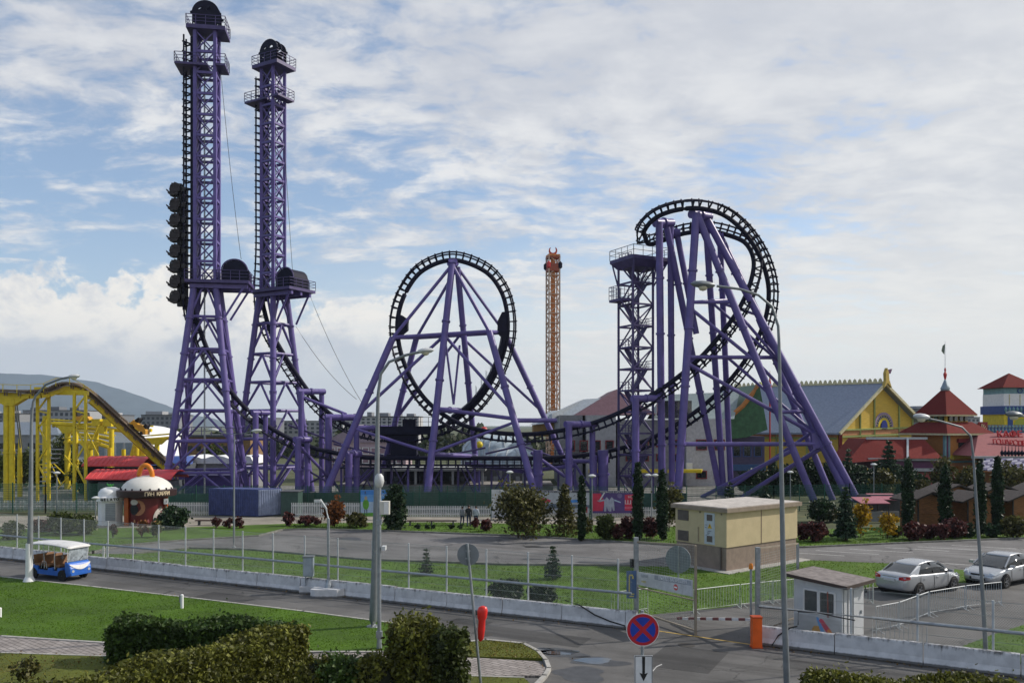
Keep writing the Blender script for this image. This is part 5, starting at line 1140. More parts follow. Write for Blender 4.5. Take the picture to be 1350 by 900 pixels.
b = MB(); b.cyl(q, q+Vector((.02,.03,0)), .72, n=28); b.build('disc', mat('grey_sign_back', (.17,.19,.21), .6), T); strut(T, 'post', (q.x, q.y-.05, 0), q+Vector((0,-.05,.7)), .04, STEEL)
T = thing('lamp_head_post', 'dark round lantern on the left gate post', 'lantern', (5.3, 37.0, 0)); q = Wp(833,742,37.2); b = MB(); b.box(q, (.16,.2,.36)); b.build('housing', BLACK, T); b = MB(); b.beam(q, q+Vector((.3,.05,0)), .05); b.build('bracket', STEEL, T)
# right gate post and short mesh panel
T = thing('gate_wing', 'right steel gate post with a short bare mesh wing before the booth', 'gate', G(999,842)); g0 = G(999,842); g1 = Vector((12.4, 36.2, 0)); zt0 = CAMH-(721-HZ)/FPX*g0.y
b = MB(); b.beam(g0, g0+UPZ*zt0, .17); b.build('gate_post', STEEL, T); zt1 = CAMH-(716-HZ)/FPX*36.2
for p, q, w in [(g0+UPZ*(zt0-.05), g1+UPZ*zt1, .06), (g1, g1+UPZ*zt1, .09), (g0+UPZ*.3, g1+UPZ*.3, .06)]: b = MB(); b.beam(p, q, w); b.build('frame', TAN if w != .09 else STEEL, T)
b = MB()
for k in range(1, 22): q = g0.lerp(g1, k/22); b.beam(q+UPZ*.3, q+UPZ*zt1, .006)
for k in range(30): z = .3+(zt1-.3)*k/30; b.beam(g0+UPZ*z, g1+UPZ*z, .006)
b.build('wire_mesh', WIRE, T, kind='stuff')
# boom barrier
T = thing('boom_barrier', 'orange boom box with a red and white striped arm', 'boom barrier', G(997,853)); o = G(997,853)
b = MB(); b.box(o+UPZ*.60, (.36,.34,1.14)); b.build('cabinet', mat('signal_orange', (.72,.11,.012), .45, dirt=.15), T); b = MB(); b.box(o+UPZ*1.19, (.40,.38,.05)); b.box(o+UPZ*.02, (.42,.40,.06)); b.build('cabinet_lid', mat('signal_orange_dark', (.45,.06,.01), .5), T)
a0 = o+Vector((-.05,.28,1.02)); a1 = Wp(893,814.5,36.2)
RW = [mat('boom_white', (.62,.62,.62), .5, dirt=.2), mat('boom_red', (.16,.045,.045), .5)]
for k in range(12):
    b = MB(); b.beam(a0.lerp(a1, k/12), a0.lerp(a1, (k+1)/12), .085, .10); b.build('boom_stripe', RW[k % 2], T)
T = thing('beacon_post', 'thin grey post with an amber beacon beside the right gate post', 'beacon post', G(990,838)); o = G(990,838); strut(T, 'post', o, o+UPZ*2.75, .05, STEEL); b = MB(); b.lathe([(.01,2.74),(.09,2.74),(.09,2.88),(.05,2.97),(.01,2.98)], o, 12); b.build('beacon', mat('amber_lens', (.65,.20,.01), .25), T, smooth=50)
# ---------------- crowd control railings
RB = mat('pale_tube_paint', (.50,.54,.50), .5, dirt=.2)
def crowd(label, p, q, h=1.08, gal=RB):
    p = Vector(p); q = Vector(q); T = thing('crowd_railing', label, 'railing', p, 0, 'portable crowd railings'); d = (q-p).normalized(); L = (q-p).length; n = Vector((-d.y, d.x, 0))
    b = MB(); b.tube([p+UPZ*.0, p+UPZ*h, q+UPZ*h, q], .024, 6); b.tube([p+UPZ*.16, q+UPZ*.16], .02, 6); b.build('frame', gal, T, smooth=50)
    b = MB(); k = max(3, int(L/.16))
    for i in range(1, k): s = p+d*(L*i/k); b.cyl(s+UPZ*.16, s+UPZ*h, .009, n=5)
    b.build('bars', gal, T, kind='stuff')
    for s in (p+d*.15, q-d*.15): b = MB(); b.tube([s-n*.3, s+UPZ*.12, s+n*.3], .018, 5); b.build('foot', gal, T)
crowd('railing left of the gate post beside the barrier end', G(806,812), G(854,806)); crowd('railing just right of the gate panel on the lawn edge', G(914,808), G(975,800)); crowd('railing middle of three on the lawn edge behind the gate', G(977,800), G(1018,795)); crowd('railing behind the gate wing, left of the booth', G(1020,795), G(1056,791))
crowd('railing nearest the booth in the curved row on the asphalt', G(1155,834), G(1184,828), 1.1, LSTEEL); crowd('second railing from the booth in the curved row', G(1186,827.5), G(1224,812), 1.1, LSTEEL); crowd('third railing in the curved row in front of the rear wheel', G(1226,811.5), G(1272,803), 1.1, LSTEEL); crowd('railing farthest right in the curved row on the asphalt', G(1274,802.5), G(1320,797), 1.1, LSTEEL)
crowd('short railing tucked behind the booth on the lawn', G(1128,795), G(1151,794), 1.1); crowd('low railing right of the booth behind the barrier', G(1150,846), G(1222,854), 1.0, LSTEEL)
# ---------------- guard booth
T = thing('guard_booth', 'small white guard booth with two dark gridded windows', 'booth', (13.1, 33.1, 0)); c0 = Vector((13.1, 33.1, 0)); fx = Vector((-.66,.75,0)).normalized(); fy = Vector((.75,.66,0)).normalized(); nf = -fy
BW = mat('booth_white', (.55,.57,.59), .6, var=.07, dirt=.3, dirtcol=(.25,.25,.25)); L1, L2 = 2.1, 1.8
P4_ = lambda a, c, z: c0+fx*a+fy*c+UPZ*z
b = MB(); b.add([P4_(0,0,0),P4_(L1,0,0),P4_(L1,L2,0),P4_(0,L2,0),P4_(0,0,2.22),P4_(L1,0,2.34),P4_(L1,L2,2.34),P4_(0,L2,2.22)], [(0,1,5,4),(1,2,6,5),(2,3,7,6),(3,0,4,7),(0,3,2,1),(4,5,6,7)]); b.build('wall', BW, T)
b = MB(); b.prism([P4_(-.32,-.3,2.26),P4_(L1+.3,-.3,2.44),P4_(L1+.3,L2+.32,2.44),P4_(-.32,L2+.32,2.26)], UPZ*.03); b.build('roof_sheet', mat('grey_felt_roof', (.17,.15,.145), .9, var=.3, scale=4), T)
for a, c in [((-.33,-.31),(L1+.31,-.31)),((-.33,-.31),(-.33,L2+.33)),((L1+.31,-.31),(L1+.31,L2+.33)),((-.33,L2+.33),(L1+.31,L2+.33))]:
    zz_ = lambda x: 2.20+(x+.33)*.068
    b = MB(); b.beam(P4_(a[0],a[1],zz_(a[0])+.02), P4_(c[0],c[1],zz_(c[0])+.02), .05, .13); b.build('fascia', mat('dark_brown_fascia', (.05,.035,.03), .7), T)
for a, w in ((1.02,.62),(.30,.66)):
    a1 = a+w; b = MB(); b.prism([P4_(a,-.012,.98),P4_(a1,-.012,.98),P4_(a1,-.012,1.88),P4_(a,-.012,1.88)], nf*.02); WN = b.build('window', GLASS, T)
    b = MB()
    for p, q in [((a,.98),(a1,.98)),((a,1.88),(a1,1.88)),((a,.98),(a,1.88)),((a1,.98),(a1,1.88))]: b.beam(P4_(p[0],-.03,p[1]), P4_(q[0],-.03,q[1]), .07, .06)
    b.build('frame', WHITE, WN)
    b = MB()
    for k in range(1, 6): x = a+w*k/6; b.beam(P4_(x,-.05,.98), P4_(x,-.05,1.88), .009)
    for k in range(1, 9): z = .98+.9*k/9; b.beam(P4_(a,-.05,z), P4_(a1,-.05,z), .009)
    b.build('grille', mat('window_grille', (.10,.10,.10), .5), WN, kind='stuff')
b = MB(); b.beam(P4_(.55,-.09,.88), P4_(.57,-.09,1.92), .035); b.build('red_rod', mat('rusty_red_rod', (.25,.05,.03), .7), T)
b = MB(); b.prism([P4_(.05,-.006,.02),P4_(L1-.05,-.006,.02),P4_(L1-.05,-.006,.82),P4_(.05,-.006,.82)], nf*.012); b.build('lower_panel', mat('pale_grey_panel', (.42,.43,.44), .6), T)
def decal(pts, m, o=-.022): b = MB(); b.prism([P4_(a,o,z) for a, z in pts], nf*.004); b.build('painted_mark', m, T)
decal([(1.10,.80),(1.00,.82),(.66,.12),(.86,.12)], mat('sky_blue_mark', (.10,.28,.60), .5)); decal([(1.28,.30),(1.18,.45),(.98,.46),(.88,.34),(.90,.14),(1.26,.14)], mat('ochre_mark', (.52,.26,.04), .5), -.021)
decal([(.98,.70),(.90,.78),(.80,.76),(.40,.30),(.38,.16),(.56,.14)], mat('crimson_mark', (.55,.04,.09), .5), -.027); decal([(.62,.36),(.52,.44),(.40,.30),(.38,.16),(.56,.14)], mat('tangerine_mark', (.70,.22,.03), .5), -.032)
for s in (.10, .45, .82, 1.3): b = MB(); b.beam(P4_(-.012, s, 0), P4_(-.012, s, 2.2), .03); b.build('wall_batten', mat('grey_trim', (.30,.31,.32), .6), T)
b = MB(); b.prism([P4_(-.02,.86,.05),P4_(-.02,1.5,.05),P4_(-.02,1.5,1.98),P4_(-.02,.86,1.98)], fx*-.03); D_ = b.build('door', BW, T); b = MB(); b.box(P4_(-.07,1.42,1.0), (.06,.06,.14)); b.build('handle', STEEL, D_)
b = MB(); b.tube([P4_(-.05,1.62,2.1),P4_(-.16,1.62,2.0),P4_(-.16,1.62,1.9)], .02, 5); b.box(P4_(-.18,1.62,1.84), (.09,.09,.13)); b.build('lamp', BLACK, T)
# ---------------- transformer kiosk
T = thing('transformer_kiosk', 'cream concrete transformer kiosk on a brown base with a flat roof', 'transformer kiosk', (12.55, 48.8, 0)); c0 = Vector((12.55, 48.8, 0)); rx = Vector((.79,.61,0)).normalized(); lx = Vector((-.61,.79,0)).normalized()
Q = lambda a, c, z, o=0: c0+rx*a+lx*c+UPZ*z
CRM = mat('cream_render', (.50,.41,.25), .8, var=.06, scale=1.5, bump=.15, dirt=.12, dirtcol=(.30,.25,.17)); BRB = mat('brown_plinth', (.24,.185,.15), .85, var=.12, dirt=.3, dirtcol=(.12,.10,.09)); LA, LB = 7.1, 3.9
def qbox(name, a0, a1, c0_, c1, z0, z1, m, par=None): b = MB(); b.prism([Q(a0,c0_,z0),Q(a1,c0_,z0),Q(a1,c1,z0),Q(a0,c1,z0)], UPZ*(z1-z0)); return b.build(name, m, par or T)
qbox('plinth', .05, LA-.05, .05, LB-.05, 0, 1.42, BRB); qbox('wall', 0, LA, 0, LB, 1.42, 3.48, CRM); qbox('roof_slab', -.22, LA+.2, -.22, LB+.2, 3.48, 3.72, mat('brown_roof_edge', (.25,.20,.155), .8)); qbox('roof_sheet', -.1, LA+.1, -.1, LB+.1, 3.72, 3.76, mat('pale_roof_felt', (.42,.39,.36), .9, var=.2))
qbox('apron', -.6, LA+.6, -.6, LB+.4, 0, .06, CONC); qbox('seam', 3.3, 3.37, -.012, 0, 1.42, 3.46, mat('brown_seam', (.16,.11,.08), .7))
VENT = mat('brown_louvre', (.11,.09,.08), .6)
def louvre(c_, w, z, h, par=None):
    v = qbox('vent', -.03, 0, c_, c_+w, z, z+h, VENT, par)
    b = MB()
    n_ = int(h/.07)
    for k in range(n_): zz_ = z+h*(k+.5)/n_; b.beam(Q(-.045,c_+.03,zz_), Q(-.045,c_+w-.03,zz_), .03, .02)
    b.build('slat', mat('louvre_slat', (.15,.125,.11), .6), v, kind='stuff')
louvre(2.85, .85, 2.75, .62); louvre(2.85, .85, 1.5, .62)
dr = qbox('door', -.03, 0, .85, 1.62, 1.5, 3.36, mat('pale_blue_grey_door', (.46,.50,.54), .5))
for z in (2.9, 1.64):
    b = MB(); b.prism([Q(-.05,1.02,z),Q(-.05,1.42,z),Q(-.05,1.42,z+.36),Q(-.05,1.02,z+.36)], rx*.02); b.build('vent', VENT, dr)
b = MB(); b.prism([Q(-.05,1.36,2.45),Q(-.05,1.04,2.45),Q(-.05,1.20,2.74)], rx*.015); b.build('warning_triangle', mat('warning_yellow', (.62,.38,.02), .5), dr); b = MB(); b.prism([Q(-.056,1.22,2.50),Q(-.056,1.17,2.57),Q(-.056,1.22,2.68),Q(-.056,1.18,2.60)], rx*.004); b.build('bolt_mark', BLACK, dr)
b = MB()
for c_, z, w in [(1.48,2.62,.10),(1.50,2.46,.12),(1.22,2.26,.26),(1.30,2.16,.18),(1.34,2.08,.12),(1.46,2.02,.10)]: b.prism([Q(-.045,c_-w/2,z),Q(-.045,c_+w/2,z),Q(-.045,c_+w/2,z+.03),Q(-.045,c_-w/2,z+.03)], rx*.01)
b.build('print', mat('dark_print', (.10,.10,.14), .6), dr, kind='stuff')
qbox('conduit', -.05, 0, 2.05, 2.11, 1.55, 2.45, mat('tan_conduit', (.30,.25,.17), .7)); qbox('conduit', -.03, .05, .38, .46, .1, 1.38, mat('dark_conduit', (.10,.08,.07), .7))
for c_ in (.35, 1.95): 
    b = MB(); b.box(Q(-.03,c_,3.36), (.06,.06,.1)); b.build('lifting_lug', VENT, T)
# ---------------- lamps and masts
POLE = mat('lamp_pole_grey', (.20,.22,.235), .5, .35, var=.12); LHEAD = mat('lamp_head_white', (.50,.52,.53), .4); LENS = mat('lamp_lens', (.60,.56,.42), .15)
def street_lamp(label, u, v, pts, d, r0, r1, head, hl=.75, white=0.0, group='street lamps'):
    o = G(u, v); d = o.y if d is None else d; T = thing('street_lamp', label, 'street lamp', (o.x, d, 0), 0, group)
    P = [Vector((o.x, d, 0))]+[Wp(a, e, d) for a, e in pts]
    k = len(P); b = MB(); b.tube([p for p, _ in catmull(P, [UPZ]*k, .6)], [r0+(r1-r0)*min(1, i/ (len(catmull(P,[UPZ]*k,.6))-1)*1.15) for i in range(len(catmull(P,[UPZ]*k,.6)))], 10); b.build('pole', POLE, T, smooth=60)
    b = MB(); b.cyl(P[0], P[0]+UPZ*.12, r0*2.0, r0*1.5, 10); b.build('base_plate', POLE, T)
    if white: b = MB(); b.cyl(P[0]+UPZ*.05, P[0]+UPZ*white, r0*1.12, r0*1.0, 12); b.cyl(P[0], P[0]+UPZ*.35, r0*2.1, r0*1.15, 12); b.build('white_sleeve', WHITE, T, smooth=40)
    for h0, sg in head:
        q = Wp(h0[0], h0[1], d); b = MB(); prof = [(.02,0),(.10,.08),(.16,.3),(.17,.55),(.13,.85),(.03,1.0)]; vs = []; 
        for rr, t in prof:
            for i in range(8): a = 2*math.pi*i/8; vs.append(q+Vector((sg*(t-.4)*hl, rr*1.1*math.cos(a), rr*.72*math.sin(a)+.05*t)))
        b.add(vs, [(j*8+i, j*8+(i+1) % 8, (j+1)*8+(i+1) % 8, (j+1)*8+i) for j in range(5) for i in range(8)]); H = b.build('lamp_head', LHEAD if d > 30 else POLE, T, smooth=60)
        b = MB(); b.lathe([(.02,-.13),(.11,-.10),(.15,-.03),(.15,0)], q+Vector((sg*.1*hl,0,-.05)), 10); b.build('lens', LENS, H, smooth=60)
    return T
street_lamp('tall street lamp with white painted foot at the lawn edge by the shuttle cart', 38.5, 768, [(40,700),(41,620),(42,545),(47,522),(60,507),(80,499),(92,497)], None, .17, .06, [((96,496.5), 1)], .62, white=2.15)
street_lamp('tall lamp standing directly behind the camera mast at the lawn tip', 492, 828, [(494,760),(497,620),(498.5,520),(502,493),(513,477),(535,468),(553,464)], None, .19, .06, [((559,463), 1)], .70)
street_lamp('largest street lamp close to the viewer with arm across the purple legs', 1036, 915, [(1033,760),(1029,560),(1026,430),(1018,404),(1000,389),(975,381),(945,377)], 26.5, .105, .04, [((930,376), -1)], .78)
street_lamp('leaning street lamp in front of the right hand huts', 1300, 868, [(1296,790),(1289,690),(1283,600),(1280,575),(1268,563),(1240,555),(1226,552)], None, .085, .035, [((1217,550), -1)], .62)
street_lamp('street lamp whose head reaches in from the right edge', 1402, 880, [(1400,760),(1397,620),(1392,575),(1378,557),(1355,549),(1347,548)], None, .085, .035, [((1339,547), -1)], .6)
street_lamp('slim double armed lamp before the front tower foot', 308.5, 722, [(308.5,650),(309,580),(309,572)], None, .075, .05, [((283,567), -1), ((337,568), 1)], .75)
T = COL.objects['street_lamp.005']; b = MB(); d = G(308.5,722).y
for s in (-1, 1): b.tube([Wp(309,572,d), Wp(309+s*14,571,d), Wp(309+s*24,568,d)], .035, 6)
b.build('arm', POLE, T)
def mast(label, u, v, ztop, r, cat='camera mast'):
    o = G(u, v); T = thing('camera_mast', label, cat, o, 0, 'camera masts'); strut(T, 'pole', o, o+UPZ*ztop, r, STEEL, 12); b = MB(); b.box(o+UPZ*.04, (.4,.4,.05)); b.cyl(o+UPZ*.05, o+UPZ*.5, r*1.5, r*1.1); b.build('base', STEEL, T); return T, o
T, o = mast('camera mast with grey switch box at the tip of the bright lawn', 500, 857, 6.4, .075)
b = MB(); b.box(o+Vector((.22,-.05,5.45)), (.36,.3,.5)); BX = b.build('switch_box', mat('off_white_box', (.52,.51,.47), .5), T); b = MB(); b.box(o+Vector((.30,-.21,5.45)), (.17,.02,.44)); b.build('box_door', WHITE, BX)
b = MB(); b.lathe([(.02,-.28),(.13,-.2),(.19,.0),(.16,.2),(.08,.3)], o+UPZ*6.45, 12); b.build('dome_camera', LHEAD, T, smooth=60)
b = MB(); b.box(o+Vector((.2,-.1,3.93)), (.14,.34,.15)); b.beam(o+UPZ*3.93, o+Vector((.2,0,3.93)), .05); b.build('camera', LHEAD, T); b = MB(); b.box(o+UPZ*4.9, (.2,.2,.16)); b.box(o+UPZ*.62, (.22,.2,.24)); b.build('bracket', STEEL, T)
T, o = mast('white bent camera mast on a concrete foot at the barrier', 433, 785, 3.9, .07); o2 = o
b = MB(); b.tube([o+UPZ*3.85, o+Vector((-.12,0,4.4)), o+Vector((-.42,0,4.85))], .055, 8); b.build('bent_arm', LSTEEL, T); b = MB(); b.box(o+Vector((-.55,-.05,4.78)), (.3,.14,.13)); b.build('camera', LHEAD, T); b = MB(); b.cyl(o+UPZ*.42, o+UPZ*.85, .19, .08, 10); b.build('flared_foot', STEEL, T)
b = MB(); b.prism([o+Vector((x,y,0)) for x, y in [(-.8,-.45),(-.55,-.6),(.55,-.6),(.85,-.35),(.8,.35),(-.75,.4)]], UPZ*.42); b.build('concrete_foot', BARR, T)
T = thing('utility_cabinet', 'grey utility cabinet on two legs at the barrier', 'utility cabinet', G(407,781)); o = G(407,781)
b = MB(); b.box(o+UPZ*1.35, (.5,.34,.98)); CB = b.build('cabinet_box', mat('blue_grey_box', (.24,.29,.33), .5, dirt=.15), T); b = MB(); b.box(o+UPZ*1.87, (.58,.42,.06)); b.build('lid', POLE, CB); b = MB(); b.box(o+Vector((-.02,-.18,1.34)), (.42,.02,.86)); b.build('cabinet_door', mat('blue_grey_door', (.29,.34,.385), .45), CB)
for x in (-.16, .16): b = MB(); b.beam(o+Vector((x,0,.3)), o+Vector((x,0,.9)), .05); b.build('leg', STEEL, T)
b = MB(); b.prism([o+Vector((x,y,0)) for x, y in [(-.42,-.3),(.4,-.3),(.42,.3),(-.4,.3)]], UPZ*.36); b.build('concrete_foot', BARR, T)
for lab, u, v, h in [('white marker post on the bright lawn above the hedge', 240, 804, .72), ('white marker post at the left edge of the bright lawn', 0, 816, .5)]:
    T = thing('marker_post', lab, 'marker post', G(u, v), 0, 'white marker posts'); o = G(u, v); b = MB(); b.cyl(o+UPZ*.05, o+UPZ*h, .07, n=10); b.cyl(o+UPZ*h, o+UPZ*(h+.03), .07, .03, 10); b.build('post', WHITE, T, smooth=40); b = MB(); b.box(o+Vector((-.07,.03,h*.72)), (.14,.03,.32)); b.build('grey_plate', mat('grey_plate', (.2,.2,.21), .6), T)
T = thing('verge_marker', 'white two legged marker behind the barrier near the shuttle cart', 'marker post', G(139,735)); o = G(139,735); b = MB(); b.beam(o+Vector((-.12,0,0)), o+Vector((-.12,0,.75)), .1); b.beam(o+Vector((.12,0,0)), o+Vector((.12,0,.95)), .1); b.build('post', WHITE, T)
# ---------------- signs in the foreground
T = thing('no_stopping_sign', 'round blue and red no stopping sign over a white arrow plate', 'traffic sign', (Wp(847.5,0,20).x, 20.06, 0)); c = Wp(847.5,829.5,20)
strut(T, 'post', (c.x, 20.06, 0), c+Vector((0,.06,.45)), .04, STEEL, 10)
SR, SB, SWH = mat('sign_red', (.42,.015,.03), .35), mat('sign_blue', (.012,.045,.36), .35), mat('sign_white', (.62,.64,.66), .35)
b = MB(); b.cyl(c, c+Vector((0,.012,0)), .395, n=48); DS = b.build('rim', SWH, T)
b = MB(); b.cyl(c+Vector((0,-.004,0)), c+Vector((0,.004,0)), .378, n=48); b.build('red_disc', SR, DS)
for k in range(4):
    a0_ = R(45+90*k); off = .048; pts = []; rr = .305
    t0 = a0_+math.asin(off/rr); t1 = a0_+math.pi/2-math.asin(off/rr)
    for t in np.linspace(t0, t1, 12): pts.append((rr*math.cos(t), rr*math.sin(t)))
    mid = a0_+math.pi/4; pts.append((off*1.414*math.cos(mid), off*1.414*math.sin(mid)))
    b = MB(); b.prism([c+Vector((x, -.008, z)) for x, z in pts], (0, .005, 0)); b.build('blue_sector', SB, DS)
b = MB(); q = Wp(848.5,880,20); b.box(q+Vector((0,.008,-.12)), (.44,.012,.84)); PLT_ = b.build('arrow_plate', SWH, T)
b = MB(); fr4 = [(-.205,0,-.12,.012,.79),(.205,0,-.12,.012,.79),(0,0,.285,.41,.012)]
for x, y, z, w, h in fr4: b.box(q+Vector((x,-.001,z)), (w,.008,h))
b.build('plate_border', BLACK, PLT_)
b = MB(); b.prism([q+Vector((x,-.006,z)) for x, z in [(-.035,.27),(.035,.27),(.03,-.14),(.10,-.11),(0,-.31),(-.10,-.11),(-.03,-.14)]], (0,.006,0)); b.build('black_arrow', BLACK, PLT_)
T = thing('leaning_sign', 'leaning pole with the grey back of a round sign', 'traffic sign', G(635,914)); o = G(635,914); c = Wp(617,731,o.y-.05); top = Wp(616,716,o.y-.05)
strut(T, 'post', o, top, .045, STEEL, 10); b = MB(); b.cyl(c+Vector((0,.05,0)), c+Vector((0,.075,0)), .35, n=32); b.build('disc', mat('grey_sign_back', (.17,.19,.21), .6), T)
b = MB(); 
for z in (.12, -.12): b.box(c+Vector((0,.03,z)), (.16,.05,.04))
b.build('clamp', STEEL, T)
RHS = .8
T = thing('red_plastic_holder', 'tapered red plastic holder hung on the leaning sign pole', 'holder', Wp(635,846,o.y)); c = Wp(636,806,o.y-.12); b = MB(); prof = [(-.98,.05,.06),(-.9,.12,.09),(-.6,.15,.11),(-.28,.14,.10),(-.2,.19,.12),(.05,.21,.12),(.16,.16,.10),(.20,.05,.04)]; vs = []
for z, a, e in prof:
    for i in range(12): t = 2*math.pi*i/12; vs.append(c+Vector((a*RHS*math.cos(t)+z*.06, e*math.sin(t), z*.95)))
b.add(vs, [(j*12+i, j*12+(i+1) % 12, (j+1)*12+(i+1) % 12, (j+1)*12+i) for j in range(7) for i in range(12)]+[tuple(range(11,-1,-1)), tuple(range(84,96))]); b.build('shell', mat('glossy_red_plastic', (.62,.025,.02), .3), T, smooth=60)
b = MB(); b.beam(c+Vector((-.2,.1,-.1)), c+Vector((.05,.05,-.1)), .04); b.beam(c+Vector((-.12,.1,-.5)), c+Vector((.05,.05,-.5)), .04); b.build('strap', BLACK, T)
# ---------------- vehicles
SILV = mat('silver_car_paint', (.42,.44,.47), .26, .55, var=.03, spec=.6); TYRE = mat('tyre', (.016,.016,.017), .8); ALLOY = mat('alloy_rim', (.40,.41,.43), .3, .8); TAIL = mat('tail_lamp_red', (.35,.012,.015), .15); HEADL = mat('headlamp_glass', (.55,.58,.60), .08, .3); UNDER = mat('underbody', (.010,.010,.011), .8)
def loft(rows, closed=True):
    b = MB(); n = len(rows[0]); vs = [p for r in rows for p in r]; fs = []
    for j in range(len(rows)-1):
        for i in range(n if closed else n-1): fs.append((j*n+i, j*n+(i+1) % n, (j+1)*n+(i+1) % n, (j+1)*n+i))
    if closed: fs += [tuple(range(n-1,-1,-1)), tuple(range((len(rows)-1)*n, len(rows)*n))]
    b.add(vs, fs); return b
def subsurf(o, l=2):
    m = o.modifiers.new('smooth', 'SUBSURF'); m.levels = l; m.render_levels = l; o.data.polygons.foreach_set('use_smooth', [True]*len(o.data.polygons)); return o
def wheel(T, x, y, r=.315, w=.20, rim=ALLOY, spokes=5):
    s = 1 if y > 0 else -1; b = MB(); b.lathe([(r*.62,-w/2),(r*.93,-w/2),(r,-w*.36),(r,w*.36),(r*.93,w/2),(r*.62,w/2)], (x, y, r), 24, axis='y'); W = b.build('wheel', TYRE, T, smooth=40, local=True)
    b = MB(); yo = y+s*(w*.42); b.lathe([(.02,0),(r*.20,.0),(r*.22,-.03*s)], (x, yo, r), 16, axis='y')
    b.lathe([(r*.66,.005*s),(r*.56,.0),(r*.56,-.05*s)], (x, yo, r), 24, axis='y')
    for k in range(spokes):
        a = 2*math.pi*k/spokes; p = Vector((x, yo-.01*s, r)); dr_ = Vector((math.cos(a), 0, math.sin(a))); b.beam(p+dr_*r*.1, p+dr_*r*.6, .055, .03)
    b.build('rim', rim, W, local=True)
    b = MB(); b.cyl((x, yo-.08*s, r), (x, yo-.06*s, r), r*.6, n=20); b.build('brake_disc', UNDER, W, local=True)
def sedan(label, loc, rz, front_style, group):
    T = thing('parked_car', label, 'car', loc, rz, group)
    st = [(-2.27,.60,.42,.80,.5),(-2.23,.74,.34,.93,.6),(-2.05,.82,.27,1.03,.72),(-1.6,.865,.22,1.05,.76),(-.8,.88,.20,1.00,.78),(.2,.88,.19,.965,.78),(.95,.875,.20,.935,.78),(1.45,.86,.22,.87,.72),(1.95,.80,.24,.77,.64),(2.17,.70,.27,.68,.55),(2.27,.54,.34,.58,.42)]
    rows = []
    for x, w, zb_, zs_, wt in st:
        half = [(w*.80,zb_),(w*.97,zb_+.08),(w,(zb_+zs_)*.5),(w*.975,zs_-.10),(wt+.06,zs_-.015),(wt*.6,zs_+.02)]
        rows.append([Vector((x, y, z)) for y, z in half]+[Vector((x, -y, z)) for y, z in half[::-1]])
    body = subsurf(loft(rows).build('body', SILV, T, local=True), 2)
    gh = [(-1.78,.60,1.03,.60,1.05),(-1.55,.70,1.02,.62,1.13),(-1.0,.76,1.0,.585,1.385),(-.55,.775,.99,.575,1.45),(.1,.78,.97,.57,1.455),(.45,.78,.96,.58,1.40),(1.0,.75,.94,.62,1.13),(1.32,.66,.90,.60,.95)]
    rows = [[Vector((x, y, z)) for y, z in [(wb,zb_),(wb*.985,(zb_+zt_)*.5+.01),(wt,zt_-.03),(wt*.72,zt_)]+[(-wt*.72,zt_),(-wt,zt_-.03),(-wb*.985,(zb_+zt_)*.5+.01),(-wb,zb_)]] for x, wb, zb_, wt, zt_ in gh]
    loft(rows).build('glasshouse', mat('car_glass', (.035,.042,.048), .05, spec=.8), T, smooth=35, local=True)
    # roof skin and pillars
    rr_ = [(-1.12,.60,1.345),(-.95,.60,1.405),(-.5,.60,1.468),(.1,.595,1.474),(.42,.60,1.425),(.55,.605,1.385)]
    rows = [[Vector((x, y, z)) for y, z in [(w,zt_-.045),(w*.93,zt_-.005),(w*.5,zt_+.015),(-w*.5,zt_+.015),(-w*.93,zt_-.005),(-w,zt_-.045),(-w*.6,zt_-.05),(w*.6,zt_-.05)]] for x, w, zt_ in rr_]
    subsurf(loft(rows).build('roof', SILV, T, local=True), 1)
    for s in (-1, 1):
        b = MB(); b.prism([(-1.78,s*.66,1.035),(-1.30,s*.755,1.02),(-.98,s*.655,1.36),(-1.14,s*.60,1.36)], (0, s*.03, 0)); b.build('rear_pillar', SILV, T, local=True)
        b = MB(); b.beam((.50,s*.60,1.40), (1.22,s*.735,.945), .055, .06); b.build('front_pillar', SILV, T, local=True); b = MB(); b.beam((-.25,s*.60,1.44), (-.18,s*.795,.98), .05, .07); b.build('door_pillar', BLACK, T, local=True)
        b = MB(); b.beam((-1.25,s*.79,1.00), (1.15,s*.785,.95), .022, .03); b.build('sill_trim', BLACK, T, local=True)
        for x0, x1 in [(-.22,-.205),(.88,.895),(-1.28,-1.265)]: b = MB(); b.beam((x0,s*.884,.32), (x0+.02,s*.872,.93), .010, .012); b.build('door_seam', UNDER, T, local=True)
        for x in (-.95, .05): b = MB(); b.box((x,s*.885,.80), (.19,.03,.03)); b.build('door_handle', SILV, T, local=True)
        b = MB(); b.box((.98,s*.96,1.0), (.13,.2,.12)); b.beam((1.0,s*.8,.96), (.98,s*.92,.98), .04); m_ = b.build('mirror', SILV, T, local=True)
        for x in (-1.33, 1.36):
            b = MB(); b.lathe([(.01,0),(.375,0),(.385,-.18*s)], (x, s*.868, .31), 24, axis='y'); b.build('wheel_arch', UNDER, T, smooth=30, local=True); wheel(T, x, s*.80)
        b = MB(); b.prism([(-2.24,s*.44,.80),(-2.24,s*.70,.80),(-2.02,s*.845,.84),(-2.00,s*.84,.97),(-2.16,s*.76,.98),(-2.25,s*.46,.93)], (-.02, 0, 0)); b.build('tail_lamp', TAIL, T, local=True)
        b = MB(); b.prism([(2.215,s*.42,.60),(2.09,s*.72,.63),(1.72,s*.80,.74),(1.80,s*.72,.80),(2.12,s*.5,.735)], (.03, s*.02, .015)); b.build('headlight', HEADL, T, local=True)
    b = MB(); b.box((-2.285,0,.78), (.015,.52,.115)); b.build('number_plate', mat('plate_white', (.5,.5,.5), .5), T, local=True)
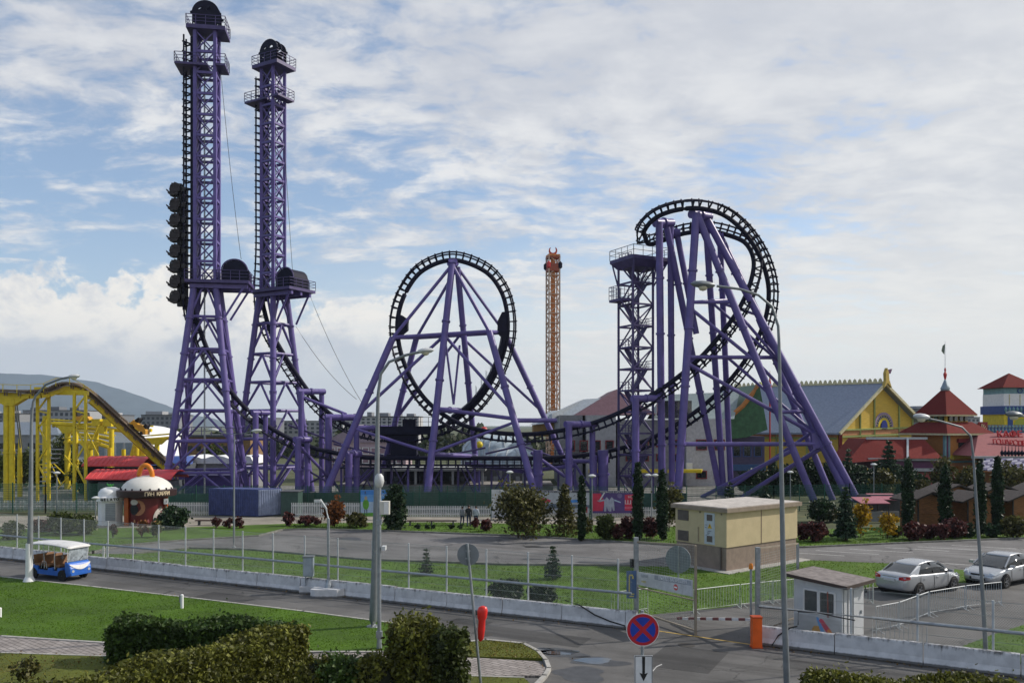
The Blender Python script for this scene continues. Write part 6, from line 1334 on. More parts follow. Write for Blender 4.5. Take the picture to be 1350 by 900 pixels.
    b = MB(); b.box((2.275,0,.43), (.03,.7,.12)); b.box((2.262,0,.62), (.03,.62,.07)); b.build('grille', UNDER, T, local=True); b = MB(); b.box((2.297,0,.46), (.012,.5,.11)); b.build('number_plate', mat('plate_white', (.5,.5,.5), .5), T, local=True)
    b = MB(); b.box((-2.262,0,.92), (.02,.7,.03)); b.build('boot_trim', ALLOY, T, local=True); b = MB(); b.box((0,0,.27), (3.9,1.5,.12)); b.build('underbody', UNDER, T, local=True)
    return T
wr, wf = G(1212,787), G(1258,776.5); hd_ = math.atan2(.54, .84); ctr = Vector((20.35, 41.9, 0)); 
# place so that the visible (right side) wheels stand on the asphalt
dv = Vector((math.cos(hd_), math.sin(hd_), 0)); rv = Vector((dv.y, -dv.x, 0)); ctr = G(1211,787)+dv*1.50-rv*.90
car1 = sedan('silver sedan seen from behind, parked along the lawn', ctr, hd_, 0, 'silver cars parked along the lawn')
hd2 = math.atan2(-.54, -.84); dv2 = Vector((math.cos(hd2), math.sin(hd2), 0)); lv = Vector((-dv2.y, dv2.x, 0)); ctr2 = G(1325,775)-dv2*1.53-lv*.90
car2 = copy_tree(car1, ctr2, hd2, label='silver sedan facing the viewer, cut off by the right edge')
car1.scale = car2.scale = (1.13, 1.13, 1.13)
# electric shuttle cart
def shuttle():
    hdg = R(-24); o = G(82,766); T = thing('shuttle_cart', 'blue and white open electric shuttle cart with brown seats', 'shuttle cart', (0,0,0), hdg)
    CB_ = mat('cart_blue', (.025,.12,.46), .35, dirt=.1); CW_ = mat('cart_white', (.60,.60,.60), .45, dirt=.15); SEATB = mat('tan_vinyl', (.20,.10,.045), .6, var=.25)
    L0, L1, w = -1.9, 1.45, .68
    b = MB(); b.prism([(L0,-w,.30),(L1-.1,-w,.26),(L1+.05,-w,.42),(L1-.05,-w,.52),(L0,-w,.52)], (0, 2*w, 0)); b.build('chassis', CB_, T, local=True)
    for x0, x1, z in [(L0,-.95,.74),(-.2,.25,.66),(.55,1.0,.70)]:
        b = MB(); b.prism([(x0,-w-.02,.46),(x1,-w-.02,.46),(x1-.06,-w-.02,z),(x0+.06,-w-.02,z)], (0, 2*w+.04, 0)); b.build('side_panel', CB_, T, local=True)
    nose = [(1.15,.30),(1.52,.30),(1.60,.45),(1.58,.70),(1.46,.98),(1.30,1.06),(1.12,1.04)]
    b = MB(); b.prism([(x,-w,z) for x, z in nose], (0, 2*w, 0)); nz_ = b.build('nose', CB_, T, local=True); m = nz_.modifiers.new('bevel', 'BEVEL'); m.width = .07; m.segments = 3
    b = MB(); n_ = 12; up_, dn_ = [], []
    for i in range(n_+1):
        y = -w*.96+2*w*.96*i/n_; k = (y/(w*.96))**2; zt_ = .86+.09*k; zb_ = .62+.30*k; xx = lambda z: 1.60-(max(0, z-.60))*.33+.012
        up_.append((xx(zt_), y, zt_)); dn_.append((xx(zb_), y, zb_))
    b.prism(up_+dn_[::-1], (.02, 0, 0)); b.build('white_smile_panel', CW_, nz_, local=True)
    b = MB(); b.box((1.60,0,.40), (.06,1.25,.14)); b.build('bumper', CB_, T, local=True)
    for s in (-1, 1): b = MB(); b.cyl((1.59,s*.5,.56), (1.615,s*.5,.56), .075, n=14); b.build('headlight', HEADL, T, local=True)
    # roof
    b = MB(); rows = []
    for x, h in [(-2.05,1.90),(-1.9,1.96),(-1.0,2.04),(0,2.05),(1.0,1.99),(1.42,1.93),(1.5,1.87)]:
        rows.append([Vector((x, y, z)) for y, z in [(-.78,h-.10),(-.70,h-.02),(0,h+.05),(.70,h-.02),(.78,h-.10),(.70,h-.13),(0,h-.12),(-.70,h-.13)]])
    subsurf(loft(rows).build('roof', CW_, T, local=True), 1)
    for s in (-1, 1):
        for x0, x1 in [(1.28,1.38),(-1.82,-1.92),(-.55,-.55),(.30,.30)]:
            b = MB(); b.tube([(x0,s*.62,.62),(x1,s*.66,1.94)], .022, 6); b.build('roof_post', CW_ if x0 in (1.28,.30) else LSTEEL, T, local=True)
        b = MB(); b.tube([(1.40,s*.66,1.15),(1.36,s*.95,1.35)], .015, 5); b.box((1.36,s*.97,1.40), (.04,.14,.2)); b.build('mirror', BLACK, T, local=True)
        b = MB(); b.tube([(-.75,s*.66,.62),(-.62,s*.68,1.0),(-.35,s*.68,1.0),(-.28,s*.66,.62)], .018, 5); b.build('grab_rail', LSTEEL, T, local=True)
    wn = mat('windscreen_glass', (.30,.34,.37), .04, spec=.9, var=.4, scale=5)
    b = MB(); b.prism([(1.30,-.62,1.06),(1.30,.62,1.06),(1.42,.60,1.88),(1.42,-.60,1.88)], (.012, 0, 0)); b.build('windscreen', wn, T, local=True)
    b = MB(); b.tube([(1.33,.1,1.08),(1.37,.3,1.3)], .018, 5); b.build('wiper', BLACK, T, local=True); b = MB(); b.box((1.2,0,1.0), (.25,1.2,.12)); b.cyl((1.02,.28,1.10), (1.05,.28,1.13), .18, n=16); b.build('dashboard', BLACK, T, local=True)
    for x in (.45, -.40, -1.15):
        b = MB(); b.box((x,0,.78), (.46,1.24,.14)); ST_ = b.build('bench_seat', SEATB, T, local=True); m = ST_.modifiers.new('bevel', 'BEVEL'); m.width = .04; m.segments = 2
        b = MB(); b.prism([(x-.24,-.62,.84),(x-.16,-.62,.84),(x-.24,-.62,1.32),(x-.32,-.62,1.32)], (0, 1.24, 0)); q = b.build('bench_back', SEATB, T, local=True); m = q.modifiers.new('bevel', 'BEVEL'); m.width = .03; m.segments = 2
        b = MB(); b.box((x,0,.60), (.42,1.2,.22)); b.build('seat_box', BLACK, T, local=True)
    b = MB(); b.prism([(-2.05,-.55,.62),(-1.85,-.55,.50),(-1.7,-.55,.78),(-2.15,-.55,.95)], (0, 1.1, 0)); b.build('rear_bench', BLACK, T, local=True)
    for x in (.95, -1.35):
        for s in (-1, 1): wheel(T, x, s*.62, .27, .17, CW_, 0); b = MB(); b.lathe([(.01,0),(.315,0),(.32,-.12*s)], (x, s*(w+.026), .30), 20, axis='y'); b.build('wheel_arch', UNDER, T, local=True)
    dv = Vector((math.cos(hdg), math.sin(hdg), 0)); rv = Vector((dv.y, -dv.x, 0)); T.location = G(83,765.5)-dv*.95-rv*.62; ORG[T.name] = Vector(T.location)
shuttle()
# ---------------- park fence, billboards
PICK = mat('white_pickets', (.52,.53,.54), .6, dirt=.25)
def picket(label, u0, u1, v, h):
    p, q = G(u0, v), G(u1, v); T = thing('picket_fence', label, 'picket fence', p, 0, 'white picket fences round the coaster'); L = (q-p).length; d = (q-p)/L; n = int(L/.16); src = None
    b = MB()
    for i in range(n): s = p+d*(L*i/n); b.prism([s, s+d*.085, s+d*.085+UPZ*(h-.06), s+d*.042+UPZ*h, s+UPZ*(h-.06)], Vector((-d.y, d.x, 0))*.025)
    b.build('picket', PICK, T, kind='stuff')
    for z in (.25, h-.3): b = MB(); b.beam(p+UPZ*z+Vector((0,.06,0)), q+UPZ*z+Vector((0,.06,0)), .05, .08); b.build('rail', PICK, T)
picket('white picket fence left of the blue container', 196, 276, 679, 1.25); picket('white picket fence between the container and the green figure billboard', 384, 476, 681, 1.35); picket('white picket fence behind the three walkers', 536, 648, 681, 1.05); picket('white picket fence under the red and violet billboards', 690, 905, 682, 1.0)
picket('white picket fence at far left behind the green mesh', -60, 128, 672, 1.0)
def green_fence(label, pts, h, st=.13, w=.026):
    T = thing('green_mesh_fence', label, 'mesh fence', pts[0], 0, 'green mesh fences of the park')
    for p, q in zip(pts[:-1], pts[1:]):
        p = Vector(p); q = Vector(q); L = (q-p).length; d = (q-p)/L; k = max(1, int(L/2.6)); b = MB()
        for i in range(k+1): s = p+d*(L*i/k); bb = MB(); bb.beam(s, s+UPZ*(h+.1), .08); bb.build('post', GREEN_MESH, T)
        for i in range(int(L/st)): s = p+d*(i*st); b.beam(s+UPZ*.1, s+UPZ*h, w)
        for z in np.arange(.15, h+.01, .22): b.beam(p+UPZ*z, q+UPZ*z, w)
        b.build('wire_panel', GREEN_MESH, T, kind='stuff')
green_fence('green mesh fence at the left in front of the yellow coaster', [G(-70,676), G(60,676), G(222,676)], 2.9)
green_fence('green mesh fence along the coaster yard behind the billboards', [G(222,675), G(480,676), G(700,676), G(905,676)], 2.6)
green_fence('green mesh fence at the right in front of the dark evergreens', [G(905,677), G(1020,674), G(1120,672), G(1205,672)], 2.6)
def screen(label, u0, u1, v, h, m):
    p, q = G(u0, v), G(u1, v); T = thing('screen_wall', label, 'screen wall', p, 0, 'low panel screens behind the pickets'); L = (q-p).length; d = (q-p)/L; n = max(1, round(L/2.4)); r = random.Random(int(u0))
    for i in range(n): a, c = p+d*(L*i/n+.03), p+d*(L*(i+1)/n-.03); b = MB(); b.prism([a, c, c+Vector((0,.06,0)), a+Vector((0,.06,0))], UPZ*(h+r.uniform(-.02,.02))); b.build('panel', m[r.randrange(len(m))], T)
    for i in range(n+1): a = p+d*(L*i/n); b = MB(); b.box((a.x, a.y-.02, h/2+.05), (.09,.09,h+.1)); b.build('post', GREEN_MESH, T)
SCR = [mat('teal_screen', (.035,.075,.075), .6, var=.2, dirt=.3), mat('teal_screen_b', (.045,.085,.08), .6, var=.2, dirt=.3), mat('sage_screen', (.085,.115,.10), .6, dirt=.3)]
screen('dark teal panel screen from the green cabin to the billboard with the green figure', 386, 474, 675, 1.95, SCR); screen('dark teal panel screen under the loop behind the walkers', 476, 648, 675, 2.0, SCR); screen('dark teal panel screen behind the circus and car billboards', 650, 905, 675, 1.9, SCR[:2]); screen('dark teal panel screen behind the round kiosk and container', 196, 340, 673, 1.7, SCR[:2])
def board(label, u0, u1, vt, vb, v, m):
    p, q = G(u0, v), G(u1, v); d = p.y; T = thing('billboard', label, 'billboard', p, 0, 'billboards on the park fence'); z1 = CAMH-(vt-HZ)/FPX*d; z0 = max(.15, CAMH-(vb-HZ)/FPX*d)
    b = MB(); b.box(((p.x+q.x)/2, d, (z0+z1)/2), (q.x-p.x, .06, z1-z0)); B = b.build('panel', m, T)
    for x in (p.x-.04, q.x+.04): bb = MB(); bb.beam((x, d+.02, 0), (x, d+.02, z1+.05), .09); bb.build('post', GREEN_MESH, T)
    def put(pts, mm, name='print', o=0): bb = MB(); bb.prism([(p.x+(q.x-p.x)*a, d-.036-o*.003, z0+(z1-z0)*c) for a, c in pts], (0, .003, 0)); bb.build(name, mm, B)
    def tx(body, s, a, c, mm, sx=1.0): text(body, s, (p.x+(q.x-p.x)*a, d-.042, z0+(z1-z0)*c), R(90), 0, mm, B, depth=.004, sx=sx)
    return T, put, tx
PB = mat('print_sky_blue', (.05,.20,.55), .4); PB2 = mat('print_pale_blue', (.36,.46,.60), .4); PG = mat('print_green', (.11,.32,.04), .4); PDK = mat('print_dark', (.06,.06,.09), .4); PW = mat('print_white', (.52,.52,.54), .4); PR_ = mat('print_red', (.45,.03,.07), .4); PV = mat('print_violet', (.08,.05,.17), .4); PGOLD = mat('print_gold', (.48,.38,.18), .4)
ell = lambda cx, cy, rx, ry, n=18: [(cx+rx*math.cos(t), cy+ry*math.sin(t)) for t in np.linspace(0, 2*math.pi, n+1)[:-1]]
T, put, tx = board('blue sky billboard with a round green figure', 475.5, 531, 645.5, 680, 684.5, PB2)
put([(0,.55),(1,.55),(1,1),(0,1)], mat('print_mid_blue', (.11,.28,.58), .4)); put([(0,.82),(1,.82),(1,1),(0,1)], PB, o=1); put([(0,0),(1,0),(1,.10),(.5,.15),(0,.12)], PG, o=1); put(ell(.125,.45,.075,.20), PG, o=2); put([(.085,.05),(.105,.05),(.11,.26),(.09,.26)], PDK, o=2); put([(.14,.05),(.16,.05),(.155,.26),(.135,.26)], PDK, o=2); put(ell(.125,.69,.035,.08), mat('print_tan', (.36,.30,.20), .4), o=3); put(ell(.11,.90,.012,.06), PDK, o=3); tx('СОЧИ ПАРК', .28, .72, .80, PW); tx('до входа 300 м', .16, .74, .62, PW)
T, put, tx = board('white billboard with a thin golden swoosh, half behind the big bush', 648, 689, 645, 684, 684.5, PW)
put([(.12,.62),(.35,.60),(.62,.70),(.95,.93),(.97,.97),(.62,.755),(.35,.645),(.12,.645)], PGOLD, o=1); put(ell(.30,.90,.10,.035), mat('print_grey', (.36,.37,.40), .4), o=1); tx('Тюльпан', .42, .42, .50, PDK); 
for k, c in enumerate((.40,.30,.22,.14)): put([(.16,c),(.78-.1*k,c),(.78-.1*k,c+.025),(.16,c+.025)], mat('print_grey', (.36,.37,.40), .4), o=1)
T, put, tx = board('white billboard with red car shapes behind the second bush', 690, 777, 646, 676, 684.5, mat('print_pale_grey', (.36,.38,.42), .4))
put([(0,.90),(1,.90),(1,1),(0,1)], PDK, o=1); tx('ВЕСЬ КАРТИНГ СОЧИ', .24, .5, .945, PW, 1.1); put([(.12,.52),(.2,.62),(.33,.66),(.42,.56),(.40,.48),(.15,.47)], PR_, o=2); put([(.0,.35),(.45,.42),(1,.36),(1,.22),(0,.2)], mat('print_slate', (.10,.13,.18), .4), o=1); put([(0,.12),(.4,.16),(.4,.04),(0,.02)], PR_, o=2); put([(.86,.02),(.97,.02),(.97,.27),(.86,.27)], PR_, o=3); put([(.55,.52),(.8,.6),(.92,.5),(.7,.45)], PB, o=2)
T, put, tx = board('red and violet circus billboard with white figures', 780, 846, 646.5, 676, 684.5, PV)
put([(0,.10),(.22,.10),(.26,.5),(.18,.88),(0,.88)], PR_, o=1); put([(0,.90),(1,.90),(1,1),(0,1)], PDK, o=1); tx('ТОЛЬКО В ЦИРКЕ СОЧИ', .24, .5, .945, PW, 1.05)
for cx in (.30, .40): put([(cx-.05,.08),(cx-.01,.08),(cx,.3),(cx+.03,.1),(cx+.06,.12),(cx+.04,.62),(cx+.0,.72),(cx-.05,.58)], mat('print_silver', (.32,.34,.42), .4), o=2)
put([(.14,.55),(.17,.55),(.27,.92),(.24,.92)], PW, o=3); put([(.26,.56),(.16,.50),(.10,.56),(.26,.62)], mat('print_silver', (.32,.34,.42), .4), o=3); put([(.45,.55),(.58,.46),(.58,.50),(.45,.62)], PB2, o=3); put(ell(.56,.78,.05,.11), mat('print_dim_violet', (.16,.13,.26), .4), o=2)
put([(.66,.12),(1,.12),(1,.86),(.66,.82)], PR_, o=2); tx('НОВОЕ', .30, .84, .72, PW); tx('ШОУ', .50, .83, .48, PW, 1.4); tx('КАЖДЫЙ ДЕНЬ', .20, .83, .24, mat('print_pink', (.6,.25,.35), .4))
# ---------------- kiosks
T = thing('round_kiosk', 'round dark red food kiosk with white dome and orange handle', 'kiosk', G(181,693.5)); o = G(181,693.5)+Vector((0,1.9,0))
KR = mat('kiosk_dark_red', (.11,.014,.014), .45); KO = mat('kiosk_orange', (.36,.085,.02), .5)
b = MB(); b.lathe([(1.72,0),(1.72,2.5)], o, 28); b.build('wall', KR, T, smooth=40)
b = MB(); b.lathe([(1.6,2.32),(2.42,2.48),(2.44,2.98),(2.1,3.06),(1.6,3.05)], o, 28); b.build('fascia', mat('kiosk_brown_fascia', (.028,.012,.011), .5), T, smooth=30)
b = MB(); b.lathe([(2.10,3.05),(2.04,3.22),(1.88,3.48),(1.62,3.72),(1.28,3.93),(.9,4.08),(.45,4.18),(.01,4.21)], o, 32); b.build('dome', mat('dome_white', (.62,.61,.57), .5, var=.04), T, smooth=60)
b = MB(); b.tube([o+Vector((-.5*math.cos(t)*1.15, -.3, 4.12+1.0*math.sin(t))) for t in np.linspace(-.1, math.pi+.1, 14)], .21, 10); b.build('handle', mat('handle_orange', (.66,.20,.012), .4), T, smooth=60)
for k in range(10):
    a = math.pi+math.pi*k/9; b = MB(); q = o+Vector((2.1*math.cos(a), 2.1*math.sin(a), 3.12)); b.box(q, (.1,.1,.14)); b.build('bolt', NAVY, T)
FV = Vector((-o.x, -o.y, 0)).normalized(); aF = math.atan2(FV.y, FV.x)
def onk(t, z, r=1.74): a = aF+t; return o+Vector((r*math.cos(a), r*math.sin(a), z))
def kpatch(pts, m, name, r=1.735): b = MB(); b.prism([onk(t, z, r) for t, z in pts], FV*.02); b.build(name, m, T)
for t in (-1.02, .98):
    b = MB(); b.beam(onk(t, 0, 1.85), onk(t, 2.5, 1.85), .34 if t < 0 else .22); b.build('pilaster', KO, T)
FC_ = mat('mural_skin', (.36,.16,.08), .6); BK = mat('mural_black', (.012,.012,.014), .6); CRW = mat('mural_cream', (.50,.46,.42), .6)
kpatch([(-.42+.34*math.cos(t), 1.55+.66*math.sin(t)) for t in np.linspace(0, 2*math.pi, 18)[:-1]], FC_, 'mural_disc', 1.74); kpatch([(-.62+.22*math.cos(t), 1.40+.45*math.sin(t)) for t in np.linspace(0, 2*math.pi, 16)[:-1]], BK, 'mural_patch', 1.765); kpatch([(-.62+.2*math.cos(t), 2.02+.24*math.sin(t)) for t in np.linspace(0, 2*math.pi, 14)[:-1]], CRW, 'mural_patch', 1.765)
kpatch([(.62+.34*math.cos(t)*(1-.2*math.sin(t)), .72+.75*math.sin(t)) for t in np.linspace(0, 2*math.pi, 16)[:-1]], CRW, 'mural_patch', 1.735)
for k in range(5): kpatch([(.46+.07*k,.5),(.50+.07*k,.5),(.60+.05*k,1.0),(.56+.05*k,1.0)], mat('mural_grey', (.20,.19,.19), .6), 'mural_stroke', 1.78)
for k in range(9): t = -.8+.16*k; kpatch([(t,.1+.2*(k%2)),(t+.11,.1+.2*(k%2)),(t+.08,.36+.2*(k%2)),(t+.02,.34+.2*(k%2))], [CRW, FC_, mat('mural_pink', (.42,.14,.14), .6)][k % 3], 'mural_flower', 1.77)
b = MB(); b.box(onk(.86, 2.02, 1.98), (.5,.36,.46), rz=aF); AC = b.build('air_conditioner', WHITE, T); b = MB(); b.cyl(onk(.83, 2.02, 2.16), onk(.83, 2.02, 2.19), .15, n=14); b.build('fan', DGREY, AC)
for k, ch in enumerate('ПАН КАРРИ'):
    if ch != ' ': t = .0+.095*k; text(ch, .46, onk(t-.02, 2.73, 2.46), R(90), aF+t+math.pi/2, mat('cream_lettering', (.70,.58,.40), .5), T, depth=.05)
T = thing('ice_cream_kiosk', 'small white domed ice cream kiosk left of the round red kiosk', 'kiosk', G(138,693)); o = G(138,693)+Vector((0,1.0,0))
b = MB(); b.lathe([(.98,0),(.98,2.05)], o, 10); b.build('wall', WHITE, T); b = MB(); b.lathe([(.95,2.03),(1.22,2.08),(1.24,2.42),(.98,2.48)], o, 20); b.build('fascia', WHITE, T, smooth=40); b = MB(); b.lathe([(.98,2.46),(.95,2.8),(.75,3.08),(.4,3.22),(.01,3.26)], o, 20); b.build('dome', WHITE, T, smooth=60)
FV2 = Vector((-o.x, -o.y, 0)).normalized(); a2 = math.atan2(FV2.y, FV2.x)
for k, ch in enumerate('GELATO'): t = -.55+.2*k; a = a2+t; text(ch, .30, o+Vector((1.27*math.cos(a), 1.27*math.sin(a), 2.25)), R(90), a+math.pi/2, BLACK, T, depth=.04, bold=.01)
b = MB(); q = o+FV2*.97; sd_ = Vector((-FV2.y, FV2.x, 0)); b.prism([q-sd_*.38+UPZ*.45, q+sd_*.38+UPZ*.45, q+sd_*.38+UPZ*1.9, q-sd_*.38+UPZ*1.9], FV2*.03); W2 = b.build('shutter', mat('shutter_grey', (.24,.27,.30), .5), T)
b = MB()
for k in range(9): z = .55+.15*k; b.beam(q-sd_*.38+FV2*.04+UPZ*z, q+sd_*.38+FV2*.04+UPZ*z, .02)
b.build('shutter_slat', LSTEEL, W2, kind='stuff')
b = MB(); 
for s in (-.3, .0, .3): b.tube([o+UPZ*3.2, o+Vector((s*.5,0,3.42)), o+Vector((s,0,3.5))], [.09,.08,.03], 6)
b.build('leaf_topper', mat('leaf_green_plastic', (.05,.30,.05), .4), T)
# container
T = thing('shipping_container', 'blue shipping container with paler corrugated doors on its right end', 'container', G(340,682)); c0 = G(340,681.5); lx_ = Vector((-.86,.50,0)).normalized(); ex = Vector((.50,.86,0)).normalized(); 
ex = Vector((.80,.60,0)); lx_ = Vector((-.97,.24,0)); CBL = mat('container_blue', (.055,.075,.20), .6, var=.2, dirt=.25); CBP = mat('container_door_blue', (.22,.26,.38), .6, var=.15, dirt=.35, dirtcol=(.1,.1,.16)); HC = 2.5
pc = lambda a, c, z: c0+lx_*a+ex*c+UPZ*z
b = MB(); b.prism([pc(0,0,.1),pc(5.2,0,.1),pc(5.2,2.3,.1),pc(0,2.3,.1)], UPZ*HC); b.build('body', CBL, T)
nl_ = Vector((lx_.y, -lx_.x, 0)); nl_ = -nl_ if nl_.y > 0 else nl_; ne_ = Vector((ex.y, -ex.x, 0)); ne_ = -ne_ if ne_.y > 0 else ne_
for k in range(26): b = MB(); b.beam(pc(.1+.2*k,0,.2)+nl_*.02, pc(.1+.2*k,0,HC)+nl_*.02, .09, .05); b.build('corrugation', CBL, T)
b = MB(); b.prism([pc(0,.04,.16)+ne_*.01, pc(0,2.26,.16)+ne_*.01, pc(0,2.26,HC+.04)+ne_*.01, pc(0,.04,HC+.04)+ne_*.01], ne_*.03); DR_ = b.build('door', CBP, T)
for k in range(10): b = MB(); b.beam(pc(0,.15+.22*k,.2)+ne_*.05, pc(0,.15+.22*k,HC)+ne_*.05, .08, .05); b.build('locking_bar', CBP, DR_)
b = MB(); b.box(G(372,681)+Vector((.6,1.2,1.15)), (1.6,1.8,2.3)); T = thing('green_cabin', 'small dark green cabin right of the blue container', 'cabin', G(372,681)); b.build('wall', mat('dark_green_panel', (.035,.07,.06), .6), T); b = MB(); b.box(G(372,681)+Vector((.6,1.2,2.34)), (1.8,2.0,.08)); b.build('roof', DGREY, T)
# ---------------- people
def person(label, u, v, jacket, trousers, hair, h=1.72, lean=0.0, step=.18, face=1):
    o = G(u, v); T = thing('person', label, 'person', o, R(face), 'walkers on the promenade'); k = h/1.75
    V = [(0,0,.95),(0,0,1.15),(0,0,1.38),(0,0,1.50),(0,-.02,1.58),(0,-.01,1.68),(-.10,0,.90),(-.11,-step*.4,.50),(-.11,-step*.2+.1,.09),(-.12,-step*.2-.08,.04),(.10,0,.90),(.11,step*.3,.50),(.11,step+.1,.10),(.12,step-.06,.04),(-.19,0,1.40),(-.24,.06,1.12),(-.23,-.06,.88),(-.23,-.10,.78),(.19,0,1.40),(.24,-.06,1.12),(.23,-.14,.90),(.23,-.18,.80)]
    E = [(0,1),(1,2),(2,3),(3,4),(4,5),(0,6),(6,7),(7,8),(8,9),(0,10),(10,11),(11,12),(12,13),(2,14),(14,15),(15,16),(16,17),(2,18),(18,19),(19,20),(20,21)]
    rad = [.15,.15,.17,.065,.09,.085,.10,.075,.05,.045,.10,.075,.05,.045,.075,.058,.042,.04,.075,.058,.042,.04]
    me = bpy.data.meshes.new('body'); me.from_pydata([(x*k, y*k, z*k) for x, y, z in V], E, []); ob = bpy.data.objects.new('body', me); lk(ob)
    sk = ob.modifiers.new('skin', 'SKIN'); ss = ob.modifiers.new('sub', 'SUBSURF'); ss.levels = 2; ss.render_levels = 2
    for i, q in enumerate(me.skin_vertices[0].data): q.radius = (rad[i]*k, rad[i]*k*(.75 if i < 3 else 1)); q.use_root = (i == 0)
    bpy.context.view_layer.update(); nm = bpy.data.meshes.new_from_object(ob.evaluated_get(bpy.context.evaluated_depsgraph_get())); bpy.data.objects.remove(ob)
    SK = mat('skin_tone', (.42,.24,.17), .6)
    for m in (jacket, trousers, SK, BLACK): nm.materials.append(m)
    for f in nm.polygons:
        z = f.center.z/k; f.material_index = 3 if z < .09 else 1 if z < .93 and abs(f.center.x) < .2*k else 2 if z > 1.52 or (z < .86 and abs(f.center.x) > .2*k) else 0; f.use_smooth = True
    bo = bpy.data.objects.new('body', nm); lk(bo); bo.parent = T
    b = MB(); b.lathe([(.01,1.79*k),(.07,1.77*k),(.10,1.70*k),(.095,1.62*k)], (0,.02,0), 12); b.build('hair', hair, T, smooth=60, local=True)
    b = MB(); b.prism([(-.012,-.10,1.64*k),(.012,-.10,1.64*k),(0,-.095,1.69*k)], (0,-.02,0)); b.build('nose', SK, T, local=True)
DKH = mat('dark_hair', (.02,.015,.012), .7); DKJ = mat('black_jacket', (.016,.017,.022), .7); LTJ = mat('pale_blue_jacket', (.42,.46,.52), .7); JEAN = mat('dark_jeans', (.025,.035,.07), .8); GRJ = mat('grey_jacket', (.22,.22,.24), .7)
person('person in a grey top walking on the promenade, left of three', 609.5, 692, GRJ, JEAN, DKH, 1.6, face=170); person('person in dark clothes in the middle of the three walkers', 618, 693.5, DKJ, JEAN, DKH, 1.8, face=185); person('person in a pale blue jacket, right of the three walkers', 627.5, 693, LTJ, JEAN, DKH, 1.7, face=178)
# benches and small park lamps
for lab, u0, u1, v in [('long low dark bench on the promenade left of the walkers', 536, 602, 692.5), ('low dark bench on the promenade under the front tower', 258, 286, 692)]:
    p, q = G(u0, v), G(u1, v); T = thing('park_bench', lab, 'bench', p, 0, 'low park benches'); b = MB(); b.box(((p.x+q.x)/2, p.y, .42), (q.x-p.x, .45, .08)); b.build('seat', mat('dark_bench_wood', (.06,.035,.03), .7), T)
    for x in np.linspace(p.x+.3, q.x-.3, 3 if q.x-p.x > 3 else 2): b = MB(); b.box((x, p.y, .19), (.1,.4,.38)); b.build('leg', DGREY, T)
def park_lamp(label, u, vt, v, heads=1):
    o = G(u, v); zt_ = CAMH-(vt-HZ)/FPX*o.y; T = thing('park_lamp', label, 'park lamp', o, 0, 'small park lamps'); strut(T, 'pole', o, o+UPZ*zt_, .05, POLE)
    for s in ((0,) if heads == 1 else (-1, 1)):
        b = MB(); b.lathe([(.05,-.16),(.30,-.05),(.32,.02),(.10,.14)], o+Vector((s*.32,0,zt_)), 12); b.build('lamp_shade', LHEAD, T, smooth=40)
    if heads > 1: b = MB(); b.beam(o+Vector((-.4,0,zt_)), o+Vector((.4,0,zt_)), .05); b.build('arm', POLE, T)
park_lamp('small lamp with a shallow shade before the picket fence, right of the second bush', 780.5, 627, 702); park_lamp('small lamp with a shallow shade in front of the swoosh billboard', 672, 622, 690); park_lamp('twin headed small lamp left of the transformer kiosk', 859, 626, 684, 2); park_lamp('small lamp under the right purple legs', 1042, 622, 676); park_lamp('slim lamp before the dark evergreens', 1152, 612, 674); park_lamp('slim lamp beside the ice cream kiosk', 126, 656, 697); park_lamp('slim lamp before the yellow coaster column', 75, 623, 677)
# ================================================================== PLANTS
def crown_pts(c, rx, ry, rz, nc, per, cl, shape='egg', fill=.45):
    """leaf centres gathered in clumps through an uneven egg, cone or column"""
    out = []; ph0, ph1 = rng.random(2)*6.28
    for _ in range(nc):
        while True:
            p = rng.normal(size=3); p /= np.linalg.norm(p); r = (fill + (1-fill)*rng.random())**.6; p = p*r
            if shape == 'drum':
                q = rng.uniform(-1, 1); a = rng.random()*2*math.pi; e = (1-abs(q)**4)**.25*(fill+(1-fill)*rng.random())**.5; p = np.array([e*math.cos(a), e*math.sin(a), q if rng.random() < .75 else rng.uniform(.6, .95)])
            if shape == 'cone':
                t = rng.random()**1.15; a = rng.random()*2*math.pi; q = (1-t)**1.0*(.35+.65*rng.random()**.5)+.02; p = np.array([q*math.cos(a), q*math.sin(a), t*2-1])
            elif shape == 'column':
                t = rng.random(); a = rng.random()*2*math.pi; q = min(1, (1-t)*2.6)**.7*min(1, .62+t*1.6)*(.35+.65*rng.random()**.5); p = np.array([q*math.cos(a), q*math.sin(a), t*2-1])
            break
        an = math.atan2(p[1], p[0]); k = rng.uniform(.80, 1.08)*(1+.22*math.sin(2*an+ph0+p[2]*2.5)*math.sin(3*an+ph1+p[2]*4) if shape != 'column' else 1); ctr = np.array([p[0]*rx*k, p[1]*ry*k, p[2]*rz*(k if shape == 'egg' else 1)])
        s = cl*rng.uniform(.6, 1.3)*((1-.65*t) if shape == 'cone' else 1); g = rng.normal(size=(per, 3))*np.array([s, s, s*(.75 if shape == 'egg' else 1.3)])*.5
        out.append(ctr+g)
    o = np.concatenate(out)+np.array(c); o = o[o[:, 2] > .04]; return o
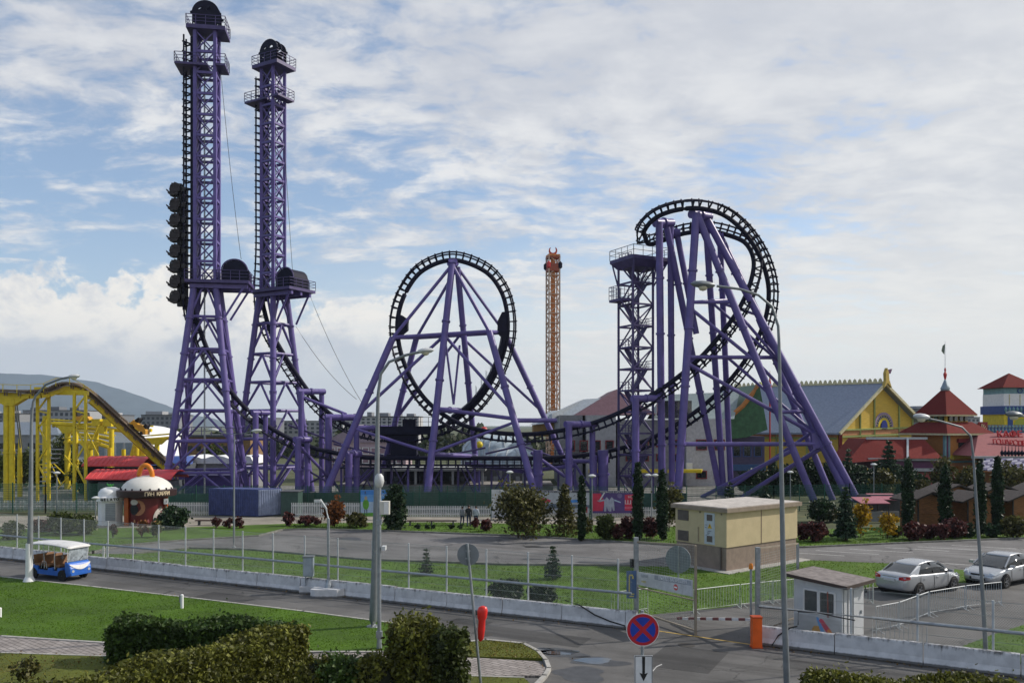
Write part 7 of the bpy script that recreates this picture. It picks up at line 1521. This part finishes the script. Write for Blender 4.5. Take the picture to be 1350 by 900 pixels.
def shrub(name, label, cat, u, vb, vt, wpx, m, group, shape='egg', leaf=.16, nc=None, d=None, dens=1.0, fill=.4, bare=.08, elong=1.5, trunk=.05, limbs=4):
    o = G(u, vb) if d is None else Vector(((u-675)/FPX*d, d, 0)); dd = o.y; h = CAMH-(vt-HZ)/FPX*dd; w = wpx/FPX*dd
    T = thing(name, label, cat, o, rng.uniform(0, 6) if False else 0, group)
    z0 = h*bare; rz = (h-z0)/2
    nc = nc or int(max(14, min(240, 26*w*h*dens))); per = int(max(14, 30*dens))
    P = crown_pts((o.x, o.y, z0+rz), w/2, w/2*.9, rz*.97, nc, per, min(w, h)*.22, shape, fill); P = P[P[:, 2] < h*1.05]
    leaves('crown' if cat != 'shrub' else 'foliage', P, leaf, m, T, elong)
    b = MB(); top = h*(.85 if shape != 'egg' else .6); b.cyl(o, o+UPZ*top, trunk, trunk*.25, 7); b.build('trunk', BARK, T)
    for k in range(limbs):
        a = 2*math.pi*k/limbs+rng.uniform(-.4, .4); s = o+UPZ*(z0*.6+.15*h*(k % 2)); e = o+Vector((math.cos(a)*w*.34, math.sin(a)*w*.34, z0+h*rng.uniform(.35, .65))); b = MB(); b.tube([s, s.lerp(e, .5)+UPZ*.05*h, e], [trunk*.6, trunk*.4, trunk*.15], 5); b.build('limb', BARK, T)
    return T
def fir(name, label, u, vb, vt, wpx, m, group, tiers=9, d=None, leaf=.13, dens=1.0):
    o = G(u, vb) if d is None else Vector(((u-675)/FPX*d, d, 0)); dd = o.y; h = CAMH-(vt-HZ)/FPX*dd; w = wpx/FPX*dd; T = thing(name, label, 'fir tree', o, 0, group)
    b = MB(); b.cyl(o, o+UPZ*h*.97, .03+h*.012, .01, 7); b.build('trunk', BARK, T); P = []; br = MB()
    for i in range(tiers):
        t = (i+.6)/tiers; z = h*(.08+.90*t); R_ = w/2*(1-t)**.85+.04; n = max(5, int(10*(1-t)+4))
        for k in range(n):
            a = 2*math.pi*(k+.5*(i % 2))/n+rng.uniform(-.25, .25); L = R_*rng.uniform(.75, 1.12); q = int(max(8, L*34*dens))
            s = rng.random(q)**.7; x = o.x+np.cos(a)*L*s; y = o.y+np.sin(a)*L*s; zz_ = z-L*.28*s+L*.12*s*s
            P.append(np.stack([x, y, zz_], 1)+rng.normal(size=(q, 3))*np.array([.07*w/2+.02, .07*w/2+.02, .035*h/tiers+.025]))
            br.beam((o.x, o.y, z), (o.x+math.cos(a)*L*.8, o.y+math.sin(a)*L*.8, z-L*.2), .025)
    br.build('branch', BARK, T, kind='stuff'); leaves('needles', np.concatenate(P), leaf, m, T, 2.0); return T
def hedge(label, p, q, w, h, m, leaf, dens, top_var=.08):
    p = Vector(p); q = Vector(q); L = (q-p).length; d = (q-p)/L; n = Vector((-d.y, d.x, 0)); T = thing('hedge', label, 'hedge', p, 0, 'clipped hedges in the foreground')
    N_ = int(dens*(L*h*2+L*w+2*w*h)); s = rng.random(N_)*L; f = rng.random(N_); side = f*(2*h+w); t = np.empty(N_); z = np.empty(N_)
    A_ = side < h; B2 = (side >= h) & (side < h+w); C_ = side >= h+w
    t[A_] = -w/2; z[A_] = side[A_]; t[B2] = side[B2]-h-w/2; z[B2] = h; t[C_] = w/2; z[C_] = 2*h+w-side[C_]
    e = rng.random(N_) < (2*w*h)/(L*h*2+L*w+2*w*h); s[e] = np.where(rng.random(e.sum()) < .5, 0, L); t[e] = (rng.random(e.sum())-.5)*w; z[e] = rng.random(e.sum())*h
    bump = .10*np.sin(s*2.3+z*3)+.07*np.sin(s*5.1+t*6+1)+.06*np.sin(z*7+s*3.1)
    sc_ = 1+bump*.5; ins = 1-.28*rng.random(N_)**2
    t = t*sc_*ins+rng.normal(size=N_)*.05; z = z*(1+top_var*np.sin(s*1.7+t*2))*np.where(z > h*.9, ins*.25+.75, 1)+rng.normal(size=N_)*.05
    s = np.where((s == 0) | (s == L), s+rng.normal(size=N_)*.09, s)
    sh_ = rng.random(N_) < .05; z = z+sh_*rng.exponential(.07, N_); t = t+sh_*rng.normal(size=N_)*.07
    P = np.stack([p.x+d.x*s+n.x*t, p.y+d.y*s+n.y*t, np.maximum(z, .05)], 1)
    leaves('foliage', P, leaf, m, T, 1.7)
    b = MB(); k = max(2, int(L/.6))
    for i in range(k+1):
        c = p+d*(L*i/k)
        for a in range(4): b.tube([c, c+d*rng.uniform(-.2,.2)+n*rng.uniform(-.3,.3)*w+UPZ*h*.5, c+d*rng.uniform(-.3,.3)+n*rng.uniform(-.42,.42)*w+UPZ*h*.92], [.025,.018,.008], 4)
    b.build('stems', BARK, T, kind='stuff'); 
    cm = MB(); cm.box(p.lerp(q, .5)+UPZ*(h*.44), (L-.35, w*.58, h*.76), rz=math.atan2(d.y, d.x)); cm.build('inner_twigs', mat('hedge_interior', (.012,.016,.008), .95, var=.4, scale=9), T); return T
hedge('dark green clipped hedge behind the bronze one at lower left', (-14.4, 30.3, 0), (-7.9, 30.0, 0), 1.15, 1.46, L_HEDGE, .085, 950)
hedge('bronze leaved clipped hedge running diagonally at lower left', (-12.6, 20.9, 0), (-7.35, 28.3, 0), 1.25, 1.70, L_OLIVE, .080, 1150)
hedge('bronze leaved clipped hedge top at the bottom right edge', (8.2, 22.9, 0), (13.6, 22.4, 0), 1.2, 1.60, L_OLIVE, .075, 1000)
b = 'low bushes in the foreground'
def bigbush(label, x, y, w, h, m, n, leaf=.085):
    T = thing('bush', label, 'bush', (x, y, 0), 0, b); P = crown_pts((x, y, h*.5), w/2, w/2, h*.52, int(n/60), 60, w*.18, 'drum' if h > 2 else 'egg', .72); leaves('foliage', P, leaf, m, T, 1.7)
    bb = MB(); 
    for k in range(7): a = k*.9; bb.tube([(x, y, 0), (x+math.cos(a)*w*.15, y+math.sin(a)*w*.15, h*.45), (x+math.cos(a)*w*.32, y+math.sin(a)*w*.32, h*.8)], [.04, .025, .01], 5)
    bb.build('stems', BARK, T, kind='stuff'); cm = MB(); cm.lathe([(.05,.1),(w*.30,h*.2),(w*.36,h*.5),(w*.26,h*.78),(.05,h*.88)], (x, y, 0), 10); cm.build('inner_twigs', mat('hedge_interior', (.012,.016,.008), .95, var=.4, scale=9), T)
bigbush('tall bronze green bush left of the leaning sign pole', -3.05, 26.7, 1.38, 2.2, L_OLIVE, 9500); bigbush('tall darker bush touching the leaning sign pole', -1.98, 26.2, 1.0, 2.08, L_BUSH, 8000); 
bigbush('low dark bush between the diagonal hedge and the tall bushes', -5.45, 26.6, 1.5, 1.32, L_HEDGE, 5500); bigbush('low bronze bush just left of the tall bushes', -4.25, 26.4, 1.6, 1.22, L_OLIVE, 5500); bigbush('low bronze bush at the right end of the diagonal hedge', -6.2, 26.4, 1.1, 1.25, L_OLIVE, 3500)
shrub('sapling', 'thin yellow green sapling at the lower left corner', 'sapling', 35, 904, 866, 34, L_PALE, 'saplings', leaf=.09, nc=26, dens=.5, fill=.2, bare=.2, trunk=.02)
# --- rows beyond the parking lot
g1 = 'shrubs along the planting strip'
def sh(label, u, vb, vt, w, m, **k): return shrub('shrub', label, 'shrub', u, vb, vt, w, m, g1, **k)
sh('dark round shrub at the far left behind the wire fence', 17, 711, 687, 26, L_BUSH); sh('dark red shrub second from the left behind the wire fence', 50, 701, 684, 20, L_RED); sh('dark red shrub beside the long grey green clump', 64, 701, 686, 16, L_RED)
sh('grey green shrub left of the ice cream kiosk', 84, 704, 676, 32, L_BUSH); sh('broad grey green shrub touching the ice cream kiosk', 110, 704, 679, 34, L_BUSH); sh('rounded dark green shrub right of the round kiosk', 229, 697, 668, 32, L_CYP, dens=1.3)
sh('brown twiggy shrub in front of the round kiosk', 187, 708, 684, 15, L_BRN, dens=.5); sh('twiggy olive shrub at the right front of the round kiosk', 206, 708, 684, 14, L_PALE, dens=.6); sh('tiny red twig shrub in front of the ice cream kiosk', 149, 709, 692, 9, L_RED, dens=.5)
for k, (u, w) in enumerate([(285, 11), (301, 10), (316, 12)]): sh(['small red shrub left of three below the blue container', 'small red shrub in the middle of three below the blue container', 'small red shrub right of three below the blue container'][k], u, 696, 682, w, L_RED, dens=.6)
sh('dark red shrub left of the bent camera mast', 380, 693, 675, 14, L_RED); sh('low spreading red shrub beside the bent camera mast', 407, 693, 680, 30, L_RED); sh('rust brown upright shrub right of the bent camera mast', 441, 695, 655, 22, L_BRN); sh('olive shrub below the green figure billboard', 470, 695, 676, 28, L_PALE)
for k, u in enumerate([551, 563, 571, 595, 607]):
    sh(['first', 'second', 'third', 'fourth', 'fifth'][k]+' tiny dark shrub from the left in the row below the walkers', u, 697, 691, 6, L_CYP, nc=14, dens=.5, leaf=.1, limbs=2)
sh('small red shrub left under the swoosh billboard', 626, 697, 684, 11, L_RED); sh('small red shrub right under the swoosh billboard', 641, 700, 684, 13, L_RED); sh('small olive shrub beside the slimmest cypress', 775, 703, 682, 13, L_PALE); sh('egg shaped green shrub right of the slimmest cypress', 797, 711, 678, 22, L_BUSH, dens=1.2)
sh('barberry shrub between the egg shaped shrub and the next cypress', 813, 711, 690, 18, L_RED); sh('taller dark red shrub at the left foot of the middle cypress', 829, 710, 678, 19, L_RED); sh('dark plum shrub between the two cypresses by the transformer', 857, 710, 682, 20, L_RED)
sh('barberry shrub just right of the transformer kiosk', 1060, 713, 688, 16, L_RED); sh('broad barberry shrub right of the transformer kiosk', 1075, 714, 688, 26, L_RED); sh('yellow flowering shrub left, beside the dark fir', 1135, 708, 656, 24, L_YEL, dens=.55, fill=.2); sh('yellow flowering shrub in front of the cafe terrace', 1170, 710, 674, 24, L_YEL, dens=.55, fill=.2); sh('small green shrub below the cafe terrace', 1184, 708, 694, 14, L_BUSH)
sh('barberry shrub at the foot of the leftmost right hand cypress', 1204, 712, 688, 24, L_RED); sh('barberry shrub below the left market hut', 1226, 710, 692, 20, L_RED); sh('barberry shrub between left and middle market hut', 1258, 709, 684, 28, L_RED); sh('dark shrub at the foot of the cypress by the middle hut', 1276, 708, 690, 18, L_CYP); sh('olive shrub below the right market hut', 1336, 709, 681, 30, L_PALE); sh('low dark shrub right of the middle hut', 1308, 708, 690, 20, L_CYP); sh('barberry shrub below the middle market hut', 1240, 712, 690, 18, L_RED)
sh('olive shrub behind the dark fir', 1094, 688, 667, 22, L_PALE); sh('dark bush just left of the big fir', 1081, 688, 658, 28, L_CYP, dens=1.2)
for k, (u, vb, vt, w) in enumerate([(668, 794, 766, 36), (715, 798, 772, 30)]): sh(['round dark bush left of two behind the barrier', 'round dark bush right of two behind the barrier'][k], u, vb, vt, w, L_CYP, leaf=.09, dens=3.0, fill=.7)
g2 = 'trees on the planting strip'
shrub('broadleaf_tree', 'big double topped olive bush tree in front of the billboards', 'tree', 683, 709, 634, 60, L_PALE, g2, nc=150, fill=.25); shrub('broadleaf_tree', 'leaning lower half of the olive bush tree by the billboards', 'tree', 703, 708, 645, 36, L_PALE, g2, nc=60, fill=.25)
shrub('broadleaf_tree', 'second olive tree before the red car billboard', 'tree', 744, 707, 639, 36, L_PALE, g2, nc=70, fill=.3, shape='cone'); shrub('broadleaf_tree', 'dark dense tree left of the walkers', 'tree', 521, 699, 641, 25, L_CYP, g2, shape='column', nc=150); shrub('broadleaf_tree', 'loose olive tree behind the two cypresses', 'tree', 882, 700, 638, 34, L_PALE, g2, nc=80, fill=.25)
g3 = 'slim cypresses'
for lab, u, vb, vt, w in [('slimmest cypress right of the second olive tree', 767, 713, 624, 13), ('tall cypress directly behind the left gate post', 841, 712, 607, 18), ('cypress just left of the transformer kiosk', 873, 712, 617, 17), ('cypress left of the wooden market huts', 1197, 700, 602, 20), ('cypress in front of the left market hut', 1246, 702, 612, 21), ('cypress right behind the leaning street lamp', 1292, 706, 608, 18), ('cypress before the zigzag canopy', 1315, 702, 600, 18)]:
    shrub('cypress', lab, 'cypress', u, vb, vt+3, w*.66, L_CYP, g3, shape='column', nc=230, leaf=.10, dens=1.5, elong=2.2, bare=.03, trunk=.06, limbs=3)
g4 = 'young firs'
fir('fir_sapling', 'sparse young fir left on the rough lawn behind the barrier', 562, 758, 722, 22, L_FIR, g4, 7, leaf=.07, dens=.8); fir('fir_sapling', 'blue green young fir right on the rough lawn', 729, 763, 718, 28, L_FIR, g4, 8, leaf=.08, dens=1.0)
fir('fir_tree', 'big dark fir left of the yellow flowering shrubs', 1115, 712, 640, 30, L_FIR, g4, 12, leaf=.16, dens=1.6); fir('fir_tree', 'small fir behind the transformer roof', 962, 672, 634, 26, L_FIR, g4, 8, d=80, leaf=.15); fir('fir_tree', 'fir behind the right edge of the transformer roof', 1010, 672, 640, 24, L_FIR, g4, 8, d=82, leaf=.15)
# --- dark evergreens behind the fence at the right
g5 = 'evergreens behind the green fence'
ev = [(992,612,34,97),(1018,600,38,99),(1044,606,34,98),(1066,596,40,100),(1090,602,34,98),(1112,594,36,101),(1134,600,36,99),(1156,592,36,100),(1180,598,38,98),(1203,606,34,97)]
names = ['first','second','third','fourth','fifth','sixth','seventh','eighth','ninth','tenth']
for k, (u, vt, w, d) in enumerate(ev):
    vt += 7 if k < 5 else 15; d += 5
    if k % 3 == 1: fir('evergreen', names[k]+' dark evergreen from the left behind the right hand fence', u, 0, vt, w, L_FIR, g5, 10, d=d, leaf=.24, dens=1.6)
    else: shrub('evergreen', names[k]+' dark evergreen from the left behind the right hand fence', 'evergreen', u, 0, vt, w, L_CYP, g5, d=d, leaf=.24, nc=110, dens=1.1, fill=.5, bare=.04)
fir('evergreen', 'tall pointed evergreen in front of the red tiled wing', 1172, 0, 579, 36, L_FIR, g5, 12, d=99, leaf=.24, dens=1.8); fir('evergreen', 'narrow evergreen in front of the yellow hall', 1118, 0, 590, 20, L_FIR, g5, 10, d=103, leaf=.2, dens=1.6)
g6 = 'pale trees in front of the coloured houses'
for lab, u, vt, w, d in [('pale olive tree in front of the evergreens', 1165, 618, 28, 88), ('olive tree in front of the orange turret house', 1244, 600, 30, 92), ('grey olive tree left of the zigzag canopy', 1276, 616, 30, 90), ('dark olive tree before the zigzag canopy at the right edge', 1338, 610, 44, 88), ('grey tree in front of the coral wall', 1214, 632, 26, 90)]:
    shrub('garden_tree', lab, 'tree', u, 0, vt, w, L_PALE, g6, d=d, leaf=.22, nc=80, fill=.3, trunk=.1)
g7 = 'dark trees at the left'
for lab, u, vt, w, d in [('dark tree at the far left behind the yellow columns', -8, 596, 46, 112), ('dark tree behind the thick yellow column', 32, 590, 44, 116), ('dark tree between the yellow columns and portal', 62, 604, 40, 112), ('dark tree left of the red roofed sheds', 92, 600, 36, 114), ('small dark tree by the white arched hall', 82, 572, 26, 150), ('dark tree behind the shed end wall', 112, 618, 30, 104), ('brown green tree between the front tower legs', 285, 584, 34, 124)]:
    shrub('park_tree', lab, 'tree', u, 0, vt, w, L_BUSH, g7, d=d, leaf=.26, nc=80, fill=.4, trunk=.12)
# a belt of wood far behind the park
P = []
b = MB()
N_ = 26000; u_ = rng.uniform(-260, 1620, N_); d_ = rng.uniform(215, 290, N_); top = 5.2+1.6*np.sin(u_*.043)+1.2*np.sin(u_*.11+1)+.8*np.sin(u_*.27)
z = rng.random(N_)**.7*top; leaves_o = bpy.data.objects.new('distant_wood', None)
bpy.data.objects.remove(leaves_o)
wd = leaves('distant_wood', np.stack([(u_-675)/FPX*d_, d_, z], 1) + rng.normal(size=(N_, 3))*.4, 1.5, leafmat('far_wood_leaf', (.030,.042,.022), .5), None, 1.3, local=True)

# --- grass blades on the nearer lawns
def in_poly(x, y, poly):
    c = np.zeros(len(x), bool); n = len(poly)
    for i in range(n):
        x0, y0 = poly[i][0], poly[i][1]; x1, y1 = poly[i-1][0], poly[i-1][1]
        m = ((y0 > y) != (y1 > y)) & (x < (x1-x0)*(y-y0)/((y1-y0) if y1 != y0 else 1e-9)+x0); c ^= m
    return c
def grass(poly, n, z, size, m, xmin=-36, xmax=26, ymin=24, ymax=62):
    xs = [p[0] for p in poly]; ys = [p[1] for p in poly]; a0, a1, b0, b1 = max(min(xs), xmin), min(max(xs), xmax), max(min(ys), ymin), min(max(ys), ymax)
    x = rng.uniform(a0, a1, n*3); y = rng.uniform(b0, b1, n*3); k = in_poly(x, y, poly); x = x[k][:n]; y = y[k][:n]
    cl = np.sin(x*1.3+np.sin(y*.9)*2)*np.sin(y*1.7+x*.4); keep = rng.random(len(x)) < .62+.38*cl; x = x[keep]; y = y[keep]
    return leaves('grass', np.stack([x, y, np.full(len(x), z)+rng.random(len(x))*size*.5], 1), size, m, None, 2.6, upbias=1.4, local=True)
GB1 = leafmat('grass_blade', (.085, .170, .006), .25, .4); GB2 = leafmat('verge_blade', (.095, .165, .016), .3, .4); GB3 = leafmat('dry_blade', (.14, .13, .02), .5, .3)
grass(lawn_near, 52000, .10, .028, GB1); grass(gp([(-220,859),(0,863),(150,868),(400,886),(620,894),(690,896),(704,908),(690,960),(560,1150),(-700,1150)]), 12000, .095, .032, GB3, ymin=22)
grass([tuple(p) for p in lawnA], 50000, .014, .042, GB2); grass(gp([(560,866),(600,851),(640,846),(690,851),(709,861),(718,871),(640,869)]), 3000, .11, .03, GB3)
grass([G(1254,859.5).xy[:], G(1306,839).xy[:], G(1350,825).xy[:], G(1500,800).xy[:], (34, 24), (22.5, barrier_y(22.5)+.25)], 6000, .07, .035, GB1)
grass([tuple(p.xy) for p in strip], 16000, .016, .06, GB2, xmax=40, ymax=80)

# fallen leaves and grit along kerbs
L_LIT = leafmat('fallen_leaf', (.16, .10, .035), .7, .2)
def litter(pts, n, spread, z):
    P = []
    for p, q in zip(pts[:-1], pts[1:]):
        k = int(n*(Vector(q[:2])-Vector(p[:2])).length); t = rng.random(k)[:, None]; a = np.array(p[:2]); c = np.array(q[:2]); xy = a+(c-a)*t+rng.normal(size=(k, 2))*spread; P.append(np.concatenate([xy, np.full((k, 1), z)], 1))
    P = np.concatenate(P); return leaves('fallen_leaves', P+rng.random(P.shape)*np.array([0, 0, .02]), .05, L_LIT, None, 1.5, local=True)
litter(gp([(0,763),(120,776),(250,791),(400,809),(528,826),(556,838)]), 16, .22, .03); litter([tuple(lp(x, -.45)) for x in np.linspace(-40, 5, 20)], 9, .18, .02); litter([tuple(lp(x, -.45)) for x in np.linspace(9.8, 22, 8)], 10, .18, .02)
litter(gp([(0,870),(150,878),(300,890)]), 14, .8, .11); litter(gp([(600,862),(690,865),(712,880)]), 14, .5, .12)
# ================================================================== AIR
def haze():
    me = bpy.data.meshes.new('haze'); x0, x1, y0, y1, z0, z1 = -7200, 7200, -700, 7300, -3, 470
    v = [(x, y, z) for z in (z0, z1) for y in (y0, y1) for x in (x0, x1)]
    me.from_pydata(v, [], [(0,2,3,1),(4,5,7,6),(0,1,5,4),(2,6,7,3),(0,4,6,2),(1,3,7,5)])
    o = bpy.data.objects.new('haze', me); lk(o); o['kind'] = 'stuff'
    m = bpy.data.materials.new('hazy_air'); m.use_nodes = True; nt = m.node_tree
    nt.nodes.remove(nt.nodes['Principled BSDF']); pv = nt.nodes.new('ShaderNodeVolumePrincipled')
    pv.inputs['Color'].default_value = (.66, .81, 1, 1); pv.inputs['Density'].default_value = .00009; pv.inputs['Anisotropy'].default_value = .1
    nt.links.new(pv.outputs[0], nt.nodes['Material Output'].inputs['Volume']); me.materials.append(m)
haze()
